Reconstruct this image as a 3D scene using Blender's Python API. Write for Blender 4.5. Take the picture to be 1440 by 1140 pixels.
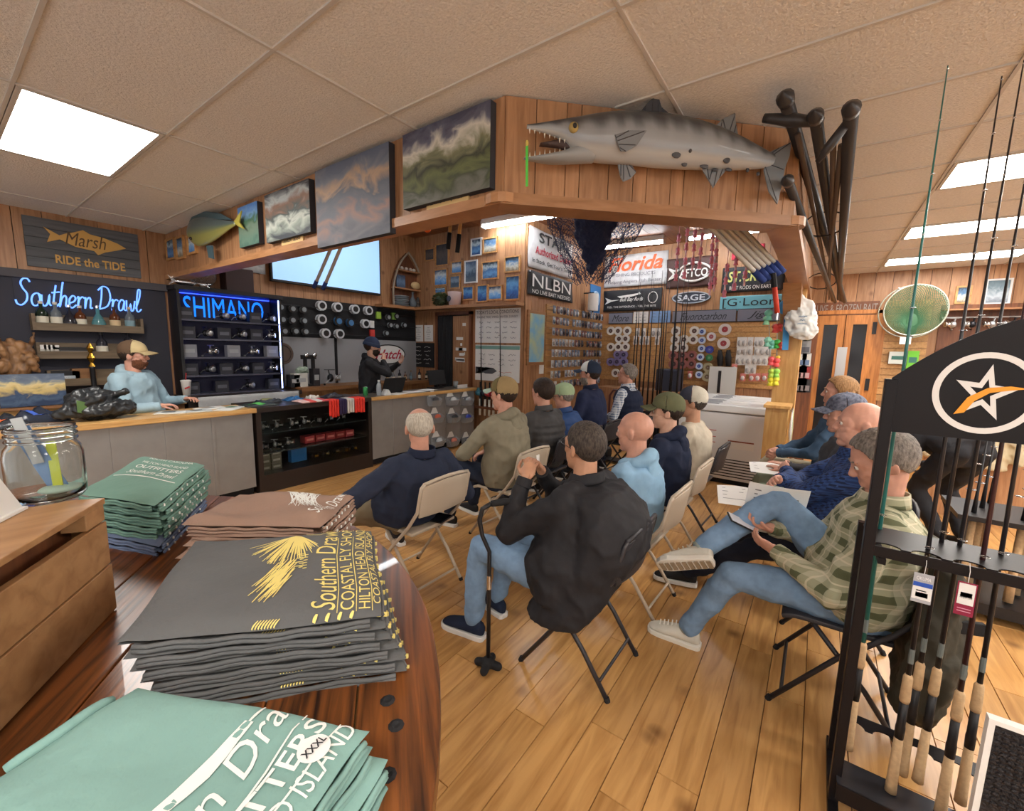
import bpy, bmesh, math, random
from mathutils import Vector, Matrix
random.seed(7)
PI = math.pi
for o in list(bpy.data.objects): bpy.data.objects.remove(o, do_unlink=True)
scene = bpy.context.scene
col = scene.collection

# ------------------------------------------------------------------ camera
CAM_H = 1.62
F_PX = 595.8
PITCH, YAW, ROLL = math.radians(7.655), math.radians(35.684), math.radians(1.237)
fw = Vector((math.cos(YAW)*math.cos(PITCH), math.sin(YAW)*math.cos(PITCH), -math.sin(PITCH)))
rt0 = Vector((math.sin(YAW), -math.cos(YAW), 0)); up0 = rt0.cross(fw)
rt = rt0*math.cos(ROLL) + up0*math.sin(ROLL); upv = up0*math.cos(ROLL) - rt0*math.sin(ROLL)
cam_data = bpy.data.cameras.new('camera'); cam = bpy.data.objects.new('camera', cam_data); col.objects.link(cam)
cam_data.sensor_width = 36.0; cam_data.sensor_fit = 'HORIZONTAL'; cam_data.lens = F_PX/1440*36.0
cam_data.clip_start = 0.02
cam.matrix_world = Matrix(((rt.x, upv.x, -fw.x, 0), (rt.y, upv.y, -fw.y, 0), (rt.z, upv.z, -fw.z, CAM_H), (0, 0, 0, 1)))
scene.camera = cam

# ------------------------------------------------------------------ world and exposure
world = bpy.data.worlds.new('world'); scene.world = world; world.use_nodes = True
world.node_tree.nodes['Background'].inputs[0].default_value = (0.95, 0.98, 1.0, 1)
world.node_tree.nodes['Background'].inputs[1].default_value = 1.8
vs = scene.view_settings
vs.view_transform = 'Standard'; vs.look = 'None'; vs.gamma = 1.0; vs.use_curve_mapping = False
vs.exposure = -0.1
PANEL_EMIT = 30.0      # ceiling troffers
STRIP_EMIT = 42.0      # bare fluorescent strips in the raised bay

# ------------------------------------------------------------------ pixel to place
def ray(px, py): return fw + rt*((px-720)/F_PX) - upv*((py-570)/F_PX)
def hit(px, py, ax, v):
    d = ray(px, py); o = Vector((0, 0, CAM_H)); t = (v-o[ax])/d[ax]
    return o + d*t
def hx(px, py, v): return hit(px, py, 0, v)
def hy(px, py, v): return hit(px, py, 1, v)
def hz(px, py, v): return hit(px, py, 2, v)

# ------------------------------------------------------------------ mesh helpers
class MB:
    def __init__(s): s.v = []; s.f = []
    def add(s, vs_, fs):
        n = len(s.v); s.v += [tuple(v) for v in vs_]; s.f += [tuple(i+n for i in f) for f in fs]; return s
    def box(s, c, d, rz=0, m=None):
        hx_, hy_, hz_ = d[0]/2, d[1]/2, d[2]/2
        vs_ = [Vector((x*hx_, y*hy_, z*hz_)) for z in (-1, 1) for y in (-1, 1) for x in (-1, 1)]
        if rz: R = Matrix.Rotation(rz, 3, 'Z'); vs_ = [R@v for v in vs_]
        if m is not None: vs_ = [m@v for v in vs_]
        vs_ = [v+Vector(c) for v in vs_]
        return s.add(vs_, [(0, 2, 3, 1), (4, 5, 7, 6), (0, 1, 5, 4), (2, 6, 7, 3), (0, 4, 6, 2), (1, 3, 7, 5)])
    def bx(s, x0, x1, y0, y1, z0, z1): return s.box(((x0+x1)/2, (y0+y1)/2, (z0+z1)/2), (abs(x1-x0), abs(y1-y0), abs(z1-z0)))
    def bar(s, a, b, w, h=None, up=(0, 0, 1)):
        a, b = Vector(a), Vector(b); d = (b-a); L = d.length; d.normalize(); u = Vector(up)
        if abs(d.dot(u)) > .98: u = Vector((1, 0, 0))
        r = d.cross(u).normalized(); u = r.cross(d); h = h or w
        vs_ = [p + r*(i*w/2) + u*(j*h/2) for p in (a, b) for i, j in ((-1, -1), (1, -1), (1, 1), (-1, 1))]
        return s.add(vs_, [(0, 1, 2, 3), (7, 6, 5, 4), (0, 4, 5, 1), (1, 5, 6, 2), (2, 6, 7, 3), (3, 7, 4, 0)])
    def tube(s, pts, r, n=8, closed=False):
        pts = [Vector(p) for p in pts]; k = len(pts)
        rs = r if isinstance(r, (list, tuple)) else [r]*k
        t0 = (pts[1]-pts[0]).normalized(); u = Vector((0, 0, 1)) if abs(t0.z) < .9 else Vector((1, 0, 0))
        a = t0.cross(u).normalized(); vs_ = []
        for i, p in enumerate(pts):
            if closed: t = pts[(i+1) % k]-pts[i-1]
            else: t = pts[min(i+1, k-1)]-pts[max(i-1, 0)]
            t.normalize(); a = (a - t*a.dot(t)).normalized(); b = t.cross(a)
            for j in range(n):
                q = 2*PI*j/n; vs_.append(p + (a*math.cos(q)+b*math.sin(q))*rs[i])
        fs = []
        for i in range(k if closed else k-1):
            i2 = (i+1) % k
            for j in range(n): j2 = (j+1) % n; fs.append((i*n+j, i*n+j2, i2*n+j2, i2*n+j))
        if not closed: fs += [tuple(range(n))[::-1], tuple((k-1)*n+j for j in range(n))]
        return s.add(vs_, fs)
    def cyl(s, a, b, r, r2=None, n=16): return s.tube([a, b], [r, r if r2 is None else r2], n)
    def lathe(s, prof, c=(0, 0, 0), n=20, m=None, cap=True):
        vs_ = []; c = Vector(c)
        for r, z in prof:
            for j in range(n):
                q = 2*PI*j/n; p = Vector((r*math.cos(q), r*math.sin(q), z))
                vs_.append((m@p if m is not None else p)+c)
        fs = []
        for i in range(len(prof)-1):
            for j in range(n): j2 = (j+1) % n; fs.append((i*n+j, i*n+j2, (i+1)*n+j2, (i+1)*n+j))
        if cap: fs += [tuple(range(n))[::-1], tuple((len(prof)-1)*n+j for j in range(n))]
        return s.add(vs_, fs)
    def ell(s, c, r, m=None, nu=16, nv=10):
        c = Vector(c); prof = [(math.sin(PI*i/nv), -math.cos(PI*i/nv)) for i in range(1, nv)]
        vs_ = []
        def T(p):
            p = Vector((p[0]*r[0], p[1]*r[1], p[2]*r[2])); return (m@p if m is not None else p)+c
        vs_.append(T((0, 0, -1)))
        for a, z in prof:
            for j in range(nu): vs_.append(T((a*math.cos(2*PI*j/nu), a*math.sin(2*PI*j/nu), z)))
        vs_.append(T((0, 0, 1))); fs = []; k = len(prof)
        for j in range(nu):
            j2 = (j+1) % nu; fs.append((0, 1+j2, 1+j))
            for i in range(k-1): fs.append((1+i*nu+j, 1+i*nu+j2, 1+(i+1)*nu+j2, 1+(i+1)*nu+j))
            fs.append((1+(k-1)*nu+j, 1+(k-1)*nu+j2, 1+k*nu))
        return s.add(vs_, fs)
    def cap2(s, a, b, ra, rb, n=12):      # tapered capsule
        a, b = Vector(a), Vector(b); d = b-a; L = max(d.length, 1e-5); d = d/L; pts = []; rs = []
        for i in range(1, 5): q = PI/2*i/4; pts.append(a-d*ra*math.cos(q)); rs.append(max(ra*math.sin(q), .001))
        for i in range(0, 4): q = PI/2*i/4; pts.append(b+d*rb*math.sin(q)); rs.append(max(rb*math.cos(q), .001))
        pts.append(b+d*rb); rs.append(.0008)
        return s.tube([a-d*ra]+pts, [.0008]+rs, n)
    def rings(s, rs):                      # rs: list of (center, vecA, vecB) elliptical rings, capped with points
        n = 20; vs_ = []
        for c, a, b in rs:
            for j in range(n): q = 2*PI*j/n; vs_.append(Vector(c)+Vector(a)*math.cos(q)+Vector(b)*math.sin(q))
        fs = []
        for i in range(len(rs)-1):
            for j in range(n): j2 = (j+1) % n; fs.append((i*n+j, i*n+j2, (i+1)*n+j2, (i+1)*n+j))
        fs += [tuple(range(n))[::-1], tuple((len(rs)-1)*n+j for j in range(n))]
        return s.add(vs_, fs)
    def prism(s, poly, o, R, U, t):        # polygon (2-D points) in plane o + R*x + U*y, extruded by vector t
        o, R, U, t = Vector(o), Vector(R), Vector(U), Vector(t); n = len(poly)
        fr = [o+R*x+U*y for x, y in poly]; s.add(fr+[p+t for p in fr], [tuple(range(n)), tuple(range(2*n-1, n-1, -1))]+[(i, i+n, (i+1) % n+n, (i+1) % n) for i in range(n)])
        return s
    def grid(s, nu, nv, fn):
        vs_ = [fn(i/nu, j/nv) for j in range(nv+1) for i in range(nu+1)]
        return s.add(vs_, [(j*(nu+1)+i, j*(nu+1)+i+1, (j+1)*(nu+1)+i+1, (j+1)*(nu+1)+i) for j in range(nv) for i in range(nu)])
    def mesh(s, name, smooth=False):
        me = bpy.data.meshes.new(name); me.from_pydata(s.v, [], s.f)
        bm = bmesh.new(); bm.from_mesh(me); bmesh.ops.recalc_face_normals(bm, faces=bm.faces); bm.to_mesh(me); bm.free()
        if smooth:
            for p in me.polygons: p.use_smooth = True
        return me

def thing(name, label, cat, loc=(0, 0, 0), rz=0, group=None):
    o = bpy.data.objects.new(name, None); col.objects.link(o); o.location = loc; o.rotation_euler = (0, 0, rz); o.empty_display_size = .05
    return tag(o, label, cat, group)
def tag(o, label, cat, group=None):
    o['label'] = label; o['category'] = cat
    if group: o['group'] = group
    return o
def obj(name, m, mat=None, parent=None, world=True, smooth=False, bevel=0, sub=0, solid=0):
    me = m.mesh(name, smooth) if isinstance(m, MB) else m
    o = bpy.data.objects.new(name, me); col.objects.link(o)
    if mat is not None and len(me.materials) == 0: me.materials.append(mat)
    if parent is not None:
        o.parent = parent
        if world: o.matrix_parent_inverse = wmat(parent).inverted()
    if solid: md = o.modifiers.new('solid', 'SOLIDIFY'); md.thickness = solid; md.offset = 0
    if bevel:
        md = o.modifiers.new('bevel', 'BEVEL'); md.width = bevel; md.segments = 2; md.limit_method = 'ANGLE'
    if sub: md = o.modifiers.new('sub', 'SUBSURF'); md.levels = sub; md.render_levels = sub
    return o
def wmat(o):
    m = o.matrix_basis.copy()
    return (wmat(o.parent) @ o.matrix_parent_inverse @ m) if o.parent else m
def struct(o, kind='structure'): o['kind'] = kind; return o
def copy_tree(root, loc=None, rz=None, label=None, group=None, parent=None):
    c = root.copy(); col.objects.link(c)
    if parent is not None: c.parent = parent
    if loc is not None: c.location = loc
    if rz is not None: c.rotation_euler = (0, 0, rz)
    if label: c['label'] = label
    if group: c['group'] = group
    for ch in list(root.children): copy_tree(ch, parent=c)
    return c

# ------------------------------------------------------------------ lettering (flat print, fitted to a box)
FONTS = []
def text(parent, name, s, mat, c, R, U, w, h, ext=0.0015, shear=0, bold=0.0, keep=False):
    """words s centred at c in the plane of R (reading direction) and U (up), fitted to w x h metres"""
    cu = bpy.data.curves.new(name, 'FONT'); cu.body = s; cu.align_x = 'CENTER'; cu.size = 1; cu.shear = shear; cu.offset = 0 if set(s) & set('MWNmw') else min(bold, .022); cu.resolution_u = 3
    o = bpy.data.objects.new(name+'_curve', cu); col.objects.link(o)
    FONTS.append((o, parent, name, mat, Vector(c), Vector(R).normalized(), Vector(U).normalized(), w, h, ext, None)); return FONTS[-1]
PENDING = []   # objects whose modifiers are frozen at the end

# ------------------------------------------------------------------ materials
MATS = {}
def mat(name, c, rough=.6, metal=0, emit=0, bump=0, bscale=200, var=0, vscale=3, trans=0, alpha=1, coat=0, objvar=0, stretch=None, c2=None, ior=1.45, spec=.5):
    if name in MATS: return MATS[name]
    m = bpy.data.materials.new(name); m.use_nodes = True; MATS[name] = m
    nt = m.node_tree; N = nt.nodes; L = nt.links; b = N['Principled BSDF']
    c = tuple(c)+(1,)
    b.inputs['Base Color'].default_value = c; b.inputs['Roughness'].default_value = rough; b.inputs['Metallic'].default_value = metal
    b.inputs['IOR'].default_value = ior; b.inputs['Transmission Weight'].default_value = trans; b.inputs['Alpha'].default_value = alpha
    b.inputs['Coat Weight'].default_value = coat; b.inputs['Specular IOR Level'].default_value = spec
    if emit:
        b.inputs['Emission Color'].default_value = c; b.inputs['Emission Strength'].default_value = emit
    src = None
    if bump or var or c2:
        tc = N.new('ShaderNodeTexCoord'); mp = N.new('ShaderNodeMapping'); L.new(tc.outputs['Object'], mp.inputs[0])
        if stretch: mp.inputs['Scale'].default_value = stretch
        vec = mp.outputs[0]
        if objvar:
            oi = N.new('ShaderNodeObjectInfo'); ad = N.new('ShaderNodeVectorMath'); ad.operation = 'MULTIPLY_ADD'
            L.new(oi.outputs['Random'], ad.inputs[0]); ad.inputs[1].default_value = (37, 53, 71); L.new(vec, ad.inputs[2]); vec = ad.outputs[0]
    if var or c2:
        nz = N.new('ShaderNodeTexNoise'); nz.inputs['Scale'].default_value = vscale; nz.inputs['Detail'].default_value = 5; L.new(vec, nz.inputs['Vector'])
        cr = N.new('ShaderNodeValToRGB'); cr.color_ramp.elements[0].position = .32; cr.color_ramp.elements[1].position = .68
        d = c2 if c2 else tuple(x*(1-var) for x in c[:3])
        cr.color_ramp.elements[0].color = tuple(d)+(1,); cr.color_ramp.elements[1].color = c
        L.new(nz.outputs[0], cr.inputs[0]); src = cr.outputs[0]
    if objvar:
        oi = N.new('ShaderNodeObjectInfo'); mr = N.new('ShaderNodeMapRange'); mr.inputs[3].default_value = 1-objvar; mr.inputs[4].default_value = 1+objvar*.6
        L.new(oi.outputs['Random'], mr.inputs[0]); mx = N.new('ShaderNodeVectorMath'); mx.operation = 'SCALE'
        if src: L.new(src, mx.inputs[0])
        else: mx.inputs[0].default_value = c[:3]
        L.new(mr.outputs[0], mx.inputs['Scale']); src = mx.outputs[0]
    if src: L.new(src, b.inputs['Base Color'])
    if bump:
        nb = N.new('ShaderNodeTexNoise'); nb.inputs['Scale'].default_value = bscale; nb.inputs['Detail'].default_value = 4; L.new(vec, nb.inputs['Vector'])
        bp = N.new('ShaderNodeBump'); bp.inputs['Strength'].default_value = bump; bp.inputs['Distance'].default_value = .01
        L.new(nb.outputs[0], bp.inputs['Height']); L.new(bp.outputs[0], b.inputs['Normal'])
    return m
def srgb(r, g, b):
    f = lambda c: (c/12.92 if c <= .04045 else ((c+.055)/1.055)**2.4)
    return tuple(f(x/255) for x in (r, g, b))
def wood(name, c, c2, stretch, rough=.5, objvar=.18, scale=1.0, coat=0, knots=False, bump=.08):
    """grain stretched along one axis; 'stretch' is the mapping scale (small along the grain)"""
    if name in MATS: return MATS[name]
    m = mat(name, c, rough=rough, coat=coat); nt = m.node_tree; N = nt.nodes; L = nt.links; b = N['Principled BSDF']
    tc = N.new('ShaderNodeTexCoord'); mp = N.new('ShaderNodeMapping'); mp.inputs['Scale'].default_value = stretch; L.new(tc.outputs['Object'], mp.inputs[0])
    oi = N.new('ShaderNodeObjectInfo'); ad = N.new('ShaderNodeVectorMath'); ad.operation = 'MULTIPLY_ADD'
    L.new(oi.outputs['Random'], ad.inputs[0]); ad.inputs[1].default_value = (91, 67, 43); L.new(mp.outputs[0], ad.inputs[2])
    nz = N.new('ShaderNodeTexNoise'); nz.inputs['Scale'].default_value = 6*scale; nz.inputs['Detail'].default_value = 6; nz.inputs['Distortion'].default_value = .6; L.new(ad.outputs[0], nz.inputs['Vector'])
    cr = N.new('ShaderNodeValToRGB'); e = cr.color_ramp.elements; e[0].position = .3; e[0].color = tuple(c2)+(1,); e[1].position = .62; e[1].color = tuple(c)+(1,)
    L.new(nz.outputs[0], cr.inputs[0])
    mr = N.new('ShaderNodeMapRange'); mr.inputs[3].default_value = 1-objvar; mr.inputs[4].default_value = 1+objvar*.6; L.new(oi.outputs['Random'], mr.inputs[0])
    mx = N.new('ShaderNodeVectorMath'); mx.operation = 'SCALE'; L.new(cr.outputs[0], mx.inputs[0]); L.new(mr.outputs[0], mx.inputs['Scale']); out = mx.outputs[0]
    if knots:
        mp2 = N.new('ShaderNodeMapping'); L.new(tc.outputs['Object'], mp2.inputs[0]); mp2.inputs['Scale'].default_value = tuple(max(.35, min(1, s*2)) for s in stretch)
        ad2 = N.new('ShaderNodeVectorMath'); ad2.operation = 'MULTIPLY_ADD'; L.new(oi.outputs['Random'], ad2.inputs[0]); ad2.inputs[1].default_value = (17, 29, 31); L.new(mp2.outputs[0], ad2.inputs[2])
        vo = N.new('ShaderNodeTexVoronoi'); vo.inputs['Scale'].default_value = 3.2; L.new(ad2.outputs[0], vo.inputs['Vector'])
        kr = N.new('ShaderNodeValToRGB'); k = kr.color_ramp.elements; k[0].position = .02; k[0].color = (.28, .2, .16, 1); k[1].position = .16; k[1].color = (1, 1, 1, 1); L.new(vo.outputs['Distance'], kr.inputs[0])
        mm = N.new('ShaderNodeMix'); mm.data_type = 'RGBA'; mm.blend_type = 'MULTIPLY'; mm.inputs[0].default_value = .8
        L.new(out, mm.inputs[6]); L.new(kr.outputs[0], mm.inputs[7]); out = mm.outputs[2]
    L.new(out, b.inputs['Base Color'])
    if bump:
        bp = N.new('ShaderNodeBump'); bp.inputs['Strength'].default_value = bump; bp.inputs['Distance'].default_value = .004; L.new(nz.outputs[0], bp.inputs['Height']); L.new(bp.outputs[0], b.inputs['Normal'])
    return m
def checks(name, base, c1, c2, period, wide=.5, rough=.85, axes=('Z', 'X'), thin=None):
    """woven check: two stripe sets crossing, in object space"""
    if name in MATS: return MATS[name]
    m = mat(name, base, rough=rough); nt = m.node_tree; N = nt.nodes; L = nt.links; b = N['Principled BSDF']
    tc = N.new('ShaderNodeTexCoord'); sp = N.new('ShaderNodeSeparateXYZ'); L.new(tc.outputs['Object'], sp.inputs[0])
    nz = N.new('ShaderNodeTexNoise'); nz.inputs['Scale'].default_value = 6; L.new(tc.outputs['Object'], nz.inputs['Vector'])
    def math_(op, a, bb=None):
        n = N.new('ShaderNodeMath'); n.operation = op
        for i, x in enumerate((a, bb)):
            if x is None: continue
            if hasattr(x, 'links'): L.new(x, n.inputs[i])
            else: n.inputs[i].default_value = x
        return n.outputs[0]
    wob = math_('MULTIPLY', nz.outputs[0], period*.35)
    def stripe(ax, w, off=0.0):
        if ax == 'XY': v = math_('ADD', sp.outputs['X'], sp.outputs['Y'])
        else: v = sp.outputs[ax]
        v = math_('ADD', v, wob); v = math_('DIVIDE', v, period); v = math_('ADD', v, off); v = math_('FRACT', v); return math_('LESS_THAN', v, w)
    s1 = stripe(axes[0], wide); s2 = stripe(axes[1], wide)
    def mixc(f, a, bcol):
        n = N.new('ShaderNodeMix'); n.data_type = 'RGBA'; L.new(f, n.inputs[0])
        for i, x in ((6, a), (7, bcol)):
            if hasattr(x, 'links'): L.new(x, n.inputs[i])
            else: n.inputs[i].default_value = tuple(x)+(1,)
        return n.outputs[2]
    h1 = math_('MULTIPLY', math_('ADD', s1, s2), .5)
    col_ = mixc(h1, base, c1)
    both = math_('MULTIPLY', s1, s2); col_ = mixc(both, col_, c2)
    if thin:
        t = math_('MAXIMUM', stripe(axes[0], .07, .3), stripe(axes[1], .07, .3)); col_ = mixc(math_('MULTIPLY', t, .7), col_, thin)
    L.new(col_, b.inputs['Base Color'])
    return m
W_BOARD = wood('wall_board_wood', srgb(176, 130, 92), srgb(146, 102, 68), (5, 5, .5), rough=.45, knots=True)
W_TRIM = wood('trim_wood', srgb(174, 126, 86), srgb(150, 104, 66), (.8, .8, 5), rough=.4)
W_DARKBOARD = wood('dark_board_wood', srgb(120, 72, 44), srgb(92, 54, 34), (5, 5, .5), rough=.5)
W_PINE = wood('pine_wood', srgb(214, 168, 104), srgb(188, 138, 78), (5, 5, .6), rough=.45)
W_EDGE = wood('counter_edge_wood', srgb(216, 172, 108), srgb(186, 138, 80), (.6, 4, 8), rough=.35)
W_FLOOR = wood('floor_plank_wood', srgb(200, 152, 94), srgb(166, 118, 66), (.55, 5, 5), rough=.28, objvar=.16, knots=True, scale=.9, bump=.03)
BLACK = mat('black_satin', srgb(28, 26, 28), rough=.45)
BLACKM = mat('black_matte', srgb(26, 25, 27), rough=.8)
WHITE = mat('white_plain', srgb(228, 226, 222), rough=.6)
CHROME = mat('bright_metal', (.75, .75, .76), rough=.2, metal=1)
STEEL = mat('dull_metal', (.5, .5, .5), rough=.4, metal=.9)
GLASS = mat('clear_glass', (.95, .97, .97), rough=.02, trans=1.0, ior=1.3)
def col_mat(r, g, b, rough=.7, **k): return mat('paint_%d_%d_%d_%d' % (r, g, b, int(rough*100)), srgb(r, g, b), rough=rough, **k)
# ================================================================== the shell of the shop
CEIL = 2.86; CEIL_IN = 3.65
XB, YD, XD = 1.816, 0.20, 3.0        # beam plane, far side-beam plane, end of the diagonal
YB = 6.40                             # back wall
XP, YP = 5.67, 3.87                   # photo wall plane, banner wall plane
XF = 8.50                             # far wall plane
XMIN, YMIN = -2.6, -4.2
M_GAP = mat('shadow_gap_backing', srgb(58, 36, 24), rough=.9)
M_WALLP = mat('plain_wall_paint', srgb(222, 216, 208), rough=.8)

# floor: every plank in view its own piece
floor = struct(obj('floor', MB().bx(XMIN, 9.2, YMIN, 6.6, -.12, -.006), mat('floor_gap', srgb(92, 60, 34), rough=.8)))
PL, PW = 1.22, .152
def plank_mesh(L, W, name='floor_plank'):
    b = .0015; z0, z1 = -.006, 0.0
    mb = MB(); x, y = L/2-.0008, W/2-.0008
    vs_ = [(-x, -y, z0), (x, -y, z0), (x, y, z0), (-x, y, z0), (-x+b, -y+b, z1), (x-b, -y+b, z1), (x-b, y-b, z1), (-x+b, y-b, z1)]
    mb.add(vs_, [(4, 5, 6, 7), (0, 1, 5, 4), (1, 2, 6, 5), (2, 3, 7, 6), (3, 0, 4, 7)]); return mb
pm = plank_mesh(PL, PW).mesh('floor_plank'); pm.materials.append(W_FLOOR)
rng = random.Random(3); far = []; n = 0
ny = int((6.4-YMIN)/PW)+1; cells = []
for j in range(ny):
    y = YMIN+PW*(j+.5); off = rng.random()*PL
    for i in range(-1, 10):
        x = XMIN+off+PL*i
        if x < XMIN-.5 or x > 9.2: continue
        d = x*.811+y*.585; side = x*.585-y*.811
        vis = d > .6 and abs(side) < d*1.25+.5 and y < 4.8
        hid = (x < .9 and y > .8) or x > 6.5 or (y > 3.2)
        cells.append(((0 if (vis and not hid) else 1), d if d > 0 else 50-d, x, y))
cells.sort()
fmb = MB(); k = 0
for c, d, x, y in cells:
    if c == 0 and k < 290:
        p = obj('floor_plank', pm, None, floor); p.location = (x, y, 0); k += 1
    else: m_ = plank_mesh(PL, PW); fmb.add([(a+x, b+y, z) for a, b, z in m_.v], m_.f)
rest = obj('floor_plank_rest', fmb, W_FLOOR, floor); rest['kind'] = 'stuff'

# ceiling: dropped grid with lay-in tiles
GX = [-2.66, -2.05, -1.44, -.83, -.22, .39, 1.004, 1.615, 2.22, 2.83, 3.41, 3.99, 4.57, 5.14, 5.70, 6.26, 6.82, 7.38, 7.93, 8.5]
GY = [-4.42, -3.14, -1.86, -.57, .715, 2.017, 3.34, 4.56, 5.84, 6.42]
M_TILE = mat('ceiling_tile_mineral', srgb(236, 230, 222), rough=.95, bump=.7, bscale=90, var=.13, vscale=75, objvar=.03)
M_GRID = mat('ceiling_grid_paint', srgb(204, 196, 186), rough=.7)
M_LAMP = mat('troffer_lens', (1, .97, .92), emit=PANEL_EMIT)
M_TUBE = mat('strip_lens', (.93, .97, 1), emit=STRIP_EMIT)
ceiling = struct(obj('ceiling', MB().bx(XMIN, XB+.1, YMIN, 6.5, CEIL+.02, CEIL+.12).bx(XB+.1, 9.0, YMIN, YD+.1, CEIL+.02, CEIL+.12).prism([(XB+.1, YD+.1), (XD+.15, YD+.1), (XB+.1, 1.38+.15)], (0, 0, CEIL+.02), (1, 0, 0), (0, 1, 0), (0, 0, .1)), M_TILE))
def clip(poly, a, b, c):     # keep a*x+b*y <= c
    out = []
    for i in range(len(poly)):
        p, q = poly[i], poly[(i+1) % len(poly)]; dp, dq = a*p[0]+b*p[1]-c, a*q[0]+b*q[1]-c
        if dp <= 0: out.append(p)
        if (dp < 0 < dq) or (dq < 0 < dp): t = dp/(dp-dq); out.append((p[0]+(q[0]-p[0])*t, p[1]+(q[1]-p[1])*t))
    return out
def outer_pieces(poly):
    a = clip(poly, 1, 0, XB+.06); r = clip(poly, -1, 0, -(XB+.06)); b = clip(r, 0, 1, YD+.06); r2 = clip(r, 0, -1, -(YD+.06)); c = clip(r2, 1, 1, 3.2+.06)
    return [p for p in (a, b, c) if len(p) > 2]
LIGHTS = {(5, 6), (11, 2), (14, 2), (17, 2), (2, 3), (8, 1), (0, 1), (4, 1), (13, 0), (8, 0)}
for i in range(len(GX)-1):
    for j in range(len(GY)-1):
        x0, x1, y0, y1 = GX[i]+.003, GX[i+1]-.003, GY[j]+.003, GY[j+1]-.003
        if (i, j) in LIGHTS: continue
        ps = outer_pieces([(x0, y0), (x1, y0), (x1, y1), (x0, y1)])
        if not ps: continue
        mb = MB()
        for p in ps: mb.prism(p, (0, 0, CEIL+.006), (1, 0, 0), (0, 1, 0), (0, 0, .014))
        obj('ceiling_tile', mb, M_TILE, ceiling)
for x in GX:
    y1 = 6.4 if x < XB+.03 else max(YD, 3.2-x)
    obj('grid_bar', MB().bx(x-.008, x+.008, YMIN, y1, CEIL-.002, CEIL+.006), M_GRID, ceiling)
for y in GY:
    x1 = 8.5 if y < YD else max(XB, 3.2-y)
    obj('grid_bar', MB().bx(XMIN, x1, y-.008, y+.008, CEIL-.0025, CEIL+.006), M_GRID, ceiling)
LABEL_LIGHT = {(5, 6): 'bright square ceiling light panel above the back bar with the neon sign', (11, 2): 'bright ceiling light panel nearest the black pole bundle, over the rod rack', (14, 2): 'bright ceiling light panel, middle one of the row beyond the rod rack', (17, 2): 'bright ceiling light panel closest to the wall with the landing nets'}
for (i, j) in sorted(LIGHTS):
    x0, x1, y0, y1 = GX[i]+.012, GX[i+1]-.012, GY[j]+.012, GY[j+1]-.012
    g = None if (i, j) in LABEL_LIGHT else 'ceiling light panels behind the photographer'
    t = thing('ceiling_light', LABEL_LIGHT.get((i, j), 'flat ceiling light panel behind the shirt table'), 'light', ((x0+x1)/2, (y0+y1)/2, CEIL), 0, g)
    obj('light_housing', MB().bx(x0, x1, y0, y1, CEIL+.007, CEIL+.018), WHITE, t)
    w = .022
    fr = MB().bx(x0, x0+w, y0, y1, CEIL-.004, CEIL+.007).bx(x1-w, x1, y0, y1, CEIL-.004, CEIL+.007).bx(x0+w, x1-w, y0, y0+w, CEIL-.004, CEIL+.007).bx(x0+w, x1-w, y1-w, y1, CEIL-.004, CEIL+.007)
    obj('light_frame', fr, M_GRID, t)
    obj('diffuser', MB().bx(x0+w, x1-w, y0+w, y1-w, CEIL-.001, CEIL+.006), M_LAMP, t)

# walls -------------------------------------------------------------
def board_wall(name, axis, v, a0, a1, z0, z1, w, mat_, face, thick=.014, base=.1):
    """structure slab with vertical boards on its face; axis 0: plane x=v, boards step along y; face=-1 or 1 is the side the boards stand on"""
    s0, s1 = (v, v+base) if face < 0 else (v-base, v)
    mb = MB().bx(s0, s1, a0, a1, z0, z1) if axis == 0 else MB().bx(a0, a1, s0, s1, z0, z1)
    root = struct(obj(name, mb, M_GAP))
    n = max(1, round((a1-a0)/w)); ww = (a1-a0)/n; ms = []
    for q in range(3):
        W = ww-.006; L = z1-z0
        mb = MB(); vs_ = []
        mb.bx(-thick, 0, -W/2, W/2, 0, L) if axis == 0 else mb.bx(-W/2, W/2, -thick, 0, 0, L)
        if face > 0: mb.v = [(-a, b, c) for a, b, c in mb.v] if axis == 0 else [(a, -b, c) for a, b, c in mb.v]
        me = mb.mesh('panel_board'); me.materials.append(mat_); ms.append(me)
    for i in range(n):
        p = a0+ww*(i+.5)
        o = obj('panel_board', ms[i % 3], None, root); o.location = (v, p, z0) if axis == 0 else (p, v, z0)
    return root
board_wall('wall_back', 1, YB, XMIN, XP, 0, CEIL_IN, .2, W_BOARD, -1)
board_wall('wall_photo', 0, XP, YP, YB, 0, CEIL_IN, .2, W_BOARD, -1)
board_wall('wall_banner', 1, YP, XP, XF, 0, CEIL_IN, .19, W_BOARD, -1)
board_wall('wall_far', 0, XF, YMIN, YP, 0, CEIL_IN, .2, W_BOARD, -1)
M_PANE = mat('window_pane', (.9, .95, .95), rough=.02, alpha=.12)
wl = MB().bx(XMIN-.1, XMIN, YMIN, YB, 0, .6).bx(XMIN-.1, XMIN, YMIN, YB, 2.6, CEIL); wr_ = MB().bx(XMIN, XF, YMIN-.1, YMIN, 0, .6).bx(XMIN, XF, YMIN-.1, YMIN, 2.6, CEIL)  # unseen walls, opened up for the added daylight windows
for i in range(5): y = YMIN+(YB-YMIN-.3)*i/4; wl.bx(XMIN-.1, XMIN, y, y+.3, .6, 2.6)
for i in range(5): x = XMIN+(XF-XMIN-.3)*i/4; wr_.bx(x, x+.3, YMIN-.1, YMIN, .6, 2.6)
struct(obj('wall_left', wl, M_WALLP)); struct(obj('wall_right', wr_, M_WALLP))
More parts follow.
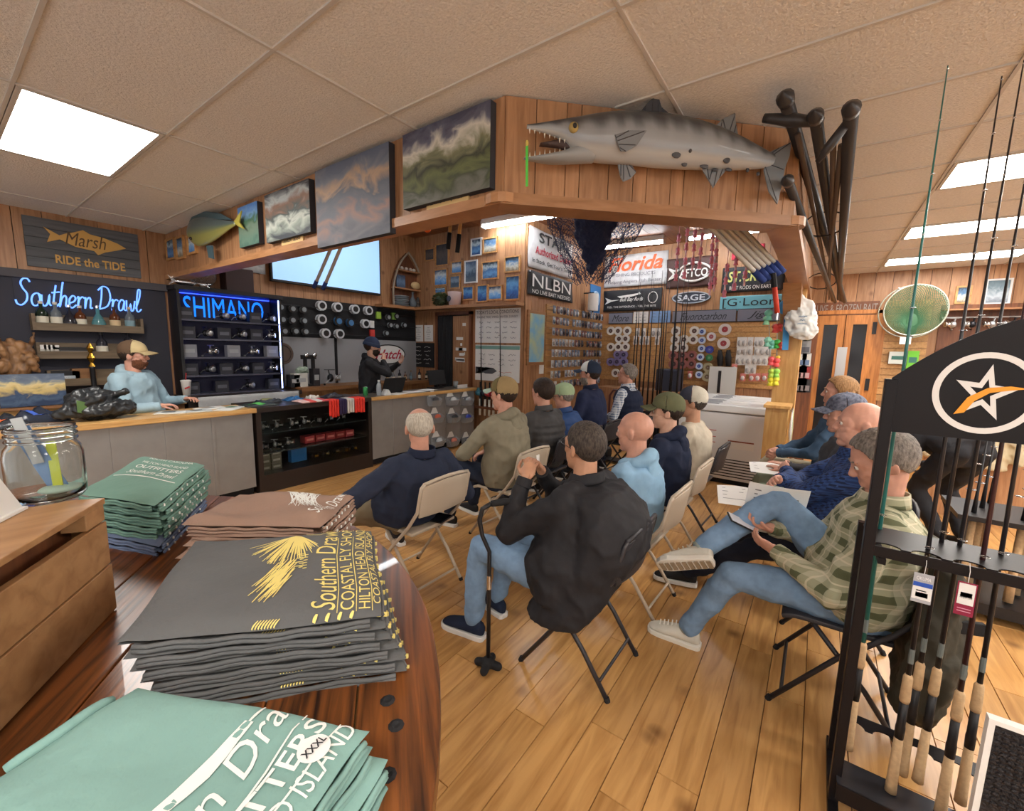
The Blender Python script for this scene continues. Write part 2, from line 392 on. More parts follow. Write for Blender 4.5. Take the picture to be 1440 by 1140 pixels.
for i in range(4):  # windows added out of view so daylight brightens the ceiling and room
    y0, y1 = YMIN+(YB-YMIN-.3)*i/4+.3, YMIN+(YB-YMIN-.3)*(i+1)/4; w_ = struct(obj('window_%d' % (i+1), MB().bx(XMIN-.05, XMIN-.045, y0, y1, .6, 2.6), M_PANE)); obj('window_frame', MB().bx(XMIN-.08, XMIN-.02, y0, y1, .6, .66).bx(XMIN-.08, XMIN-.02, y0, y1, 2.54, 2.6).bx(XMIN-.08, XMIN-.02, y0, y0+.06, .66, 2.54).bx(XMIN-.08, XMIN-.02, y1-.06, y1, .66, 2.54), WHITE, w_)
    x0, x1 = XMIN+(XF-XMIN-.3)*i/4+.3, XMIN+(XF-XMIN-.3)*(i+1)/4; w_ = struct(obj('window_%d' % (i+5), MB().bx(x0, x1, YMIN-.05, YMIN-.045, .6, 2.6), M_PANE)); obj('window_frame', MB().bx(x0, x1, YMIN-.08, YMIN-.02, .6, .66).bx(x0, x1, YMIN-.08, YMIN-.02, 2.54, 2.6).bx(x0, x0+.06, YMIN-.08, YMIN-.02, .66, 2.54).bx(x1-.06, x1, YMIN-.08, YMIN-.02, .66, 2.54), WHITE, w_)
struct(obj('wall_bay_end', MB().bx(XF, XF+.1, YD-.2, YP, CEIL, CEIL_IN), M_GAP))
cin = struct(obj('ceiling_bay', MB().bx(XB, XF, YD, YB, CEIL_IN, CEIL_IN+.1), M_GAP))
M_CB = wood('bay_ceiling_wood', srgb(150, 96, 56), srgb(116, 70, 38), (.5, 5, 5), rough=.5)
for j in range(31):
    y = YD+.2*j
    obj('ceiling_board', MB().bx(XB, XF, y+.003, min(y+.197, YB), CEIL_IN-.012, CEIL_IN), M_CB, cin)
# dropped beam with boarded fascia: long run, diagonal, side run
ZB = 2.40
def beam(name, p0, p1, w, th=.11):
    p0, p1 = Vector(p0), Vector(p1); d = (p1-p0); L = d.length; d.normalize(); nrm = Vector((d.y, -d.x))
    if nrm.dot(-(p0+p1)/2) < 0: nrm = -nrm      # towards the camera side
    q = p0-nrm*th
    def P3(s, t, z): a = p0+d*s-nrm*t; return (a.x, a.y, z)
    mb = MB(); c = [P3(0, .014, ZB), P3(L, .014, ZB), P3(L, th, ZB), P3(0, th, ZB)]
    mb.add(c+[(x, y, CEIL_IN) for x, y, z in c], [(0, 1, 2, 3), (7, 6, 5, 4), (0, 4, 5, 1), (1, 5, 6, 2), (2, 6, 7, 3), (3, 7, 4, 0)])
    root = struct(obj(name, mb, M_GAP))
    def slab(nm, s0, s1, t0, t1, z0, z1, m):
        c = [P3(s0, t0, z0), P3(s1, t0, z0), P3(s1, t1, z0), P3(s0, t1, z0)]
        return obj(nm, MB().add(c+[(x, y, z1) for x, y, z in c], [(0, 1, 2, 3), (7, 6, 5, 4), (0, 4, 5, 1), (1, 5, 6, 2), (2, 6, 7, 3), (3, 7, 4, 0)]), m, root)
    n = round(L/w); rr = random.Random(5); cuts = [0]
    for i in range(n): cuts.append(cuts[-1]+rr.choice((.55, 1, 1.15, 1.15)))
    for i in range(n): slab('fascia_board', cuts[i]/cuts[-1]*L+.002, cuts[i+1]/cuts[-1]*L-.002, 0, .014, ZB, CEIL, W_BOARD)
    slab('bottom_trim', -.02, L+.02, -.03, th+.02, ZB-.05-.003*int(name[-1]), ZB, W_TRIM)
    slab('inner_facing', 0, L, th, th+.012, ZB, CEIL_IN, W_BOARD)
    return root
beam('trim_1', (XB, YB-.02), (XB, 1.384), .16)
beam('trim_2', (XB, 1.384), (XD, YD), .125)
beam('trim_3', (XD, YD), (XF-.02, YD), .2)
for cx_, cy_ in ((XB+.045, 1.384+.04), (XD+.045, YD+.04)): obj('corner_block', MB().lathe([(.1, ZB-.049), (.1, ZB-.002)], (cx_, cy_, 0), 16), W_TRIM, bpy.data.objects['trim_2'])
# column carrying the side beam
tcol = struct(obj('trim_4', MB().bx(5.78, 6.02, YD, YD+.2, 0, ZB-.05), M_GAP))
for (x0, x1, y0, y1) in ((5.765, 5.78, YD-.015, YD+.215), (5.78, 6.035, YD-.015, YD), (6.02, 6.035, YD, YD+.215), (5.78, 6.02, YD+.2, YD+.215)):
    obj('column_board', MB().bx(x0, x1, y0, y1, 0, ZB-.05), W_PINE, tcol)
obj('column_bracket', MB().prism([(0, 0), (.5, 0), (.0, -.4)], (5.765, YD+.02, ZB-.05), (-1, 0, 0), (0, 0, 1), (0, .16, 0)), W_TRIM, tcol)
# bare fluorescent strips under the raised bay ceiling
def strip_light(label, p0, p1, z=3.5):
    a, b = V3(p0, z), V3(p1, z); d = (b-a).normalized(); s = Vector((-d.y, d.x, 0))
    t = thing('strip_light', label, 'light', (a+b)/2, 0)
    obj('lamp_body', MB().bar(a+Vector((0, 0, .1)), b+Vector((0, 0, .1)), .13, .09), WHITE, t)
    for q in (-1, 1): obj('lamp_tube', MB().cyl(a+s*q*.035+d*.03+Vector((0, 0, .03)), b+s*q*.035-d*.03+Vector((0, 0, .03)), .019, .019, 10), M_TUBE, t)
    for e in (a, b): obj('end_cap', MB().box(e+Vector((0, 0, .06)), (.13, .025, .1), rz=math.atan2(s.y, s.x)), WHITE, t)
    obj('lamp_stem', MB().bx((a.x+b.x)/2-.02, (a.x+b.x)/2+.02, (a.y+b.y)/2-.02, (a.y+b.y)/2+.02, z+.1, CEIL_IN-.012), WHITE, t)
def V3(p, z): return Vector((p[0], p[1], z))
strip_light('long fluorescent strip light in front of the photo wall', (5.45, 4.55), (5.55, 2.9))
strip_light('fluorescent strip light above the white banner on the far wall', (7.7, 3.7), (7.8, 2.4))
strip_light('fluorescent strip light beyond the silver pole bundle', (7.85, 2.0), (7.85, .9))
strip_light('fluorescent strip light over the back counter beside the television', (3.2, 5.0), (4.5, 5.0), 3.55)
# ================================================================== people
def V(*a): return Vector(a)
def cloud(name, scale):
    t = bpy.data.textures.get(name)
    if not t: t = bpy.data.textures.new(name, 'CLOUDS'); t.noise_scale = scale; t.noise_depth = 2
    return t
def blob(name, mb, mat_, parent, voxel=.011, smooth=5, disp=0, dscale=.07, crease=0):
    o = obj(name, mb, mat_, parent, world=False)
    md = o.modifiers.new('remesh', 'REMESH'); md.mode = 'VOXEL'; md.voxel_size = voxel
    md = o.modifiers.new('smooth', 'SMOOTH'); md.factor = .5; md.iterations = smooth
    if disp:
        md = o.modifiers.new('folds', 'DISPLACE'); md.texture = cloud('folds_%d' % int(dscale*1000), dscale); md.strength = disp; md.mid_level = .5; md.texture_coords = 'GLOBAL'
    if crease:
        t = bpy.data.textures.get('creases') or bpy.data.textures.new('creases', 'MUSGRAVE'); t.musgrave_type = 'RIDGED_MULTIFRACTAL'; t.noise_scale = .13; t.octaves = 2; t.noise_intensity = .6
        md = o.modifiers.new('creases', 'DISPLACE'); md.texture = t; md.strength = crease; md.mid_level = .5; md.texture_coords = 'GLOBAL'
        md = o.modifiers.new('soft', 'SMOOTH'); md.factor = .5; md.iterations = 1
    PENDING.append(o); return o
def skin_mat(name, c):
    m = mat(name, c, rough=.5, var=.16, vscale=22, bump=.08, bscale=90)
    m.node_tree.nodes['Principled BSDF'].inputs['Subsurface Weight'].default_value = .12
    m.node_tree.nodes['Principled BSDF'].inputs['Subsurface Radius'].default_value = (.012, .005, .003)
    return m
def fabric(name, c, rough=.9, var=.18, vscale=9, bump=.35, bscale=14, stretch=(1, 1, 1)):
    return mat(name, c, rough=rough, var=var, vscale=vscale, bump=bump, bscale=bscale, stretch=stretch, spec=.25)
def hairm(name, c, c2): return mat(name, c, rough=.6, c2=c2, vscale=120, bump=.45, bscale=420, stretch=(1, 1, .25), spec=.3)
SKIN = skin_mat('skin_light', srgb(212, 166, 142)); SKIN_R = skin_mat('skin_ruddy', srgb(206, 152, 130)); SKIN_T = skin_mat('skin_tan', srgb(192, 142, 112))
SOLE_T = mat('sole_tread', srgb(150, 132, 108), rough=.7); EYE_W = mat('eye_white', srgb(225, 220, 212), rough=.2); EYE_D = mat('eye_dark', srgb(48, 34, 26), rough=.15); LIP = skin_mat('lip', srgb(178, 104, 90))
CR_C, CR_R = V(0, -.012, .03), V(.078, .1, .09)
JW_C, JW_R = V(0, .026, -.045), V(.06, .066, .078)
def exit_r(d, c, r):
    # distance from origin along unit d to leave ellipsoid
    a = sum((d[i]/r[i])**2 for i in range(3)); b = -2*sum(d[i]*c[i]/r[i]**2 for i in range(3)); k = sum((c[i]/r[i])**2 for i in range(3))-1
    D = b*b-4*a*k
    return (-b+math.sqrt(D))/(2*a) if D > 0 else 0
def rad(d): return max(exit_r(d, CR_C, CR_R), exit_r(d, JW_C, JW_R))
def shell(test, off, nu=56, nv=36, M=None, grow=None):
    """open patch of the head surface where test(point) holds, pushed out by off"""
    mb = MB(); pts = []; keep = []
    for j in range(nv+1):
        th = PI*j/nv
        for i in range(nu):
            q = 2*PI*i/nu; d = V(math.sin(th)*math.cos(q), math.sin(th)*math.sin(q), math.cos(th)); p = d*rad(d); keep.append(test(p)); p2 = d*(rad(d)+off+(grow(p) if grow else 0)); pts.append(M@p2 if M is not None else p2)
    fs = []
    for j in range(nv):
        for i in range(nu):
            q = (j*nu+i, (j+1)*nu+i, (j+1)*nu+(i+1) % nu, j*nu+(i+1) % nu)
            if sum(keep[x] for x in q) >= 3: fs.append(q)
    used = sorted({x for f in fs for x in f}); mp = {x: k for k, x in enumerate(used)}
    mb.add([pts[x] for x in used], [tuple(mp[x] for x in f) for f in fs]); return mb
def lerp_tab(tab, x):
    if x <= tab[0][0]: return tab[0][1]
    for (a, b), (c, d) in zip(tab, tab[1:]):
        if x <= c: return b+(d-b)*(x-a)/(c-a)
    return tab[-1][1]
HL = [(-.12, -.075), (-.05, -.05), (-.02, -.01), (.015, .0), (.03, .025), (.05, .06), (.075, .085), (.1, .1)]
def t_short(p): return p.z > lerp_tab(HL, p.y)
def t_ring(p): return p.z > lerp_tab(HL, p.y) and p.y < .05 and math.hypot(p.x, p.y+.005) > (.06 if p.y < .0 else .07)
def t_beard(p): return p.y > -.005 and p.z < -.028-.25*max(0, .05-p.y) and not (p.y > .075 and p.z > -.05)
def t_stub(p): return t_beard(p)
def ik(a, c, l1, l2, hint):
    a, c, hint = V(*a), V(*c), V(*hint); d = c-a; L = min(d.length, (l1+l2)*.999); d.normalize(); c = a+d*L
    x = (l1*l1-l2*l2+L*L)/(2*L); hgt = math.sqrt(max(l1*l1-x*x, 1e-6)); h = (hint-d*hint.dot(d)).normalized()
    return a+d*x+h*hgt, c
def hand_blob(mb, wrist, d, n, thumb, curl=.5, spread=1.0, pinch=0):
    d = V(*d).normalized(); n = V(*n); n = (n-d*n.dot(d)).normalized(); s = d.cross(n).normalized()*thumb; w = V(*wrist)
    R = Matrix((d, s, n)).transposed()
    mb.ell(w+d*.048, (.052, .041, .016), R, 12, 8); mb.cap2(w-d*.02, w+d*.02, .026, .026, 10)
    for k, (o, L, r) in enumerate(((.030, .066, .0086), (.0105, .075, .009), (-.0095, .069, .0086), (-.029, .053, .0076))):
        p = w+d*(.088-.004*abs(k-1))+s*o; cur = d*1.0+s*(o*1.6*spread); ang = 0
        for seg in range(3):
            ang = curl*(.75 if seg == 0 else 1.0); cur = (cur*math.cos(ang)+n*math.sin(ang)).normalized() if seg == 0 else rot_toward(cur, n, d, curl)
            q = p+cur*L*(.46, .31, .25)[seg]; mb.cap2(p, q, r*(1-.06*seg), r*(.94-.06*seg), 8); p = q
    p = w+d*.028+s*.032; cur = (d*.62+s*.62+n*.35).normalized(); q = p+cur*.04; mb.cap2(p, q, .0125, .0105, 8)
    cur = (d*.9+s*.15+n*.45).normalized(); q2 = q+cur*.03; mb.cap2(q, q2, .0105, .0095, 8); q3 = q2+(cur+n*.2).normalized()*.024; mb.cap2(q2, q3, .0095, .008, 8)
def rot_toward(cur, n, d, a):
    ax = d.cross(n).normalized(); return (Matrix.Rotation(a, 3, ax)@cur).normalized()

def person(name, label, loc, rz, top=1.3, neck=(0, .02), hipz=.53, lean=0, sw=.185, girth=1.0, fat=0, head=(0, 0, 0), hands=None, feet=None, hand_n=None, curl=.55,
           skin=SKIN, topm=None, legm=None, shoem=None, solem=None, hair=None, hairstyle='short', beard=None, cap=None, glasses=None, hood=None, puff=False, vest=None, collar=None,
           shorts=False, sleeve=1.0, detail=1, elbow=((-.5, -.3, -.8), (.5, -.3, -.8)), knee=None, coat_len=0, neck_r=.058, hs=1.0, stand=False, twist=0, sock=None, face=True, gloves=None, drape=False):
    root = thing('person', label, 'person', loc, rz)
    vb = .011 if detail else .014
    Nk = V(neck[0], neck[1], top-.275*hs); Hp = V(0, 0, hipz)
    ax = (Nk-Hp); TL = ax.length; ax.normalize()
    rv = Matrix.Rotation(twist, 3, 'Z')@V(1, 0, 0); fv = ax.cross(rv).normalized()*-1
    if fv.y < 0: fv = -fv
    def tor(scale, t0=-.1, t1=1.0, extra=0, quilt=0):
        tab_w = [(-.14, .168), (0, .178), (.2, .178), (.4, .172), (.6, .182), (.75, .19), (.86, .172), (.93, .13), (1.0, .075)]
        tab_d = [(-.14, .125), (0, .14), (.2, .145), (.4, .14), (.6, .14), (.75, .135), (.86, .115), (.93, .088), (1.0, .066)]
        rs = []; n = 46 if quilt else 16
        for i in range(n+1):
            t = t0+(t1-t0)*i/n; w = (lerp_tab(tab_w, t)*girth+extra)*scale*(sw/.185); d = (lerp_tab(tab_d, t)*girth+extra)*scale
            b = fat*math.exp(-((t-.22)/.22)**2); w += b*.55*scale; d += b*.7*scale
            if quilt: q = abs(math.sin((t-.02)*PI*7.5)); w += quilt*q; d += quilt*q
            back = -.018*math.sin(max(0, min(1, t))*PI)
            rs.append((Hp+ax*(TL*t)+fv*(b*.45+back), rv*w, fv*d))
        return rs
    sh = [Nk-ax*.075+rv*(s*sw)-fv*.005 for s in (-1, 1)]
    hands = hands or [(-.12, .32, hipz+.12), (.12, .32, hipz+.12)]
    el, wr = [], []
    for k in (0, 1): e, w = ik(sh[k], hands[k], .29*hs, .26*hs, elbow[k]); el.append(e); wr.append(w)
    feet = feet or ([(-.12, .36, .09), (.12, .36, .09)] if not stand else [(-.1, 0, .09), (.1, 0, .09)])
    hj = [Hp+V(s*.095, 0, -.01) for s in (-1, 1)]; kn, an = [], []
    for k in (0, 1):
        kk, a = ik(hj[k], feet[k][:3], .44*hs, .43*hs, (knee[k] if knee else ((-.15, 1, .7) if k == 0 else (.15, 1, .7)))); kn.append(kk); an.append(a)
    # ---- skin: head and neck, torso core, limbs and hands as one body
    H = Matrix.Translation(Nk+fv*.018+V(0, 0, .153*hs)) @ Matrix.Rotation(head[0], 4, 'Z') @ Matrix.Rotation(head[1], 4, 'X') @ Matrix.Rotation(head[2], 4, 'Y') @ Matrix.Scale(hs, 4)
    h3 = H.to_3x3(); hb = MB()
    def he(c, r, m=None): hb.ell(H@V(*c), r, (h3@m) if m is not None else h3, 20, 14)
    def hc(a, b, ra, rb): hb.cap2(H@V(*a), H@V(*b), ra*hs, rb*hs, 10)
    he(CR_C, CR_R); he(JW_C, JW_R); he((0, .062, -.1), (.03, .026, .022)); he((0, .045, .01), (.066, .05, .06))
    hc((0, .088, .012), (0, .106, -.022), .008, .0115); he((.009, .1, -.028), (.009, .011, .008)); he((-.009, .1, -.028), (.009, .011, .008))
    hc((-.038, .079, .026), (.038, .079, .026), .011, .011); hc((-.045, .06, -.02), (-.03, .075, -.03), .016, .014); hc((.045, .06, -.02), (.03, .075, -.03), .016, .014)
    hc((-.016, .086, -.062), (.016, .086, -.062), .0075, .0075); hc((-.013, .086, -.072), (.013, .086, -.072), .008, .008)
    for s in (-1, 1):
        m = Matrix.Rotation(s*.35, 3, 'Z')@Matrix.Rotation(-.2, 3, 'X'); he((s*.08, -.012, -.006), (.009, .02, .033), m); he((s*.074, -.004, -.02), (.012, .012, .018), m)
    Ht = H@V(0, -.02, -.045); hb.cap2(Nk-ax*.06, Ht, neck_r*1.15, neck_r*.95, 16)
    body = blob('body', hb, skin, root, voxel=.0048 if detail else .0065, smooth=4)
    rest = MB(); rest.rings(tor(.8, -.1, 1.0))
    for k in (0, 1):
        rest.cap2(sh[k], el[k], .045, .036); rest.cap2(el[k], wr[k], .036, .024)
        lr = 1.0 if shorts else .8
        rest.cap2(hj[k], kn[k], .075*lr, .052*lr); rest.cap2(kn[k], kn[k].lerp(an[k], .35), .05*lr, .052*lr); rest.cap2(kn[k].lerp(an[k], .35), an[k], .052*lr, .033*lr); 
    core = blob('body_core', rest, skin, root, voxel=.014, smooth=4)
    hm = MB(); dirs = []
    for k in (0, 1):
        d = (wr[k]-el[k]).normalized(); nn = hand_n[k] if hand_n else (0, 0, -1)
        hand_blob(hm, wr[k]-d*.02, d if not (hand_n and len(hand_n) > 2) else hand_n[2+k], nn, 1 if k == 0 else -1, curl if not isinstance(curl, tuple) else curl[k]); dirs.append(d)
    hd = blob('body_hands', hm, gloves or skin, root, voxel=.0042 if detail else .006, smooth=2)
    JOINBODY.append((body, core, hd))
    # ---- face
    if face:
        for s in (-1, 1):
            e = obj('eye', MB().ell(H@V(s*.031, .08, .006), (.0125, .0115, .0115), h3, 12, 8), EYE_W, root, world=False, smooth=True)
            obj('iris', MB().ell(H@V(s*.031, .0895, .006), (.0055, .0035, .0055), h3, 10, 6), EYE_D, e, world=False, smooth=True)
            if hair: obj('eyebrow', MB().tube([H@V(s*.014, .092, .026), H@V(s*.032, .0905, .031), H@V(s*.048, .078, .026)], [.003*hs, .004*hs, .002*hs], 6), hair, root, world=False)
    def patch(nm, test, off, m_, thick, sm=3, disp=0, grow=None):
        o = obj(nm, shell(test, off, M=H, grow=grow), m_, root, world=False)
        md = o.modifiers.new('solid', 'SOLIDIFY'); md.thickness = thick; md.offset = 1
        md = o.modifiers.new('smooth', 'SMOOTH'); md.factor = .5; md.iterations = sm
        md = o.modifiers.new('sub', 'SUBSURF'); md.levels = 1; md.render_levels = 1
        if disp: md = o.modifiers.new('d', 'DISPLACE'); md.texture = cloud('hairs', .012); md.strength = disp; md.texture_coords = 'LOCAL'
        PENDING.append(o); return o
    if hair:
        if hairstyle == 'short': patch('hair', t_short, .001, hair, .007, sm=5, disp=.004)
        elif hairstyle == 'thick': patch('hair', t_short, .003, hair, .014, sm=5, disp=.006)
        elif hairstyle == 'ring': patch('hair', t_ring, .0, hair, .005, sm=5, disp=.0015)
        elif hairstyle == 'under': patch('hair', lambda p: t_short(p) and p.z < .06, .001, hair, .009, disp=.006)
        elif hairstyle == 'long':
            patch('hair', t_short, .003, hair, .014, disp=.006)
            mb = MB()
            for s in (-1, 1): mb.rings([(H@V(s*.068, -.03, .04), h3@V(.018, 0, 0), h3@V(0, .05, 0)), (H@V(s*.082, -.03, -.03), h3@V(.018, 0, 0), h3@V(0, .058, 0)), (H@V(s*.085, -.035, -.1), h3@V(.018, 0, 0), h3@V(0, .055, 0)), (H@V(s*.07, -.05, -.155), h3@V(.02, 0, 0), h3@V(0, .04, 0))])
            mb.rings([(H@V(0, -.1, .03), h3@V(.07, 0, 0), h3@V(0, .02, 0)), (H@V(0, -.108, -.05), h3@V(.078, 0, 0), h3@V(0, .024, 0)), (H@V(0, -.1, -.12), h3@V(.075, 0, 0), h3@V(0, .025, 0)), (H@V(0, -.085, -.17), h3@V(.06, 0, 0), h3@V(0, .02, 0))])
            blob('hair_lengths', mb, hair, root, voxel=.007, smooth=3, disp=.01, dscale=.02)
    if beard: patch('beard', t_beard, .001, beard, .012, disp=.012)
    if glasses:
        g = MB()
        for s in (-1, 1):
            g.tube([H@V(s*.034+.021*math.cos(q), .104, .004+.017*math.sin(q)) for q in [2*PI*i/12 for i in range(12)]], .0016, 6, closed=True)
            g.tube([H@V(s*.055, .102, .01), H@V(s*.078, .07, .012), H@V(s*.086, .0, .006), H@V(s*.082, -.02, -.008)], .0016, 6)
        g.tube([H@V(-.013, .105, .008), H@V(0, .108, .012), H@V(.013, .105, .008)], .0015, 6)
        obj('glasses', g, glasses, root, world=False)
    if cap:
        cf, cb, br = cap[:3]; kind = cap[3] if len(cap) > 3 else 'cap'; turn = cap[4] if len(cap) > 4 else 0
        if kind == 'beanie':
            patch('beanie', lambda p: p.z > .012-.25*p.y, .008, cf, .006, grow=lambda p: .012*max(0, p.z-.06)/.05)
            patch('beanie_cuff', lambda p: .0-.25*p.y < p.z < .05-.25*p.y, .014, cb, .008)
        else:
            ln = lambda p: .03+.16*max(p.y, -.05)-.01
            gr = lambda p: .016*max(0, min(1, (p.z-.02)/.07))
            Rt = Matrix.Rotation(turn, 3, 'Z')
            patch('cap_front', lambda p: p.z > ln(p) and p.y > -.002, .006, cf, .004, grow=gr, sm=2)
            patch('cap_back', lambda p: p.z > ln(p)-.006 and p.y <= .006, .0055, cb, .004, grow=gr, sm=2)
            def bf(u, v):
                a = (u-.5)*2*1.15; w = math.cos(a)
                return H@V(math.sin(a)*(.08+.006*v), .028+w*.072+v*.082*max(w, 0)**.6, .052-.014*abs(math.sin(a))**2*1.6-v*.018-.008*v*math.sin(a)**2)
            o = obj('cap_brim', MB().grid(16, 6, bf), br, root, world=False, smooth=True, solid=.004)
            obj('cap_button', MB().ell(H@V(0, -.012, .146), (.007, .007, .004), h3, 8, 6), br, root, world=False, smooth=True)
            if kind == 'mesh':
                pass
    # ---- clothes
    tm = MB(); q_ = .016 if puff else 0
    ex = .012
    r = tor(1.0, -.12-coat_len, .99, ex, 0 if vest else q_); tm.rings(r)
    if drape: tm.rings([(V(.1, -.09, .96), V(.2, 0, 0), V(0, .1, 0)), (V(.09, -.17, .84), V(.255, 0, 0), V(0, .15, 0)), (V(.06, -.17, .7), V(.255, 0, 0), V(0, .17, 0)), (V(-.01, -.1, .56), V(.2, 0, 0), V(0, .16, 0)), (V(-.11, -.05, .45), V(.14, 0, 0), V(0, .17, 0)), (V(-.16, .0, .36), V(.1, 0, 0), V(0, .15, 0))])
    for k, s in ((0, -1), (1, 1)):
        tm.cap2(Nk-ax*.055+rv*(s*.05), sh[k]+V(0, 0, .004), .062*girth, .068*girth)
        w_ = el[k].lerp(wr[k], .88 if sleeve == 1 else .0)
        if sleeve == 1:
            tm.cap2(sh[k], el[k], .069*girth, .057*girth); tm.cap2(el[k], w_, .056*girth, .041)
        else: tm.cap2(sh[k], sh[k].lerp(el[k], .75), .068*girth, .064*girth)
        if puff and not vest:
            for i in range(7): p = sh[k].lerp(el[k], i/6); tm.ell(p, (.072, .072, .04), None, 12, 8)
    o_top = blob('shirt' if not puff else 'jacket', tm, topm, root, voxel=vb, smooth=5 if not puff else 3, disp=.018, dscale=.085, crease=0 if puff else .016)
    if sleeve == 1:
        cm = MB()
        for k in (0, 1):
            d = (wr[k]-el[k]).normalized(); c = el[k].lerp(wr[k], .9); obj('cuff', MB().cyl(c-d*.03, c+d*.018, .043, .04, 14), topm, root, world=False, smooth=False, bevel=.004)
    if vest:
        vm = MB(); vm.rings(tor(1.05, -.16, .93, .026, .014 if puff else 0))
        for k, s in ((0, -1), (1, 1)): vm.cap2(Nk-ax*.045+rv*(s*.05), Nk-ax*.06+rv*(s*sw*.82), .07*girth, .074*girth)
        blob('vest', vm, vest, root, voxel=vb, smooth=3, disp=.01, dscale=.06)
    if collar:
        c0 = Nk+ax*.0-fv*.002; rs = neck_r*1.15
        cmb = MB(); n = 22
        def cf_(u, v): q = 2*PI*u; return c0+rv*(math.cos(q)*(rs+.012+v*.012))+fv*(math.sin(q)*(rs+.014+v*.014))+ax*(.055*(1-v)-.01+(-.012*math.sin(q)))
        obj('collar', MB().grid(24, 4, cf_), collar, root, world=False, smooth=True, solid=.006)
    if hood:
        hmz = MB(); pts = []
        for i in range(13):
            q = PI*1.1+(i/12)*PI*.8*1.0 - .0; 
        pts = [Nk+ax*(-.03+.045*(1-abs(u)))+rv*(u*.115)-fv*(.125*math.sqrt(max(0, 1-u*u))-.03)+ax*.01 for u in [(-1+2*i/12) for i in range(13)]]
        for i in range(12): hmz.cap2(pts[i], pts[i+1], .036+.018*(1-abs(-1+2*i/12)), .036+.018*(1-abs(-1+2*(i+1)/12)), 10)
        hmz.ell(Nk-fv*.12-ax*.1, (.085, .04, .085), None, 14, 10)
        blob('hood', hmz, hood, root, voxel=.01, smooth=5, disp=.016, dscale=.05)
    pmb = MB(); pmb.rings(tor(1.0, -.17, .1, .004))
    for k in (0, 1):
        pmb.cap2(hj[k], kn[k], .098*girth, .07 if not shorts else .085)
        if not shorts: pmb.cap2(kn[k], kn[k].lerp(an[k], .4), .068, .066); pmb.cap2(kn[k].lerp(an[k], .4), an[k]+(kn[k]-an[k]).normalized()*.04, .066, .058)
    blob('shorts' if shorts else 'trousers', pmb, legm, root, voxel=vb, smooth=5, disp=.014, dscale=.07, crease=.013)
    # ---- shoes
    for k in (0, 1):
        a = an[k]; sd = (a-kn[k]).normalized(); fwd = (feet[k][3] if len(feet[k]) > 3 else None)
        f = V(*fwd).normalized() if fwd else V((-.18 if k == 0 else .18), 1, 0).normalized()
        upn = V(0, 0, 1) if not fwd else (-sd-f*(-sd).dot(f)).normalized()
        sv = f.cross(upn).normalized(); base = a-upn*.09
        def sect(y, w, z0, z1): c = base+f*y+upn*((z0+z1)/2); return (c, sv*w, upn*((z1-z0)/2))
        sm_ = MB(); sm_.rings([sect(-.075, .012, .03, .08), sect(-.065, .03, .02, .1), sect(-.02, .037, .02, .112), sect(.03, .04, .02, .105), sect(.08, .043, .02, .088), sect(.13, .047, .02, .07), sect(.17, .043, .02, .058), sect(.195, .03, .022, .045), sect(.205, .01, .028, .036)])
        so = obj('shoe', sm_, shoem or BLACKM, root, world=False, smooth=True, sub=1)
        out = [(-.08, .02), (-.07, .034), (-.02, .04), (.03, .041), (.09, .046), (.14, .05), (.18, .045), (.205, .03), (.212, .012)]
        poly = [(w, y) for y, w in out]+[(-w, y) for y, w in reversed(out)]
        obj('sole', MB().prism(poly, base+upn*.0, sv, f, upn*.03), solem or WHITE, so, world=False, bevel=.004)
        if detail and fwd:
            for i in range(5): y = .05+.022*i; obj('lace', MB().bar(base+f*y-sv*.022+upn*(.108-.0085*i), base+f*(y+.008)+sv*.022+upn*(.108-.0085*i), .006, .004), solem or WHITE, so, world=False)
            for i in range(9): y = -.06+.03*i; obj('tread_block', MB().box(base+f*y-upn*.002, (.012, .012, .012), m=Matrix((sv*4.6, f*1.6, upn)).transposed()), SOLE_T, so, world=False)
        if sock is not None: obj('sock', MB().cyl(a-upn*.0, a-sd*.13, .042, .045, 14), sock, root, world=False, smooth=True)
    root['_H'] = 0
    return root, H, wr, kn, an, el
JOINBODY = []
def join_bodies():
    for body, core, hd in JOINBODY:
        bm = bmesh.new(); mats = [body.data.materials[0]]
        for i, o in enumerate((body, core, hd)):
            if len(o.data.materials) and o.data.materials[0] not in mats: mats.append(o.data.materials[0])
            mi = mats.index(o.data.materials[0]); tmp = o.data
            n0 = len(bm.faces); bm.from_mesh(tmp); bm.faces.ensure_lookup_table()
            for f in bm.faces[n0:]: f.material_index = mi; f.smooth = True
        me = bpy.data.meshes.new('body'); bm.to_mesh(me); bm.free()
        for m in mats: me.materials.append(m)
        body.data = me
        for o in (core, hd): bpy.data.objects.remove(o, do_unlink=True)

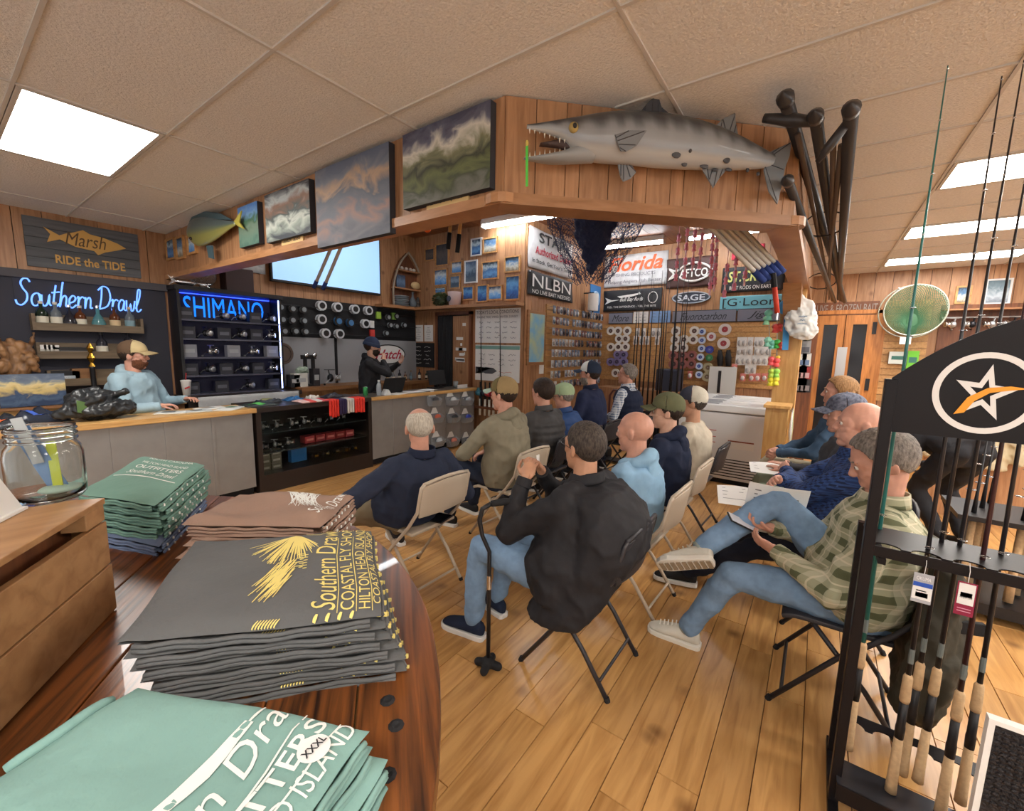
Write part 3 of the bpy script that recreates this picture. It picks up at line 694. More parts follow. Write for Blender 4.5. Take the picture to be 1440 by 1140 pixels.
# ---- folding chairs
def make_chair(name, m_, pad=None):
    t = thing(name, 'folding chair', 'chair')
    r = .0115
    se = MB(); n = 8
    def sf(u, v): x = (u-.5)*.4; y = -.17+v*.39; return V(x*(1-.04*(1-v)), y, .445-.012*math.sin(PI*u)*math.sin(PI*min(1, v*1.1))-.02*max(0, v-.85)/.15)
    obj('seat', MB().grid(8, 8, sf), pad or m_, t, world=False, smooth=True, solid=.022, bevel=.006)
    def bf(u, v): x = (u-.5)*.41; return V(x, -.245-.045*math.sin(PI*u)*.6-.035*v, .585+v*.2+.02*math.sin(PI*u)*v)
    obj('backrest', MB().grid(8, 4, bf), m_, t, world=False, smooth=True, solid=.014, bevel=.004)
    for s in (-1, 1):
        obj('leg', MB().tube([(s*.215, .235, .005), (s*.215, .0, .33), (s*.215, -.16, .5), (s*.213, -.245, .62), (s*.21, -.28, .78), (s*.19, -.285, .8)], r, 8), m_, t, world=False, smooth=True)
        obj('leg', MB().tube([(s*.19, -.235, .005), (s*.19, -.1, .2), (s*.185, .1, .43)], r, 8), m_, t, world=False, smooth=True)
        obj('foot_cap', MB().cyl((s*.19, -.237, 0), (s*.19, -.229, .02), .014, .014, 8), BLACKM, t, world=False)
        obj('foot_cap', MB().cyl((s*.215, .238, 0), (s*.215, .228, .02), .014, .014, 8), BLACKM, t, world=False)
        obj('hinge', MB().cyl((s*.2, -.03, .38), (s*.225, -.03, .38), .014, .014, 8), m_, t, world=False)
    obj('crossbar', MB().cyl((-.19, -.19, .08), (.19, -.19, .08), .008, .008, 8), m_, t, world=False)
    obj('crossbar', MB().cyl((-.215, .19, .07), (.215, .19, .07), .008, .008, 8), m_, t, world=False)
    obj('top_rail', MB().tube([(-.195, -.284, .8), (-.1, -.297, .815), (0, -.3, .82), (.1, -.297, .815), (.195, -.284, .8)], r, 8), m_, t, world=False, smooth=True)
    return t
# ---- chairs
CH_TAN = mat('tan_enamel', srgb(186, 170, 150), rough=.4); CH_BLK = mat('chair_black_enamel', srgb(44, 42, 46), rough=.45)
c_tan = make_chair('folding_chair', CH_TAN); c_blk = make_chair('folding_chair', CH_BLK, mat('chair_black_vinyl', srgb(52, 50, 54), rough=.5, bump=.1, bscale=300))
chairs = [(c_tan, 1.88, 2.13, 0, 'tan metal folding chair with a black tablet lying on its seat'),
          (c_tan, 2.88, 2.1, -.05, 'tan metal folding chair under the man in the olive hoodie'),
          (c_tan, 2.62, .88, -.03, 'tan metal folding chair under the bald man in the light blue hoodie'),
          (c_tan, 3.38, .9, -.04, 'tan metal folding chair under the man in olive cap and navy hoodie'),
          (c_blk, 1.905, .885, 0, 'black metal folding chair under the man with the walking cane'),
          (c_blk, 2.41, -.19, 0, 'black folding chair with a dark jacket hung on its back'),
          (c_blk, 3.12, -.2, 0, 'black folding chair under the bald man in the blue checked shirt'),
          (c_blk, 3.85, -.2, 0, 'black folding chair under the man in the camouflage cap'),
          (c_blk, 4.58, -.18, 0, 'black folding chair under the long-haired man'),
          (c_blk, 4.15, .9, -.05, 'black folding chair under the man in cream shirt and white-backed cap'),
          (c_blk, 3.55, 2.15, 0, 'black folding chair under the man in the charcoal quilted vest'),
          (c_blk, 4.1, 2.15, 0, 'black folding chair under the man in the pale green cap'),
          (c_blk, 4.66, 2.15, -.05, 'black folding chair under the bearded man in the navy pullover'),
          (c_blk, 5.25, 1.95, -.05, 'black folding chair under the man in glasses and navy vest')]
used = set()
for src, x, y, rz, lab in chairs:
    c = src if src not in used else copy_tree(src)
    used.add(src); c.location = (x, y, 0); c.rotation_euler = (0, 0, rz); c['label'] = lab; c['group'] = 'folding chairs of the audience'

JEANS = fabric('jeans_light', srgb(124, 152, 182), vscale=30); JEANS_M = fabric('jeans_mid', srgb(96, 118, 146), vscale=30); JEANS_D = fabric('jeans_dark', srgb(40, 46, 62))
HAIR_BK = hairm('hair_black', srgb(42, 36, 33), srgb(86, 76, 68)); HAIR_BR = hairm('hair_brown', srgb(60, 44, 34), srgb(34, 26, 22)); HAIR_GR = hairm('hair_grey', srgb(150, 140, 130), srgb(92, 84, 78)); HAIR_WH = hairm('hair_white', srgb(206, 198, 182), srgb(160, 150, 136)); HAIR_BL = hairm('hair_blond', srgb(164, 124, 82), srgb(116, 82, 50))
NAVY = fabric('cloth_navy', srgb(36, 42, 62)); BLKCL = fabric('cloth_black', srgb(40, 39, 42), rough=.7); KHAKI = fabric('cloth_khaki', srgb(120, 106, 84))
def P(key, **k): return person('person', **k)
# 1 man in black jacket with cane
SH_N = fabric('shoe_navy', srgb(38, 46, 66), bump=.2, bscale=200)
pb = P('black', label='man in black jacket, jeans and glasses seated with a walking cane', loc=(1.8, .9, 0), rz=-.06, top=1.265, neck=(.13, .02), hipz=.535, sw=.215, girth=1.18, fat=.05, drape=True, head=(-.3, .05, 0), hs=1.1,
       hands=[(-.07, .25, .98), (.09, .27, .97)], elbow=((-.35, 1, -.7), (.6, .6, -.8)), feet=[(-.15, .54, .09), (.1, .58, .09)], skin=SKIN_T, topm=BLKCL, legm=JEANS, shoem=SH_N, solem=WHITE, hair=HAIR_BK, glasses=mat('glasses_dark', srgb(30, 26, 26), rough=.3), collar=BLKCL, coat_len=.05, hand_n=[(.7, .3, -.4), (-.7, .3, -.4), (.45, .05, .6), (-.4, .1, .6)], curl=.8)
# 2 grey-haired man in navy
P('grey', label='grey-haired balding man in navy sweater seen from behind', loc=(1.84, 2.17, 0), rz=-.1, top=1.215, neck=(.05, -.08), hipz=.53, sw=.205, girth=1.12, fat=.05, head=(-.45, -.05, 0), hs=1.08,
  hands=[(-.42, .12, .5), (.16, -.02, .5)], elbow=((-.9, -.3, 0), (.9, -.5, .2)), feet=[(-.5, .62, .09), (.28, .55, .09)], skin=SKIN_R, topm=fabric('cloth_navy_sweater', srgb(44, 50, 68)), legm=KHAKI, shoem=BLKCL, hair=HAIR_WH, hairstyle='ring', collar=NAVY)
# 3 olive hoodie, tan cap
CAPT = fabric('cap_tan', srgb(168, 142, 100), bump=.6, bscale=260); CAPM = fabric('cap_mint', srgb(168, 186, 168)); CAPO = fabric('cap_olive_front', srgb(112, 100, 66))
P('olive', label='man in olive-grey hoodie and tan mesh-back cap with mint brim', loc=(2.87, 2.1, 0), rz=-.05, top=1.365, neck=(-.02, .02), hipz=.53, sw=.2, girth=1.12, fat=.03, head=(.1, -.03, 0), hs=1.1,
  hands=[(-.14, .36, .66), (.1, .36, .66)], elbow=((-1, -.1, -.3), (1, -.1, -.3)), feet=[(-.2, .5, .09), (.15, .55, .09)], skin=SKIN_R, topm=fabric('cloth_olive_grey', srgb(140, 132, 112)), legm=JEANS_D, hair=HAIR_BR, hairstyle='under', cap=(CAPO, CAPT, CAPM), hood=fabric('cloth_olive_hood', srgb(136, 128, 108)))
# 4 charcoal quilted vest
CHAR = fabric('cloth_charcoal_quilt', srgb(70, 68, 68), rough=.6)
P('puffer', label='dark-haired man in charcoal quilted jacket', loc=(3.55, 2.14, 0), rz=-.08, top=1.335, neck=(-.01, .02), hipz=.53, sw=.2, girth=1.1, head=(-.1, -.02, 0), hs=1.12, skin=SKIN_R, topm=CHAR, puff=True, legm=JEANS_D, hair=HAIR_BR, hairstyle='thick', collar=CHAR, detail=0)
# 5 pale green cap, blue puffer
BLUEP = fabric('cloth_blue_quilt', srgb(52, 78, 126), rough=.6); CAPG = fabric('cap_pale_green', srgb(172, 192, 152))
P('green', label='man in pale green cap and blue quilted jacket', loc=(4.1, 2.15, 0), rz=-.02, top=1.245, neck=(-.04, .06), hipz=.5, head=(.15, -.15, 0), hs=1.08, girth=1.05, skin=SKIN_R, topm=BLUEP, puff=True, legm=KHAKI, hair=HAIR_GR, hairstyle='under', cap=(CAPG, CAPG, CAPG), glasses=mat('glasses_dark', (0, 0, 0)), collar=BLUEP, detail=0)
# 6 bearded man, navy pullover
P('beard', label='grey-bearded man in navy pullover and navy cap with white front', loc=(4.66, 2.15, 0), rz=-.05, top=1.475, neck=(-.03, .03), hipz=.62, head=(.15, 0, 0), hs=1.12, girth=1.08, skin=SKIN_R, topm=fabric('cloth_navy_pullover', srgb(42, 48, 74)), legm=JEANS_D, hair=HAIR_BR, hairstyle='under', beard=HAIR_GR, cap=(WHITE, fabric('cap_navy', srgb(48, 56, 74)), fabric('cap_navy_brim', srgb(60, 74, 96))), collar=NAVY, detail=0)
# 7 glasses, navy vest, checked shirt
CHK = checks('shirt_white_check', srgb(214, 216, 220), srgb(150, 160, 176), srgb(110, 124, 150), .03)
P('glasses', label='grey-haired man in glasses, navy quilted vest and pale checked shirt', loc=(5.25, 1.95, 0), rz=.0, top=1.455, neck=(-.02, 0), hipz=.6, head=(.35, .1, 0), hs=1.05, girth=1.0, skin=SKIN_R, topm=CHK, vest=NAVY, puff=True, legm=JEANS_D, hair=HAIR_GR, hairstyle='thick', glasses=mat('glasses_dark', (0, 0, 0)), collar=CHK, detail=0, hands=[(-.16, .3, .75), (.12, .3, .75)])
# 8 bald man, light blue hoodie
P('bald', label='bald man in light blue hoodie seated beside the man with the cane', loc=(2.6, .87, 0), rz=-.08, top=1.245, neck=(.0, .02), hipz=.53, head=(.02, -.05, 0), hs=1.08, girth=1.05, skin=SKIN_R, topm=fabric('cloth_light_blue', srgb(142, 178, 206)), hood=fabric('cloth_light_blue_hood', srgb(146, 182, 208)), legm=JEANS_D, hands=[(-.1, .34, .66), (.1, .34, .66)])
# 9 olive cap navy hoodie
CAPOL = fabric('cap_olive_green', srgb(104, 104, 76))
P('olivecap', label='young man in olive green cap and navy hoodie', loc=(3.36, .88, 0), rz=-.05, top=1.29, neck=(.0, .03), hipz=.53, head=(.25, -.02, 0), hs=1.1, girth=1.0, topm=NAVY, hood=NAVY, legm=JEANS_D, hair=HAIR_BR, hairstyle='under', cap=(CAPOL, CAPOL, CAPOL), detail=1)
# 10 white-backed cap cream shirt
CAPW = fabric('cap_cream_mesh', srgb(212, 204, 186), bump=.6, bscale=260); CAPN = fabric('cap_slate', srgb(64, 66, 78)); CREAM = fabric('cloth_cream', srgb(196, 184, 164))
P('whitecap', label='man in cream shirt and slate cap with cream mesh back', loc=(4.13, .88, 0), rz=-.05, top=1.295, neck=(-.01, .02), hipz=.53, head=(.2, 0, 0), hs=1.12, girth=1.02, skin=SKIN_T, topm=CREAM, legm=fabric('cloth_grey_trouser', srgb(120, 116, 110)), hair=HAIR_BK, hairstyle='under', cap=(CAPN, CAPW, CAPN), detail=1, shoem=fabric('shoe_grey', srgb(170, 160, 146)))
# 11 plaid shirt man with phone
PLAID = checks('shirt_olive_plaid', srgb(176, 172, 146), srgb(120, 124, 92), srgb(86, 90, 62), .082, wide=.42, thin=srgb(206, 196, 168))
SHOE_C = fabric('shoe_cream', srgb(214, 208, 194), bump=.3, bscale=240)
pp = P('plaid', label='grey-haired man in olive plaid shirt looking at his phone, legs crossed', loc=(2.41, -.24, 0), rz=.0, top=1.3, neck=(0, -.04), hipz=.54, sw=.205, girth=1.15, fat=.05, head=(.12, -.42, 0), hs=1.12, skin=SKIN_R, topm=PLAID, legm=JEANS, shoem=SHOE_C, solem=mat('sole_offwhite', srgb(222, 216, 204), rough=.6), hair=HAIR_GR, hairstyle='thick', collar=PLAID,
       hands=[(-.12, .33, .70), (.02, .36, .75)], elbow=((-.7, -.6, -.6), (.7, -.4, -.6)), feet=[(-.06, .70, .09, (.02, 1, 0)), (-.13, .66, .60, (.0, .94, -.36))], knee=[(-.2, .5, 1), (.25, .4, 1)], hand_n=[(.5, .1, .4), (-.2, .2, .8), (.3, .95, .25), (-.45, .85, .2)], curl=.5, sock=fabric('sock_grey', srgb(176, 186, 178)))
# 12 bald man in blue check
BLK2 = checks('shirt_blue_check', srgb(34, 52, 96), srgb(52, 84, 142), srgb(24, 34, 66), .024, wide=.5)
P('baldblue', label='bald heavy-set man in blue checked shirt with folded arms', loc=(3.12, -.22, 0), rz=.02, top=1.36, neck=(0, -.02), hipz=.54, sw=.205, girth=1.18, fat=.1, head=(.15, .02, 0), hs=1.1, topm=BLK2, legm=fabric('cloth_dark_trouser', srgb(40, 44, 58)), skin=skin_mat('skin_pink', srgb(220, 164, 142)), collar=BLK2, neck_r=.07,
  hands=[(.1, .33, .88), (-.12, .36, .86)], elbow=((-.9, .1, -.6), (.9, .1, -.6)), feet=[(-.12, .84, .1), (.14, .8, .1)], hand_n=[(0, -.6, -.4), (0, -.6, -.4)])
# 13 camo cap
CAMO = mat('cap_camo', srgb(120, 124, 140), rough=.85, c2=srgb(58, 62, 78), vscale=48)
P('camo', label='young man in camouflage cap, charcoal sweatshirt and pale green shorts', loc=(3.87, -.2, 0), rz=.02, top=1.335, neck=(0, .0), hipz=.55, head=(.1, -.08, 0), hs=1.1, girth=1.02, skin=SKIN_R, topm=fabric('cloth_charcoal', srgb(72, 72, 76)), legm=fabric('cloth_pale_green', srgb(158, 168, 146)), shorts=True, hair=HAIR_BR, hairstyle='under', cap=(CAMO, CAMO, CAMO), feet=[(-.15, .6, .09), (.2, .5, .09)], hands=[(-.08, .36, .74), (.12, .36, .74)], shoem=SHOE_C)
# 14 long hair
P('longhair', label='long-haired man in slate blue sweatshirt and khaki shorts', loc=(4.58, -.18, 0), rz=.02, top=1.44, neck=(0, .0), hipz=.56, head=(.12, 0, 0), hs=1.1, girth=1.05, skin=SKIN_R, topm=fabric('cloth_slate_blue', srgb(66, 88, 112)), legm=fabric('cloth_sand', srgb(196, 186, 160)), shorts=True, hair=HAIR_BL, hairstyle='long', hands=[(-.14, .42, .74), (-.06, .42, .75)], feet=[(-.15, .55, .09), (.2, .5, .09)], detail=1, curl=.8, hand_n=[(.8, 0, -.4), (-.8, 0, -.4)])
# 15 presenter
P('presenter', label='man in black hoodie and dark beanie standing behind the counter, hands raised', loc=(3.95, 5.5, 0), rz=-2.35, top=1.73, neck=(0, .03), hipz=.93, stand=True, head=(.25, 0, 0), hs=1.08, girth=1.05, topm=BLKCL, hood=BLKCL, legm=JEANS_D, hair=HAIR_BR, hairstyle='under', beard=HAIR_BR, cap=(fabric('beanie_blue', srgb(52, 62, 86)), fabric('beanie_cuff', srgb(58, 70, 96)), None, 'beanie'),
  hands=[(-.26, .42, 1.36), (.03, .2, 1.4)], elbow=((-.8, .2, -.8), (.9, .1, -.8)), hand_n=[(.6, -.5, .2), (-.5, -.6, .2), (-.1, .5, .8), (-.25, .1, .9)], curl=.5)
# 16 man behind the bar counter
P('clerk', label='man in light blue hoodie and tan cap sitting behind the counter', loc=(1.2, 5.5, 0), rz=-2.35, top=1.6, neck=(0, .02), hipz=.82, head=(.25, -.05, 0), hs=1.05, girth=1.2, fat=.04, sw=.2, skin=SKIN_R, topm=fabric('cloth_pale_blue', srgb(158, 184, 196)), hood=fabric('cloth_pale_blue_hood', srgb(160, 186, 198)), legm=JEANS_D, hair=HAIR_BR, hairstyle='under', beard=hairm('beard_reddish', srgb(120, 74, 48), srgb(80, 48, 32)), cap=(fabric('cap_tan_front', srgb(196, 176, 132)), fabric('cap_brown_mesh', srgb(104, 82, 64)), fabric('cap_tan_brim', srgb(176, 156, 116))),
  hands=[(-.2, .36, 1.02), (.2, .36, 1.0)], feet=[(-.15, .14, .32), (.15, .14, .32)])
st = thing('bar_stool', 'plain dark stool under the man in the pale blue hoodie', 'stool', (1.2, 5.5, 0))
obj('seat', MB().lathe([(.01, .66), (.17, .66), (.18, .68), (.17, .7), (.01, .705)], (1.2, 5.5, 0)), BLACK, st)
for i in range(4): q = PI/4+i*PI/2; obj('leg', MB().cyl((1.2+.2*math.cos(q), 5.5+.2*math.sin(q), 0), (1.2+.12*math.cos(q), 5.5+.12*math.sin(q), .66), .015), BLACK, st)
# 17 shopper bending at the far racks
P('shopper', label='person in black bending over the shelves beyond the rod rack', loc=(5.0, -1.06, 0), rz=-1.0, top=1.22, neck=(.0, .3), hipz=.86, stand=True, head=(-.2, -.5, 0), hs=1.05, girth=1.1, topm=BLKCL, legm=BLKCL, hair=HAIR_BR, hands=[(-.15, .55, .6), (.15, .55, .6)], detail=0)

# ---- things people hold
def pix(root_loc, rz, p): c, s = math.cos(rz), math.sin(rz); return V(root_loc[0]+p[0]*c-p[1]*s, root_loc[1]+p[0]*s+p[1]*c, p[2])
cane = thing('walking_cane', 'black offset-handle walking cane with four-lobed rubber foot', 'cane', (1.545, 1.225, 0))
B = V(1.545, 1.225, 0); tp = B+V(.0, .02, .9)
path = [B+V(0, 0, .04), B+V(.005, .005, .45), B+V(.01, .01, .62), B+V(-.005, .045, .7), B+V(-.01, .06, .78), B+V(0, .05, .835), B+V(.03, .02, .86)]
obj('shaft', MB().tube(path, [.0105]*4+[.012]*3, 10), BLACK, cane, smooth=True)
obj('grip', MB().tube([B+V(.03, .02, .86), B+V(.08, -.02, .865), B+V(.13, -.06, .86)], [.015, .018, .014], 10), BLACKM, cane, smooth=True)
obj('collar', MB().cyl(B+V(.003, .003, .43), B+V(.0045, .0045, .5), .0125, .0125, 12), CHROME, cane)
ft = MB().ell(B+V(0, 0, .032), (.035, .035, .03))
for i in range(4): q = .3+i*PI/2; ft.cap2(B+V(.02*math.cos(q), .02*math.sin(q), .025), B+V(.055*math.cos(q), .055*math.sin(q), .021), .022, .021)
blob('rubber_foot', ft, BLACKM, cane, voxel=.005, smooth=3).matrix_parent_inverse = wmat(cane).inverted()
PAPER = mat('paper_white', srgb(232, 230, 226), rough=.8)
INK = mat('ink_grey', srgb(120, 118, 118), rough=.8)
def sheet(label, c, R, U, w, h, lines=9):
    R, U = V(*R).normalized(), V(*U); U = (U-R*R.dot(U)).normalized(); n = R.cross(U); c = V(*c)
    t = thing('paper_sheet', label, 'paper', c, 0, 'handout sheets')
    def f(u, v): return c+R*((u-.5)*w)+U*((v-.5)*h)+n*(.012*math.sin(PI*u)*v)
    obj('sheet', MB().grid(6, 6, f), PAPER, t, solid=.0012)
    rr = random.Random(len(label))
    lb = MB()
    for i in range(lines):
        v = .88-.75*i/lines; u0, u1 = .12, .5+.38*rr.random()
        a = [f(u0, v)+n*.002, f(u1, v)+n*.002, f(u1, v-.022)+n*.002, f(u0, v-.022)+n*.002]; lb.add(a, [(0, 1, 2, 3)])
    obj('print', lb, INK, t); return t
sheet('white printed handout held up by the man in the plaid shirt', (2.52, .12, .815), (.25, -1, -.05), (-.2, -.3, .9), .27, .30)
sheet('printed handout lying on the lap of the bald man in blue checks', (3.02, .34, .70), (.25, -1, 0), (.9, .2, .3), .25, .2, 4)
sheet('printed handout lying on the lap of the man in camouflage cap', (3.78, .25, .735), (.2, -1, 0), (.95, .2, .15), .24, .2, 3)
sheet('small white slip in the hands of the man with the cane', (1.88, 1.17, 1.03), (1, .2, 0), (0, .2, 1), .03, .06, 0)
ph = thing('phone', 'dark smartphone held in both hands by the man in the plaid shirt', 'phone', (2.34, .245, .77))
Rm = Matrix.Rotation(.5, 3, 'X')@Matrix.Rotation(.5, 3, 'Z')
obj('phone_body', MB().box((2.34, .235, .775), (.075, .155, .009), m=Rm), BLACK, ph, bevel=.003)
obj('screen', MB().box(V(2.34, .235, .775)+Rm@V(0, 0, .005), (.068, .145, .001), m=Rm), mat('screen_lit', srgb(190, 190, 196), rough=.1, emit=.15), ph)
tb = thing('tablet', 'black tablet lying on the tan chair seat', 'tablet', (1.96, 2.06, .456))
obj('tablet_body', MB().box((1.96, 2.04, .464), (.15, .21, .008), rz=.2), BLACK, tb, bevel=.003)
obj('screen', MB().box((1.96, 2.04, .4685), (.135, .19, .001), rz=.2), mat('screen_dark', srgb(18, 18, 20), rough=.08), tb)
# jacket over chair back
OLV = fabric('cloth_dark_olive', srgb(66, 62, 52), rough=.7)
jk = MB()
jk.rings([(V(2.41, -.475, .83), V(.2, 0, 0), V(0, .035, .0)), (V(2.41, -.49, .76), V(.25, 0, 0), V(0, .06, 0)), (V(2.4, -.5, .6), V(.27, 0, 0), V(0, .07, 0)), (V(2.38, -.49, .42), V(.28, 0, 0), V(0, .085, 0)), (V(2.35, -.47, .26), V(.25, 0, 0), V(0, .085, 0)), (V(2.33, -.46, .17), V(.15, 0, 0), V(0, .06, 0))])
jk.cap2(V(2.2, -.47, .78), V(2.13, -.44, .45), .06, .055); jk.cap2(V(2.13, -.44, .45), V(2.16, -.4, .25), .055, .05)
jr = thing('jacket', 'dark olive jacket hung over the back of the black folding chair', 'jacket', (2.4, -.48, .2))
o = blob('jacket_cloth', jk, OLV, jr, voxel=.011, smooth=4, disp=.05, dscale=.09); o.matrix_parent_inverse = wmat(jr).inverted()
obj('pocket_flap', MB().box((2.2, -.545, .62), (.02, .1, .05), rz=.4), BLACKM, jr, bevel=.004)
# ================================================================== counter run
RX, UZ = V(1, 0, 0), V(0, 0, 1)      # wall y=const read along +x
RY = V(0, -1, 0)                     # wall x=const read along -y
CY, CZ = 4.75, .94
M_PAN = mat('counter_grey_metal', srgb(150, 148, 146), rough=.45, metal=.35, var=.12, vscale=8)
M_SEAM = mat('counter_seam', srgb(112, 110, 108), rough=.5, metal=.3)
M_TOPD = mat('counter_top_dark', srgb(88, 78, 70), rough=.3)
def counter(label, x0, x1, n, dy=0):
    t = thing('counter', label, 'counter', ((x0+x1)/2, CY+.3, 0))
    obj('body', MB().bx(x0, x1, CY+.02, CY+.42, .1, CZ-.04), M_SEAM, t); obj('toe_kick', MB().bx(x0, x1, CY+.08, CY+.42, 0, .1), BLACKM, t)
    w = (x1-x0)/n
    for i in range(n):
        obj('front_panel', MB().bx(x0+i*w+.006, x0+(i+1)*w-.006, CY, CY+.02, .1, CZ-.045), M_PAN, t)
        obj('panel_strip', MB().bx(x0+i*w-.012, x0+i*w+.012, CY-.008, CY, .1, CZ-.045), M_PAN, t)
    return t
counter('grey metal-panelled counter below the man in the pale blue hoodie', -.6, 1.97, 7)
counter('grey metal-panelled counter end hung with clear plastic bins', 3.44, 5.5, 6)
wt = thing('worktop', 'light wood-edged worktop with the black bag lying on it', 'worktop', (.7, CY+.3, CZ-.04))
obj('top', MB().bx(-.6, 1.99, CY+.02, CY+.46, CZ-.04, CZ), W_EDGE, wt); obj('edge', MB().bx(-.6, 2.0, CY-.03, CY+.02, CZ-.045, CZ+.002), W_EDGE, wt, bevel=.004)
wt = thing('worktop', 'dark worktop with light wood edge under the laptop', 'worktop', (4.5, CY+.3, CZ-.04))
obj('top', MB().bx(3.43, 5.52, CY+.02, CY+.46, CZ-.04, CZ), M_TOPD, wt); obj('edge', MB().bx(3.43, 5.53, CY-.03, CY+.02, CZ-.045, CZ+.002), W_EDGE, wt, bevel=.004); obj('edge', MB().bx(5.5, 5.53, CY+.02, CY+.46, CZ-.045, CZ+.002), W_EDGE, wt, bevel=.004)
# dark glass display case
DKW = mat('case_dark_wood', srgb(44, 34, 30), rough=.4)
dc = thing('display_case', 'dark glass-fronted display case full of reels and boxes', 'display case', (2.7, CY+.3, 0))
x0, x1 = 2.0, 3.43
obj('frame', MB().bx(x0, x0+.05, CY, CY+.6, 0, CZ).bx(x1-.05, x1, CY, CY+.6, 0, CZ).bx(x0+.05, x1-.05, CY, CY+.05, 0, .2).bx(x0+.05, x1-.05, CY, CY+.6, CZ-.05, CZ).bx(x0+.05, x1-.05, CY+.57, CY+.6, .2, CZ-.05), DKW, dc)
obj('base_board', MB().bx(x0+.05, x1-.05, CY+.05, CY+.57, .16, .2), DKW, dc)
for z in (.42, .64): obj('shelf', MB().bx(x0+.05, x1-.05, CY+.06, CY+.57, z-.006, z+.006), mat('case_shelf_glass', srgb(60, 66, 68), rough=.1), dc)
obj('front_glass', MB().bx(x0+.05, x1-.05, CY+.006, CY+.01, .2, CZ-.05), mat('case_glass', (.9, .95, .95), rough=.02, trans=1, ior=1.1), dc)
# ---- spinning reel, one of each look; copies share its meshes
def make_reel(name, label, m1, m2, s=1.0):
    t = thing(name, label, 'fishing reel'); S = lambda *a: V(*[q*s for q in a])
    obj('reel_body', MB().ell(S(0, 0, .05), (.022*s, .03*s, .03*s)), m1, t, world=False, smooth=True)
    obj('spool', MB().lathe([(.02*s, 0), (.026*s, .004*s), (.018*s, .008*s), (.018*s, .028*s), (.027*s, .032*s), (.02*s, .036*s)], S(.03, 0, .05), 14, Matrix.Rotation(PI/2, 3, 'Y')), m2, t, world=False, smooth=True)
    obj('bail', MB().tube([S(.035, -.03, .05), S(.06, -.028, .075), S(.065, 0, .09), S(.06, .028, .075), S(.035, .03, .05)], .0022*s, 6), CHROME, t, world=False)
    obj('crank', MB().tube([S(0, -.025, .045), S(-.005, -.05, .04), S(-.03, -.055, .015)], .004*s, 6), m2, t, world=False)
    obj('knob', MB().ell(S(-.035, -.06, .01), (.008*s, .012*s, .008*s), None, 8, 6), m1, t, world=False)
    obj('foot', MB().bar(S(-.005, 0, .07), S(-.012, 0, .105), .012*s, .008*s).bar(S(-.04, 0, .107), S(.03, 0, .107), .01*s, .005*s), m1, t, world=False)
    return t
DKM = mat('reel_dark', srgb(40, 40, 44), rough=.3, metal=.6); GLD = mat('reel_gold', srgb(196, 150, 60), rough=.25, metal=.9)
reel_dk = make_reel('fishing_reel', 'x', DKM, STEEL); reel_ch = make_reel('fishing_reel', 'x', STEEL, CHROME); reel_gd = make_reel('fishing_reel', 'x', DKM, GLD)
def put_reel(src, loc, rz, lab, grp, sc=1):
    c = copy_tree(src, loc, rz, lab, grp); c.scale = (sc, sc, sc); return c
def box_thing(name, label, cat, c, d, m_, rz=0, grp=None, strip=None, face='y'):
    t = thing(name, label, cat, (c[0], c[1], c[2]-d[2]/2), 0, grp)
    obj('carton', MB().box(c, d, rz), m_, t, bevel=.002)
    if strip: obj('label_print', MB().box((c[0]+d[0]*.0, c[1]-d[1]/2-.001, c[2]), (d[0]*.7, .002, d[2]*.3)) if face == 'y' else MB().box((c[0]-d[0]/2-.001, c[1], c[2]), (.002, d[1]*.7, d[2]*.3)), strip, t)
    return t
rr = random.Random(11)
G1 = 'reels in the glass display case'
for z, xs, src in ((.648, (2.15, 2.3, 2.47, 2.62), reel_ch), (.428, (2.13, 2.27, 2.42), reel_ch)):
    for x in xs: put_reel(src, (x, CY+.2, z), -1.2+rr.random(), 'chrome and grey spinning reel on a shelf of the glass case', G1)
for x in (2.72, 2.86, 3.0, 3.14, 3.27): put_reel(reel_gd, (x, CY+.22, .202), -1.3+rr.random(), 'dark reel with gold spool on the bottom of the glass case', G1+', gold spools')
for x in (2.78, 2.93, 3.1): put_reel(reel_dk, (x, CY+.22, .648), -1.3+rr.random(), 'dark spinning reel on the top shelf of the glass case', G1+', dark ones')
for i in range(5): box_thing('reel_box', 'red box in the row on the middle shelf of the glass case', 'box', (2.66+i*.135, CY+.22, .475), (.12, .12, .085), col_mat(150, 44, 44), grp='red boxes in the glass case', strip=col_mat(206, 120, 110))
for i in range(2):
    for j in range(3): box_thing('reel_box', 'olive camouflage box stacked in the corner of the glass case', 'box', (2.13+i*.12, CY+.2, .238+j*.076), (.11, .12, .074), col_mat(108, 104, 88), grp='olive boxes in the glass case', strip=col_mat(168, 164, 150))
box_thing('reel_box', 'bright blue box leaning in the bottom of the glass case', 'box', (2.58, CY+.32, .305), (.19, .08, .21), col_mat(44, 110, 170))
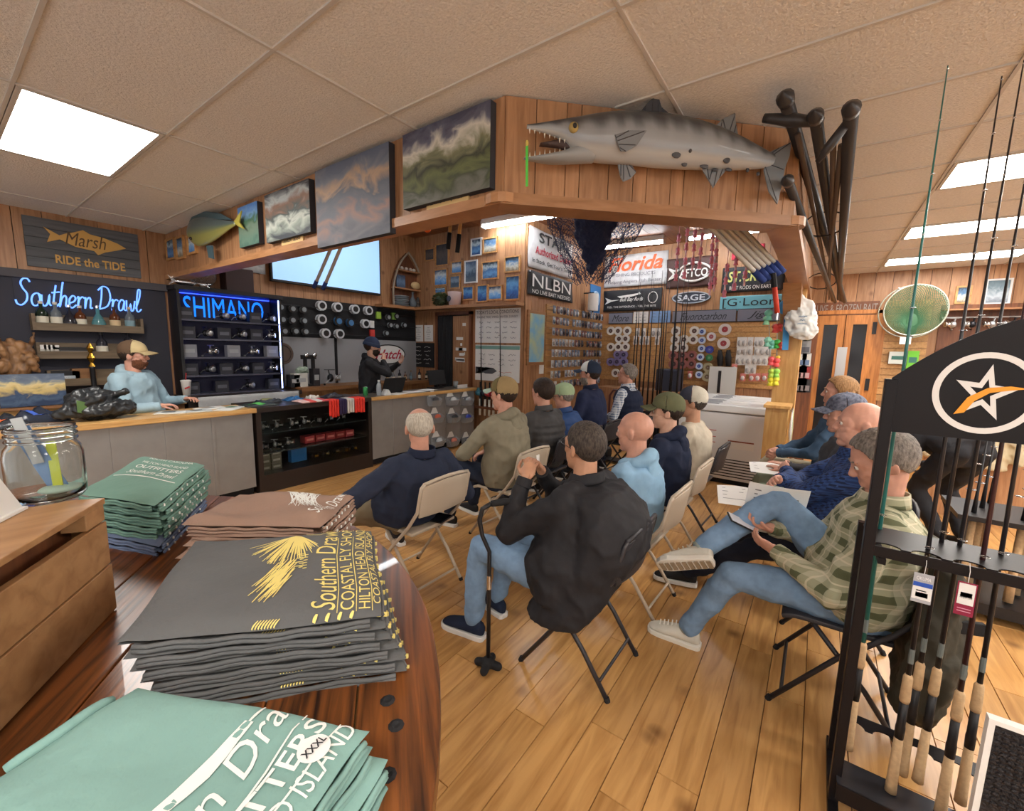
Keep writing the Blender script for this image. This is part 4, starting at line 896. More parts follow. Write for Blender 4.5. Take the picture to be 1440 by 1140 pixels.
# ---- soft goods hung over the case edge
def gaiter(label, x, w, c, drop, n):
    t = thing('neck_gaiter', label, 'gaiter', (x, CY-.02, CZ-drop), 0, None)
    for i in range(n):
        xx = x+w*(i+.5)/n; dd = drop*(.9+.1*rr.random())
        def f(u, v): s = v*(.16+dd); y = CY+.14-s if s < .16 else CY-.012-.008*math.sin(u*PI); z = CZ+.012 if s < .16 else CZ+.012-(s-.16); return V(xx+(u-.5)*w/n*.95, y-.006*math.sin(u*PI), z)
        obj('strip', MB().grid(4, 14, f), c, t, smooth=True, solid=.006)
for lab, x, w, c, dr, n in (('red gaiters hanging over the case edge beside the purple ones', 3.0-.18, .13, (226, 62, 50), .21, 4), ('dark purple gaiters hanging over the glass case edge', 2.955, .1, (60, 50, 84), .2, 3), ('white gaiters hanging over the glass case edge', 3.06, .1, (222, 216, 208), .19, 3), ('red gaiters hanging over the case edge nearest the dark case end', 3.165, .15, (232, 66, 54), .2, 4)): gaiter(lab, x, w, fabric('gaiter_%d_%d' % (c[0], c[1]), srgb(*c)), dr, n)
for i, (c, x) in enumerate((((226, 190, 186), 2.55), ((220, 96, 92), 2.63), ((214, 208, 204), 2.71), ((206, 90, 96), 2.78))):
    def f(u, v): return V(x+(u-.5)*.1, CY-.015+v*.26, CZ+.012+.02*math.sin(PI*u)*math.sin(PI*v))
    tag(obj('folded_gaiter', MB().grid(6, 6, f), fabric('gaiter_f%d' % i, srgb(*c)), smooth=True, solid=.012), ('pale pink', 'coral', 'white', 'rose')[i]+' folded gaiter lying flat on the glass case', 'gaiter', 'folded gaiters on the glass case')
# ---- flat packs lying on the case and counter tops
def flatpack(name, label, cat, x, y, w, d, m_, hgt=.02, rz=0, grp=None, top=None, lump=.01):
    t = thing(name, label, cat, (x, y, CZ+.002), 0, grp); R = Matrix.Rotation(rz, 3, 'Z'); sd = rr.random()*9
    def f(u, v): p = R@V((u-.5)*w, (v-.5)*d, 0); e = min(1, 8*min(u, 1-u, v, 1-v)); return V(x, y, CZ+.003)+p+V(0, 0, hgt*e*(.6+.4*math.sin(u*7+sd)*math.sin(v*6+sd))+lump*e*math.sin(u*13+sd)*math.cos(v*11))
    obj('pack', MB().grid(10, 8, f), m_, t, smooth=True, solid=.006)
    if top: obj('pack_print', MB().grid(5, 4, lambda u, v: f(.2+.45*u, .25+.4*v)+V(0, 0, .007)), top, t, smooth=True)
    return t
for lab, x, y, w, d, c, tp_, hh in (('flat green and black lure pack on the glass case', 2.12, 4.95, .32, .22, (56, 62, 58), (88, 170, 84), .02), ('dark box-like lure pack on the glass case beside the green pack', 2.3, 5.12, .26, .16, (50, 54, 60), (130, 130, 90), .05), ('bright blue pack lying on the glass case', 2.6, 5.14, .22, .15, (40, 96, 150), (60, 130, 190), .04), ('small white carton pair on the glass case', 2.84, 5.14, .14, .12, (206, 200, 190), None, .05), ('dark folded pack behind the red gaiters', 3.1, 5.12, .24, .18, (44, 42, 50), None, .05)):
    flatpack('lure_pack', lab, 'pack', x, y, w, d, col_mat(*c, rough=.4), hh, 0, None, col_mat(*tp_) if tp_ else None)
for i, (x, y, w, c, tp_) in enumerate(((1.35, 4.98, .24, (206, 206, 202), (120, 124, 124)), (1.55, 4.93, .22, (186, 190, 188), (96, 100, 104)), (1.7, 5.05, .26, (216, 216, 210), (160, 162, 160)), (1.86, 4.96, .2, (196, 200, 196), (90, 130, 96)), (1.78, 4.86, .2, (210, 212, 208), None))):
    flatpack('paper_stack', 'loose '+('white printed flyer', 'grey printed flyer', 'pale leaflet fan', 'flyer with green print', 'thin white leaflet')[i]+' on the light wood worktop', 'paper', x, y, w, .17, col_mat(*c, rough=.6), .006, .3*i-.5, None, col_mat(*tp_) if tp_ else None, .002)
for i, (lab, x, y, w, d, c, tp_, hh) in enumerate((('grey clear-wrapped garment pack nearest the glass jar', -.28, 5.0, .34, .3, (94, 96, 102), None, .06), ('dark garment pack with red and white label', -.02, 5.05, .36, .3, (58, 54, 60), (170, 70, 74), .09), ('dark garment pack with orange and lime label', .28, 5.0, .34, .3, (52, 54, 60), (226, 110, 60), .08), ('garment pack with blue label behind the black bag', .5, 5.12, .34, .26, (46, 52, 66), (70, 104, 200), .1), ('pale grey pouch at the counter edge by the jar', -.16, 4.86, .24, .16, (140, 142, 142), None, .05))):
    flatpack('garment_pack', lab, 'pack', x, y, w, d, mat('wrap_%d' % i, srgb(*c), rough=.25, bump=.5, bscale=30), hh, .2*i-.3, None, col_mat(*tp_) if tp_ else None, .03)
bg = thing('black_bag', 'crumpled black plastic bag slumped on the light wood worktop', 'bag', (.83, 4.98, CZ))
mb = MB(); c0 = V(.86, 4.98, CZ)
mb.ell(c0+V(0, 0, .09), (.25, .13, .085)).ell(c0+V(-.06, 0, .17), (.15, .11, .1)).cap2(c0+V(-.1, 0, .2), c0+V(.17, -.02, .22), .06, .03).cap2(c0+V(-.14, 0, .12), c0+V(-.26, -.02, .06), .08, .04)
o = blob('bag_film', mb, mat('bag_black', srgb(40, 42, 44), rough=.28, bump=.8, bscale=22), bg, voxel=.011, smooth=2, disp=.07, dscale=.06); o.matrix_parent_inverse = wmat(bg).inverted()
obj('bag_print', MB().grid(4, 4, lambda u, v: V(.7+.07*u, 4.86-.012*v+.03*u, 1.03+.1*v-.03*u)), col_mat(96, 130, 78), bg)
# ---- laptop, monitor, can, bottle, papers
lp = thing('laptop', 'open dark laptop on the counter in front of the presenter', 'laptop', (3.95, 5.0, CZ))
obj('keyboard_deck', MB().bx(3.78, 4.13, 5.0, 5.22, CZ, CZ+.018), BLACK, lp, bevel=.003); obj('screen_lid', MB().bar((3.955, 4.99, CZ+.01), (3.955, 4.9, CZ+.23), .37, .012, up=(0, 1, 0)), BLACKM, lp, bevel=.003)
mo = thing('monitor', 'dark desk monitor on a stand near the wood counter end', 'monitor', (4.95, 5.1, CZ))
obj('screen_housing', MB().bar((4.92, 5.04, CZ+.07), (4.92, 5.1, CZ+.3), .36, .03, up=(0, 1, 0)), BLACKM, mo, bevel=.004); obj('stand', MB().bar((4.95, 5.12, CZ+.02), (4.95, 5.1, CZ+.16), .06, .03), BLACK, mo); obj('foot_plate', MB().bx(4.84, 5.06, 5.04, 5.22, CZ, CZ+.015), BLACK, mo, bevel=.003)
cn = thing('drink_can', 'green drink can on the counter beside the laptop', 'can', (3.5, 4.98, CZ))
obj('can_body', MB().lathe([(.026, 0), (.032, .008), (.032, .105), (.027, .118)], (3.5, 4.98, CZ)), col_mat(60, 150, 84, .3, metal=.5), cn, smooth=True); obj('can_lid', MB().lathe([(.027, .118), (.026, .12), (.022, .117)], (3.5, 4.98, CZ)), CHROME, cn)
wb = thing('water_bottle', 'clear water bottle with white cap on the counter', 'bottle', (3.66, 4.9, CZ))
obj('bottle_body', MB().lathe([(.03, 0), (.033, .01), (.033, .13), (.028, .15), (.014, .175), (.014, .19)], (3.66, 4.9, CZ)), mat('bottle_plastic', srgb(196, 204, 208), rough=.12, trans=.4), wb, smooth=True); obj('bottle_cap', MB().lathe([(.016, .19), (.016, .21)], (3.66, 4.9, CZ)), WHITE, wb); obj('bottle_label', MB().lathe([(.0335, .05), (.0335, .1)], (3.66, 4.9, CZ), cap=False), col_mat(150, 156, 164), wb)
for i, (x, y, w, rz, lab) in enumerate(((3.95, 4.87, .26, .3, 'white sheet of paper lying before the laptop'), (4.3, 4.92, .3, -.2, 'white sheet of paper between laptop and monitor'), (4.65, 5.0, .26, .1, 'white sheet of paper beside the monitor foot'))): tag(obj('paper_sheet', MB().box((x, y, CZ+.002), (w, .2, .003), rz), PAPER), lab, 'paper')
cb = thing('white_carton', 'small folded white carton on the counter near the water bottle', 'box', (3.76, 4.86, CZ)); obj('carton', MB().prism([(-.05, 0), (.05, 0), (0, .075)], (3.78, 4.84, CZ), (1, 0, 0), (0, 0, 1), (0, .12, 0)), WHITE, cb); obj('flap', MB().bx(3.74, 3.82, 4.835, 4.839, CZ, CZ+.02), PAPER, cb)
ns = thing('name_stand', 'small white card stand at the wood end of the counter', 'card stand', (5.3, 4.86, CZ)); obj('card', MB().bx(5.18, 5.42, 4.84, 4.85, CZ+.005, CZ+.06), WHITE, ns); obj('base', MB().bx(5.2, 5.4, 4.83, 4.88, CZ, CZ+.006), CHROME, ns)
tag(obj('jar_cup', MB().lathe([(.04, 0), (.045, .1), (.04, .105), (.036, .1), (.034, .01)], (5.3, 5.0, CZ)), mat('cup_clear', srgb(190, 196, 196), rough=.15, trans=.5), smooth=True), 'clear plastic cup behind the white card stand', 'cup')
# ---- clear bins hung on the counter end
CLEAR = mat('bin_plastic', srgb(196, 200, 204), rough=.18, trans=.55, alpha=.75)
DIST = [(60, 60, 64), (190, 190, 190), (150, 156, 160), (196, 96, 70), (40, 42, 46), (54, 66, 160), (180, 184, 188), (208, 120, 100), (196, 200, 204)]
NAMES = ['grey lure', 'white tag', 'pale bag', 'orange-striped pack', 'black pack', 'blue lure', 'silver pack', 'red and white lure', 'white pouch']
k = 0
for py_, pxs in ((560, (608, 633, 654)), (584, (611, 635, 654)), (617, (613, 634, 655))):
    for px_ in pxs:
        p = hy(px_, py_, CY-.02); x, z = p.x, p.z
        t = thing('hanging_bin', 'clear plastic bin holding a %s on the counter end' % NAMES[k], 'bin', (x, CY-.01, z-.1), 0, 'clear bins hung on the counter end')
        w = .11
        obj('bin', MB().add([(x-w, CY-.012, z+.04), (x+w, CY-.012, z+.04), (x+w*.8, CY-.012, z-.11), (x-w*.8, CY-.012, z-.11), (x-w, CY-.13, z-.02), (x+w, CY-.13, z-.02), (x+w*.75, CY-.1, z-.11), (x-w*.75, CY-.1, z-.11)], [(0, 1, 2, 3), (4, 7, 6, 5), (0, 3, 7, 4), (1, 5, 6, 2), (2, 6, 7, 3)]), CLEAR, t, solid=.003)
        obj('hanger_card', MB().prism([(-.08, .03), (.08, .03), (.03, .12), (-.03, .12)], (x, CY-.014, z), RX, UZ, (0, -.004, 0)), WHITE, t)
        obj('content', MB().ell((x+.02, CY-.075, z-.02), (.06, .035, .045)), col_mat(*DIST[k]), t, smooth=True); k += 1
# ================================================================== back wall, bar side
def wy(px, py, off=0): return hy(px, py, YB-.014-off)
def rect_y(a, b, off=0):
    p, q = wy(a[0], a[1], off), wy(b[0], b[1], off); return min(p.x, q.x), max(p.x, q.x), min(p.z, q.z), max(p.z, q.z)
YF = YB-.014
# plank sign with gold fish
x0, x1, z0, z1 = rect_y((30, 306), (196, 372)); xc = (x0+x1)/2; z0, z1 = 2.32, 2.80
sg = thing('plank_sign', 'grey plank sign with a gold fish and the words RIDE the TIDE', 'sign', (xc, YF, z0))
GP = wood('sign_grey_plank', srgb(98, 100, 104), srgb(80, 82, 86), (.5, 5, 5), rough=.7)
for i in range(5): obj('sign_plank', MB().bx(x0, x1, YF-.03, YF, z0+(z1-z0)*i/5+.002, z0+(z1-z0)*(i+1)/5-.002), GP, sg)
GOLD = mat('sign_gold', srgb(206, 160, 86), rough=.6)
fish = [(-.42, .1), (-.36, .02), (-.4, -.09), (-.27, -.03), (-.12, -.1), (.08, -.12), (.12, -.17), (.2, -.12), (.36, -.06), (.45, -.02), (.36, .03), (.2, .08), (.05, .1), (-.02, .14), (-.12, .09), (-.2, .06), (-.27, .02)]
sw_ = x1-x0
obj('fish_emblem', MB().prism([(a*sw_*.82, b*.75+.04) for a, b in fish], (xc, YF-.031, (z0+z1)/2+.04), RX, UZ, (0, -.008, 0)), GOLD, sg)
text(sg, 'lettering', 'Marsh', mat('sign_brown', srgb(92, 70, 44)), (xc+.0, YF-.0395, (z0+z1)/2+.08), RX, UZ, sw_*.36, .13, shear=.3, bold=.02)
text(sg, 'lettering', 'RIDE the TIDE', GOLD, (xc+.03, YF-.031, z0+.1), RX, UZ, sw_*.62, .085, bold=.03)
# dark bar back panel
BARP = mat('bar_panel_dark', srgb(52, 52, 62), rough=.75)
bp_ = thing('bar_back_panel', 'dark painted panel behind the neon sign and bottle shelves', 'panel', (.4, YF, .9))
obj('panel', MB().bx(-1.2, 1.76, YF-.025, YF, .9, 2.2), BARP, bp_); obj('top_rail', MB().bx(-1.2, 1.78, YF-.06, YF, 2.2, 2.28), mat('bar_rail', srgb(78, 76, 82), rough=.7), bp_, bevel=.004)
# neon script
NEON = mat('neon_tube', srgb(112, 164, 255), emit=1.5)
LET = {'S': ([[(.62, .88), (.5, 1.0), (.3, .98), (.2, .82), (.32, .62), (.5, .45), (.5, .2), (.3, .02), (.08, .05), (0, .2)]], .68), 'o': ([[(.3, .5), (.12, .42), (.05, .22), (.15, .03), (.35, .05), (.45, .25), (.38, .45), (.3, .5), (.5, .42)]], .5), 'u': ([[(.02, .45), (.05, .15), (.18, .02), (.33, .15), (.4, .48), (.4, .15), (.5, .05)]], .5), 't': ([[(.2, .85), (.12, .3), (.15, .08), (.28, .05), (.4, .15)], [(.0, .55), (.4, .6)]], .4), 'h': ([[(.15, 1.0), (.08, .5), (.04, .02), (.12, .35), (.28, .48), (.36, .35), (.34, .08), (.45, .05)]], .46), 'e': ([[(.05, .2), (.3, .28), (.36, .42), (.22, .5), (.06, .35), (.08, .1), (.22, .02), (.42, .15)]], .42), 'r': ([[(.05, .4), (.12, .48), (.08, .02), (.15, .35), (.3, .48), (.42, .42)]], .42), 'n': ([[(.06, .48), (.06, .02), (.12, .35), (.26, .48), (.34, .35), (.34, .06), (.46, .08)]], .48), ' ': ([], .25),
       'D': ([[(.2, .92), (.2, .5), (.12, .04)], [(.0, .8), (.25, .97), (.55, .9), (.7, .55), (.55, .18), (.12, .04)]], .75), 'a': ([[(.36, .42), (.2, .5), (.05, .3), (.1, .05), (.28, .1), (.38, .45), (.36, .12), (.48, .05)]], .48), 'w': ([[(.02, .48), (.06, .1), (.18, .04), (.28, .35), (.32, .06), (.46, .1), (.52, .48)]], .55), 'l': ([[(.05, .15), (.25, .6), (.28, .95), (.15, .95), (.1, .5), (.12, .1), (.25, .03), (.4, .15)]], .42)}
def script_strokes(s, slant=.18):
    out = []; x = 0
    for ch in s:
        st, w = LET[ch]
        for p in st: out.append([(x+a+slant*b, b) for a, b in p])
        x += w*.98
    return out, x
def smooth_poly(p, n=3):
    q = []
    for i in range(len(p)-1):
        p0 = p[max(i-1, 0)]; p1 = p[i]; p2 = p[i+1]; p3 = p[min(i+2, len(p)-1)]
        for k in range(n):
            t = k/n; q.append(tuple(.5*(2*b+(c-a)*t+(2*a-5*b+4*c-d)*t*t+(-a+3*b-3*c+d)*t**3) for a, b, c, d in zip(p0, p1, p2, p3)))
    return q+[p[-1]]
ns_ = thing('neon_sign', 'pale blue glowing script neon sign reading Southern Drawl', 'neon sign', (.5, YF-.04, 1.95))
st_, W_ = script_strokes('Southern Drawl'); a, b = wy(22, 430, .05), wy(198, 430, .05); sc = (b.x-a.x)/W_
for p in st_:
    pp_ = smooth_poly(p); obj('neon_tube', MB().tube([V(a.x+u*sc, YF-.05, 1.935+v*.26) for u, v in pp_], .007, 8), NEON, ns_, smooth=True)
obj('neon_backing', MB().bx(a.x, b.x, YF-.032, YF-.026, 1.95, 2.2), BARP, ns_)
# bottle shelves
SHW = wood('bar_shelf_wood', srgb(122, 104, 82), srgb(98, 82, 64), (.5, 5, 5), rough=.6)
def trough(label, pL, pR, ztop, h=.16):
    a, b = wy(*pL), wy(*pR); t = thing('bottle_shelf', label, 'shelf', ((a.x+b.x)/2, YF-.07, ztop-h))
    z = ztop-h; x0, x1 = a.x, b.x
    obj('shelf_back', MB().bx(x0, x1, YF-.04, YF-.026, z, ztop), SHW, t); obj('shelf_board', MB().bx(x0, x1, YF-.15, YF-.04, z, z+.015), SHW, t); obj('shelf_lip', MB().bx(x0, x1, YF-.165, YF-.15, z, z+.075), SHW, t)
    for x in (x0-.012, x1+.012): obj('shelf_end', MB().bx(x-.012, x+.012, YF-.165, YF-.026, z, ztop), SHW, t)
    return x0, x1, z+.016
xa, xb, zs1 = trough('upper wooden bottle shelf under the neon sign', (48, 465), (193, 470), 1.86)
xa2, xb2, zs2 = trough('middle wooden bottle shelf with white boxes', (54, 500), (193, 500), 1.58)
xa3, xb3, zs3 = trough('low wooden shelf behind the wave painting', (70, 545), (193, 545), 1.3)
def bottle(label, x, z, glass, lab, cap, hgt=.27, r=.042, y=None, shape=0):
    y = y if y is not None else YF-.095
    t = thing('liquor_bottle', label, 'bottle', (x, y, z))
    pr = [(r*.9, 0), (r, .01), (r, hgt*.55), (r*.85, hgt*.65), (r*.35, hgt*.75), (r*.32, hgt*.92)] if shape == 0 else [(r*.7, 0), (r*1.2, .03), (r*1.3, hgt*.3), (r*.9, hgt*.5), (r*.35, hgt*.68), (r*.32, hgt*.92)]
    obj('bottle_glass', MB().lathe(pr, (x, y, z), 16), glass, t, smooth=True); obj('stopper', MB().lathe([(r*.38, hgt*.9), (r*.38, hgt)], (x, y, z), 12), cap, t)
    obj('bottle_label', MB().lathe([(r*1.02, .03), (r*1.02, hgt*.45)], (x, y, z), 16, cap=False), lab, t, smooth=True)
G_GRN = mat('glass_green', srgb(30, 44, 34), rough=.08); G_AMB = mat('glass_amber', srgb(92, 50, 26), rough=.08); G_CLR = mat('glass_pale', srgb(150, 160, 168), rough=.08, trans=.6); G_DRK = mat('glass_smoke', srgb(40, 40, 48), rough=.08); G_TEAL = mat('glass_teal', srgb(80, 130, 136), rough=.08)
LBW = col_mat(214, 208, 190); LBT = col_mat(206, 180, 140); LBG = col_mat(120, 150, 160)
bx_ = [wy(px, 440, .08).x for px in (58, 78, 97, 112, 137, 160, 181)]
for x, (lb, g, l, c, hh, sh) in zip(bx_, (('green glass bottle with white label, end of the upper shelf', G_GRN, LBW, LBW, .27, 0), ('clear-necked bottle with round emblem label on the upper shelf', G_CLR, LBW, LBW, .27, 0), ('squat smoky decanter on the upper shelf', G_DRK, G_DRK, CHROME, .25, 1), ('dark whiskey bottle with square white label on the upper shelf', G_AMB, LBW, LBW, .25, 0), ('teal round bottle on the upper shelf', G_TEAL, LBG, CHROME, .26, 1), ('amber bottle with tan label on the upper shelf', G_AMB, LBT, BLACK, .26, 0), ('pale bottle with wooden stopper at the shelf end', G_CLR, LBG, LBT, .27, 0))): bottle(lb, x, zs1, g, l, c, hh, .045, None, sh)
for i, px in enumerate((57, 63, 69, 75)): x = wy(px+2, 487, .08).x; box_thing('white_box', 'small white box in the row on the middle shelf', 'box', (x, YF-.1, zs2+.06), (.05, .07, .12), WHITE, grp='white boxes on the middle shelf', strip=col_mat(180, 176, 168))
box_thing('black_box', 'long black box with white emblems on the middle shelf', 'box', (wy(103, 487, .08).x, YF-.1, zs2+.05), (.3, .07, .1), BLACK, strip=col_mat(120, 120, 124))
bottle('dark rum bottle with white label on the middle shelf', wy(143, 487, .08).x, zs2, G_DRK, LBW, BLACK, .26, .048); bottle('dark bottle with steel stopper above the tan cap', wy(180, 480, .08).x, zs2, G_DRK, LBG, CHROME, .3, .042)
box_thing('wooden_box', 'wooden box with metal latch on the low shelf', 'box', (wy(117, 528, .08).x, YF-.1, zs3+.08), (.18, .1, .16), wood('latch_box_wood', srgb(150, 106, 66), srgb(120, 82, 48), (.5, 5, 5)))
box_thing('black_camera_case', 'black case with bright rim on the low shelf', 'case', (wy(88, 528, .08).x, YF-.1, zs3+.07), (.24, .1, .14), BLACK, strip=CHROME)
tr = thing('trophy', 'gold and black column trophy beside the middle shelf', 'trophy', (wy(130, 545, .25).x, YF-.25, 1.0)); xt = wy(130, 520, .25).x
obj('base', MB().bx(xt-.05, xt+.05, YF-.3, YF-.2, .96, 1.06), BLACK, tr); obj('column', MB().lathe([(.03, 1.06), (.022, 1.1), (.022, 1.32), (.03, 1.34)], (xt, YF-.25, 0)), BLACK, tr, smooth=True); obj('figure', MB().lathe([(.03, 1.34), (.012, 1.38), (.035, 1.43), (.012, 1.48), (.03, 1.53), (.008, 1.58)], (xt, YF-.25, 0), 8), GLD, tr)
# driftwood
dw = thing('driftwood', 'gnarled brown driftwood standing by the bar panel', 'driftwood', (-.25, YF-.3, .98)); mb = MB(); r2 = random.Random(4)
bx0 = wy(12, 500, .3).x
for i in range(9): a = V(bx0+r2.uniform(-.12, .14), YF-.3+r2.uniform(-.05, .05), 1.2+r2.uniform(0, .4)); mb.cap2(a, a+V(r2.uniform(-.12, .14), r2.uniform(-.04, .04), r2.uniform(-.2, .2)), r2.uniform(.03, .07), r2.uniform(.02, .05))
mb.cap2(V(bx0+.0, YF-.3, .98), V(bx0+.02, YF-.3, 1.5), .09, .06).cap2(V(bx0+.1, YF-.3, 1.3), V(bx0+.17, YF-.3, 1.66), .035, .012).cap2(V(bx0-.05, YF-.3, 1.5), V(bx0-.12, YF-.3, 1.75), .05, .02)
o = blob('driftwood_trunk', mb, wood('driftwood_bark', srgb(150, 110, 72), srgb(84, 56, 36), (3, 3, 1)), dw, voxel=.012, smooth=2, disp=.05, dscale=.05); o.matrix_parent_inverse = wmat(dw).inverted()
# back counter
bc = thing('back_counter', 'light wood back counter below the neon bar', 'counter', (.2, 6.1, 0)); obj('carcass', MB().bx(-1.2, 1.75, 5.98, 6.37, 0, .9), wood('cab_wood', srgb(160, 112, 68), srgb(130, 86, 50), (5, 5, .5)), bc); obj('top', MB().bx(-1.2, 1.76, 5.93, 6.37, .9, .96), W_EDGE, bc, bevel=.004)
# wave painting (generic surf) on ledge
def painting(name, label, c, R, w, h, cols, depth=.04, kind='sea', seed=1, edge=None, up=UZ):
    """canvas: front face procedural brushwork made of coloured bands and strokes"""
    R = V(*R); n = R.cross(up).normalized(); c = V(*c); t = thing(name, label, 'painting', c-up*(h/2))
    obj('canvas', MB().prism([(-w/2, -h/2), (w/2, -h/2), (w/2, h/2), (-w/2, h/2)], c, R, up, n*(depth-.002)), edge or mat('canvas_edge', srgb(52, 52, 58), rough=.8), t)
    m = mat('paint_%s_%d' % (kind, seed), (.5, .5, .5), rough=.55); nt = m.node_tree; N = nt.nodes; L = nt.links; b = N['Principled BSDF']
    uv = N.new('ShaderNodeUVMap'); mp = N.new('ShaderNodeMapping'); L.new(uv.outputs[0], mp.inputs[0]); mp.inputs['Location'].default_value = (seed*3.7, seed*1.3, 0)
    nz = N.new('ShaderNodeTexNoise'); nz.inputs['Scale'].default_value = 3.2; nz.inputs['Detail'].default_value = 6; nz.inputs['Distortion'].default_value = 1.2; L.new(mp.outputs[0], nz.inputs['Vector'])
    sp = N.new('ShaderNodeSeparateXYZ'); L.new(uv.outputs[0], sp.inputs[0])
    ad = N.new('ShaderNodeMath'); ad.operation = 'MULTIPLY_ADD'; L.new(nz.outputs[0], ad.inputs[0]); ad.inputs[1].default_value = .75; L.new(sp.outputs['Y'], ad.inputs[2])
    s2 = N.new('ShaderNodeMath'); s2.operation = 'MULTIPLY_ADD'; L.new(ad.outputs[0], s2.inputs[0]); s2.inputs[1].default_value = .8; s2.inputs[2].default_value = -.2
    cr = N.new('ShaderNodeValToRGB'); L.new(s2.outputs[0], cr.inputs[0]); e = cr.color_ramp.elements
    while len(e) < len(cols): e.new(.5)
    for i, cc in enumerate(cols): e[i].position = .12+.76*i/(len(cols)-1); e[i].color = srgb(*cc)+(1,)
    L.new(cr.outputs[0], b.inputs['Base Color'])
    mb = MB().add([c+R*(-w/2)+up*(-h/2)+n*depth, c+R*(w/2)+up*(-h/2)+n*depth, c+R*(w/2)+up*(h/2)+n*depth, c+R*(-w/2)+up*(h/2)+n*depth], [(0, 1, 2, 3)])
    me = mb.mesh('picture'); ul = me.uv_layers.new(name='UVMap')
    for poly in me.polygons:
        for li in poly.loop_indices:
            d = me.vertices[me.loops[li].vertex_index].co-c; ul.data[li].uv = (d.dot(R)/w+.5, d.dot(up)/h+.5)
    obj('picture', me, m, t); return t
p = hy(45, 536, 5.95)
painting('surf_painting', 'small canvas of a breaking golden wave standing on the back counter', (p.x, 5.95, .97+.17), RX, .42, .3, [(50, 66, 96), (84, 104, 130), (60, 78, 108), (214, 186, 120), (230, 208, 150), (120, 132, 146), (96, 108, 128)], .03, 'wave', 2)
tag(obj('picture_ledge', MB().bx(p.x-.22, p.x+.22, 5.9, 5.99, .96, .985), W_TRIM), 'thin wooden ledge under the wave canvas', 'ledge')
# foam cup on the display shelf edge
cup = thing('foam_cup', 'white foam cup with red print and straw by the blue-lit display', 'cup', (2.02, 5.9, 1.0)); pc = hy(262, 545, 6.0); cz_ = .985
obj('cup', MB().lathe([(.035, 0), (.05, .17), (.052, .175), (.047, .17)], (pc.x, 6.0, cz_), 18), WHITE, cup, smooth=True); obj('lid', MB().lathe([(.053, .172), (.053, .184), (.04, .19)], (pc.x, 6.0, cz_), 18), WHITE, cup); obj('straw', MB().cyl((pc.x, 6.0, cz_+.18), (pc.x+.01, 6.0, cz_+.27), .004), col_mat(190, 40, 40), cup)
obj('cup_mark', MB().bar((pc.x-.03, 5.953, cz_+.09), (pc.x+.02, 5.953, cz_+.11), .004, .018), col_mat(196, 70, 66), cup)
# ---- blue-lit reel display
x0, x1, z0, z1 = 1.79, 2.97, .98, 2.22
rd = thing('reel_display', 'black shelf display lit blue, holding boxed fishing reels', 'display shelf', ((x0+x1)/2, YF-.2, z0))
obj('back_board', MB().bx(x0, x1, YF-.03, YF, z0, z1), mat('display_back', srgb(46, 46, 74), rough=.6), rd)
for x in (x0, x1-.03): obj('side_board', MB().bx(x, x+.03, YF-.3, YF-.03, z0, z1), BLACK, rd)
obj('top_board', MB().bx(x0-.02, x1+.02, YF-.32, YF, z1, z1+.05), BLACK, rd)
SZ = [.99, 1.215, 1.435, 1.66, 1.885]
for z in SZ: obj('shelf', MB().bx(x0+.03, x1-.03, YF-.3, YF-.03, z-.02, z), mat('display_shelf', srgb(70, 70, 84), rough=.3), rd)
BLED = mat('led_blue', srgb(40, 70, 255), emit=5.0); WLED = mat('led_white', srgb(170, 190, 255), emit=6.0)
obj('led_strip', MB().bx(x1-.04, x1-.03, YF-.3, YF-.285, z0+.02, z1-.02), WLED, rd); obj('led_strip', MB().bx(x0+.03, x0+.04, YF-.05, YF-.035, z0+.02, z1-.05), BLED, rd); obj('led_strip', MB().bx(x0+.04, x1-.04, YF-.05, YF-.04, z1-.02, z1-.01), BLED, rd)
text(rd, 'lettering', 'SHIMANO', mat('display_letter_blue', srgb(20, 120, 255), emit=1.6), ((x0+x1)/2+.01, YF-.034, 2.05), RX, UZ, .92, .25, bold=.04)
rows = [('b.rrbr', .05), ('brbrbR', .05), ('grgrg', .05), ('brbrbR', .05), ('bbrb', .05)]
BOXD = mat('reel_carton_dark', srgb(44, 44, 52), rough=.5); BOXG = mat('reel_carton_grey', srgb(134, 134, 140), rough=.6)
for i, (s, _) in enumerate(rows):
    z = SZ[4-i]; n = len(s)
    for j, ch in enumerate(s):
        x = x0+.11+(x1-x0-.22)*j/(n-1)
        tier = ('top', 'second', 'middle', 'fourth', 'bottom')[i]
        if ch in 'bg': box_thing('reel_box', ('dark' if ch == 'b' else 'grey')+' reel box on the %s tier of the blue-lit display' % tier, 'box', (x, YF-.17, z+(.07 if ch == 'b' else .075)), (.15, .1, .14 if ch == 'b' else .15), BOXD if ch == 'b' else BOXG, grp='reel boxes on the %s tier' % tier, strip=col_mat(92, 92, 100) if ch == 'b' else col_mat(156, 156, 160))
        elif ch in 'rR': put_reel(reel_ch if (ch == 'R' or i == 2) else reel_dk, (x, YF-.18, z), -1.2, ('silver' if (ch == 'R' or i == 2) else 'dark')+' spinning reel on the %s tier of the blue-lit display' % tier, 'display reels on the %s tier' % tier, 1.35)
# cabinet carrying the display, grey cloth front
cb_ = thing('back_cabinet', 'dark cabinet under the blue-lit display with grey cloth front', 'cabinet', (2.4, 6.1, 0)); obj('carcass', MB().bx(1.78, 3.1, 5.95, 6.37, 0, .92), DKW, cb_); obj('top', MB().bx(1.77, 3.11, 5.9, 6.37, .92, .975), DKW, cb_)
def clf(u, v): return V(1.86+u*1.2, 5.9-.012*math.sin(u*19)*math.sin(v*3+.5)-.01, .62+.35*v)
obj('cloth_front', MB().grid(40, 8, clf), fabric('cloth_banner_grey', srgb(186, 186, 186)), cb_, smooth=True, solid=.004)
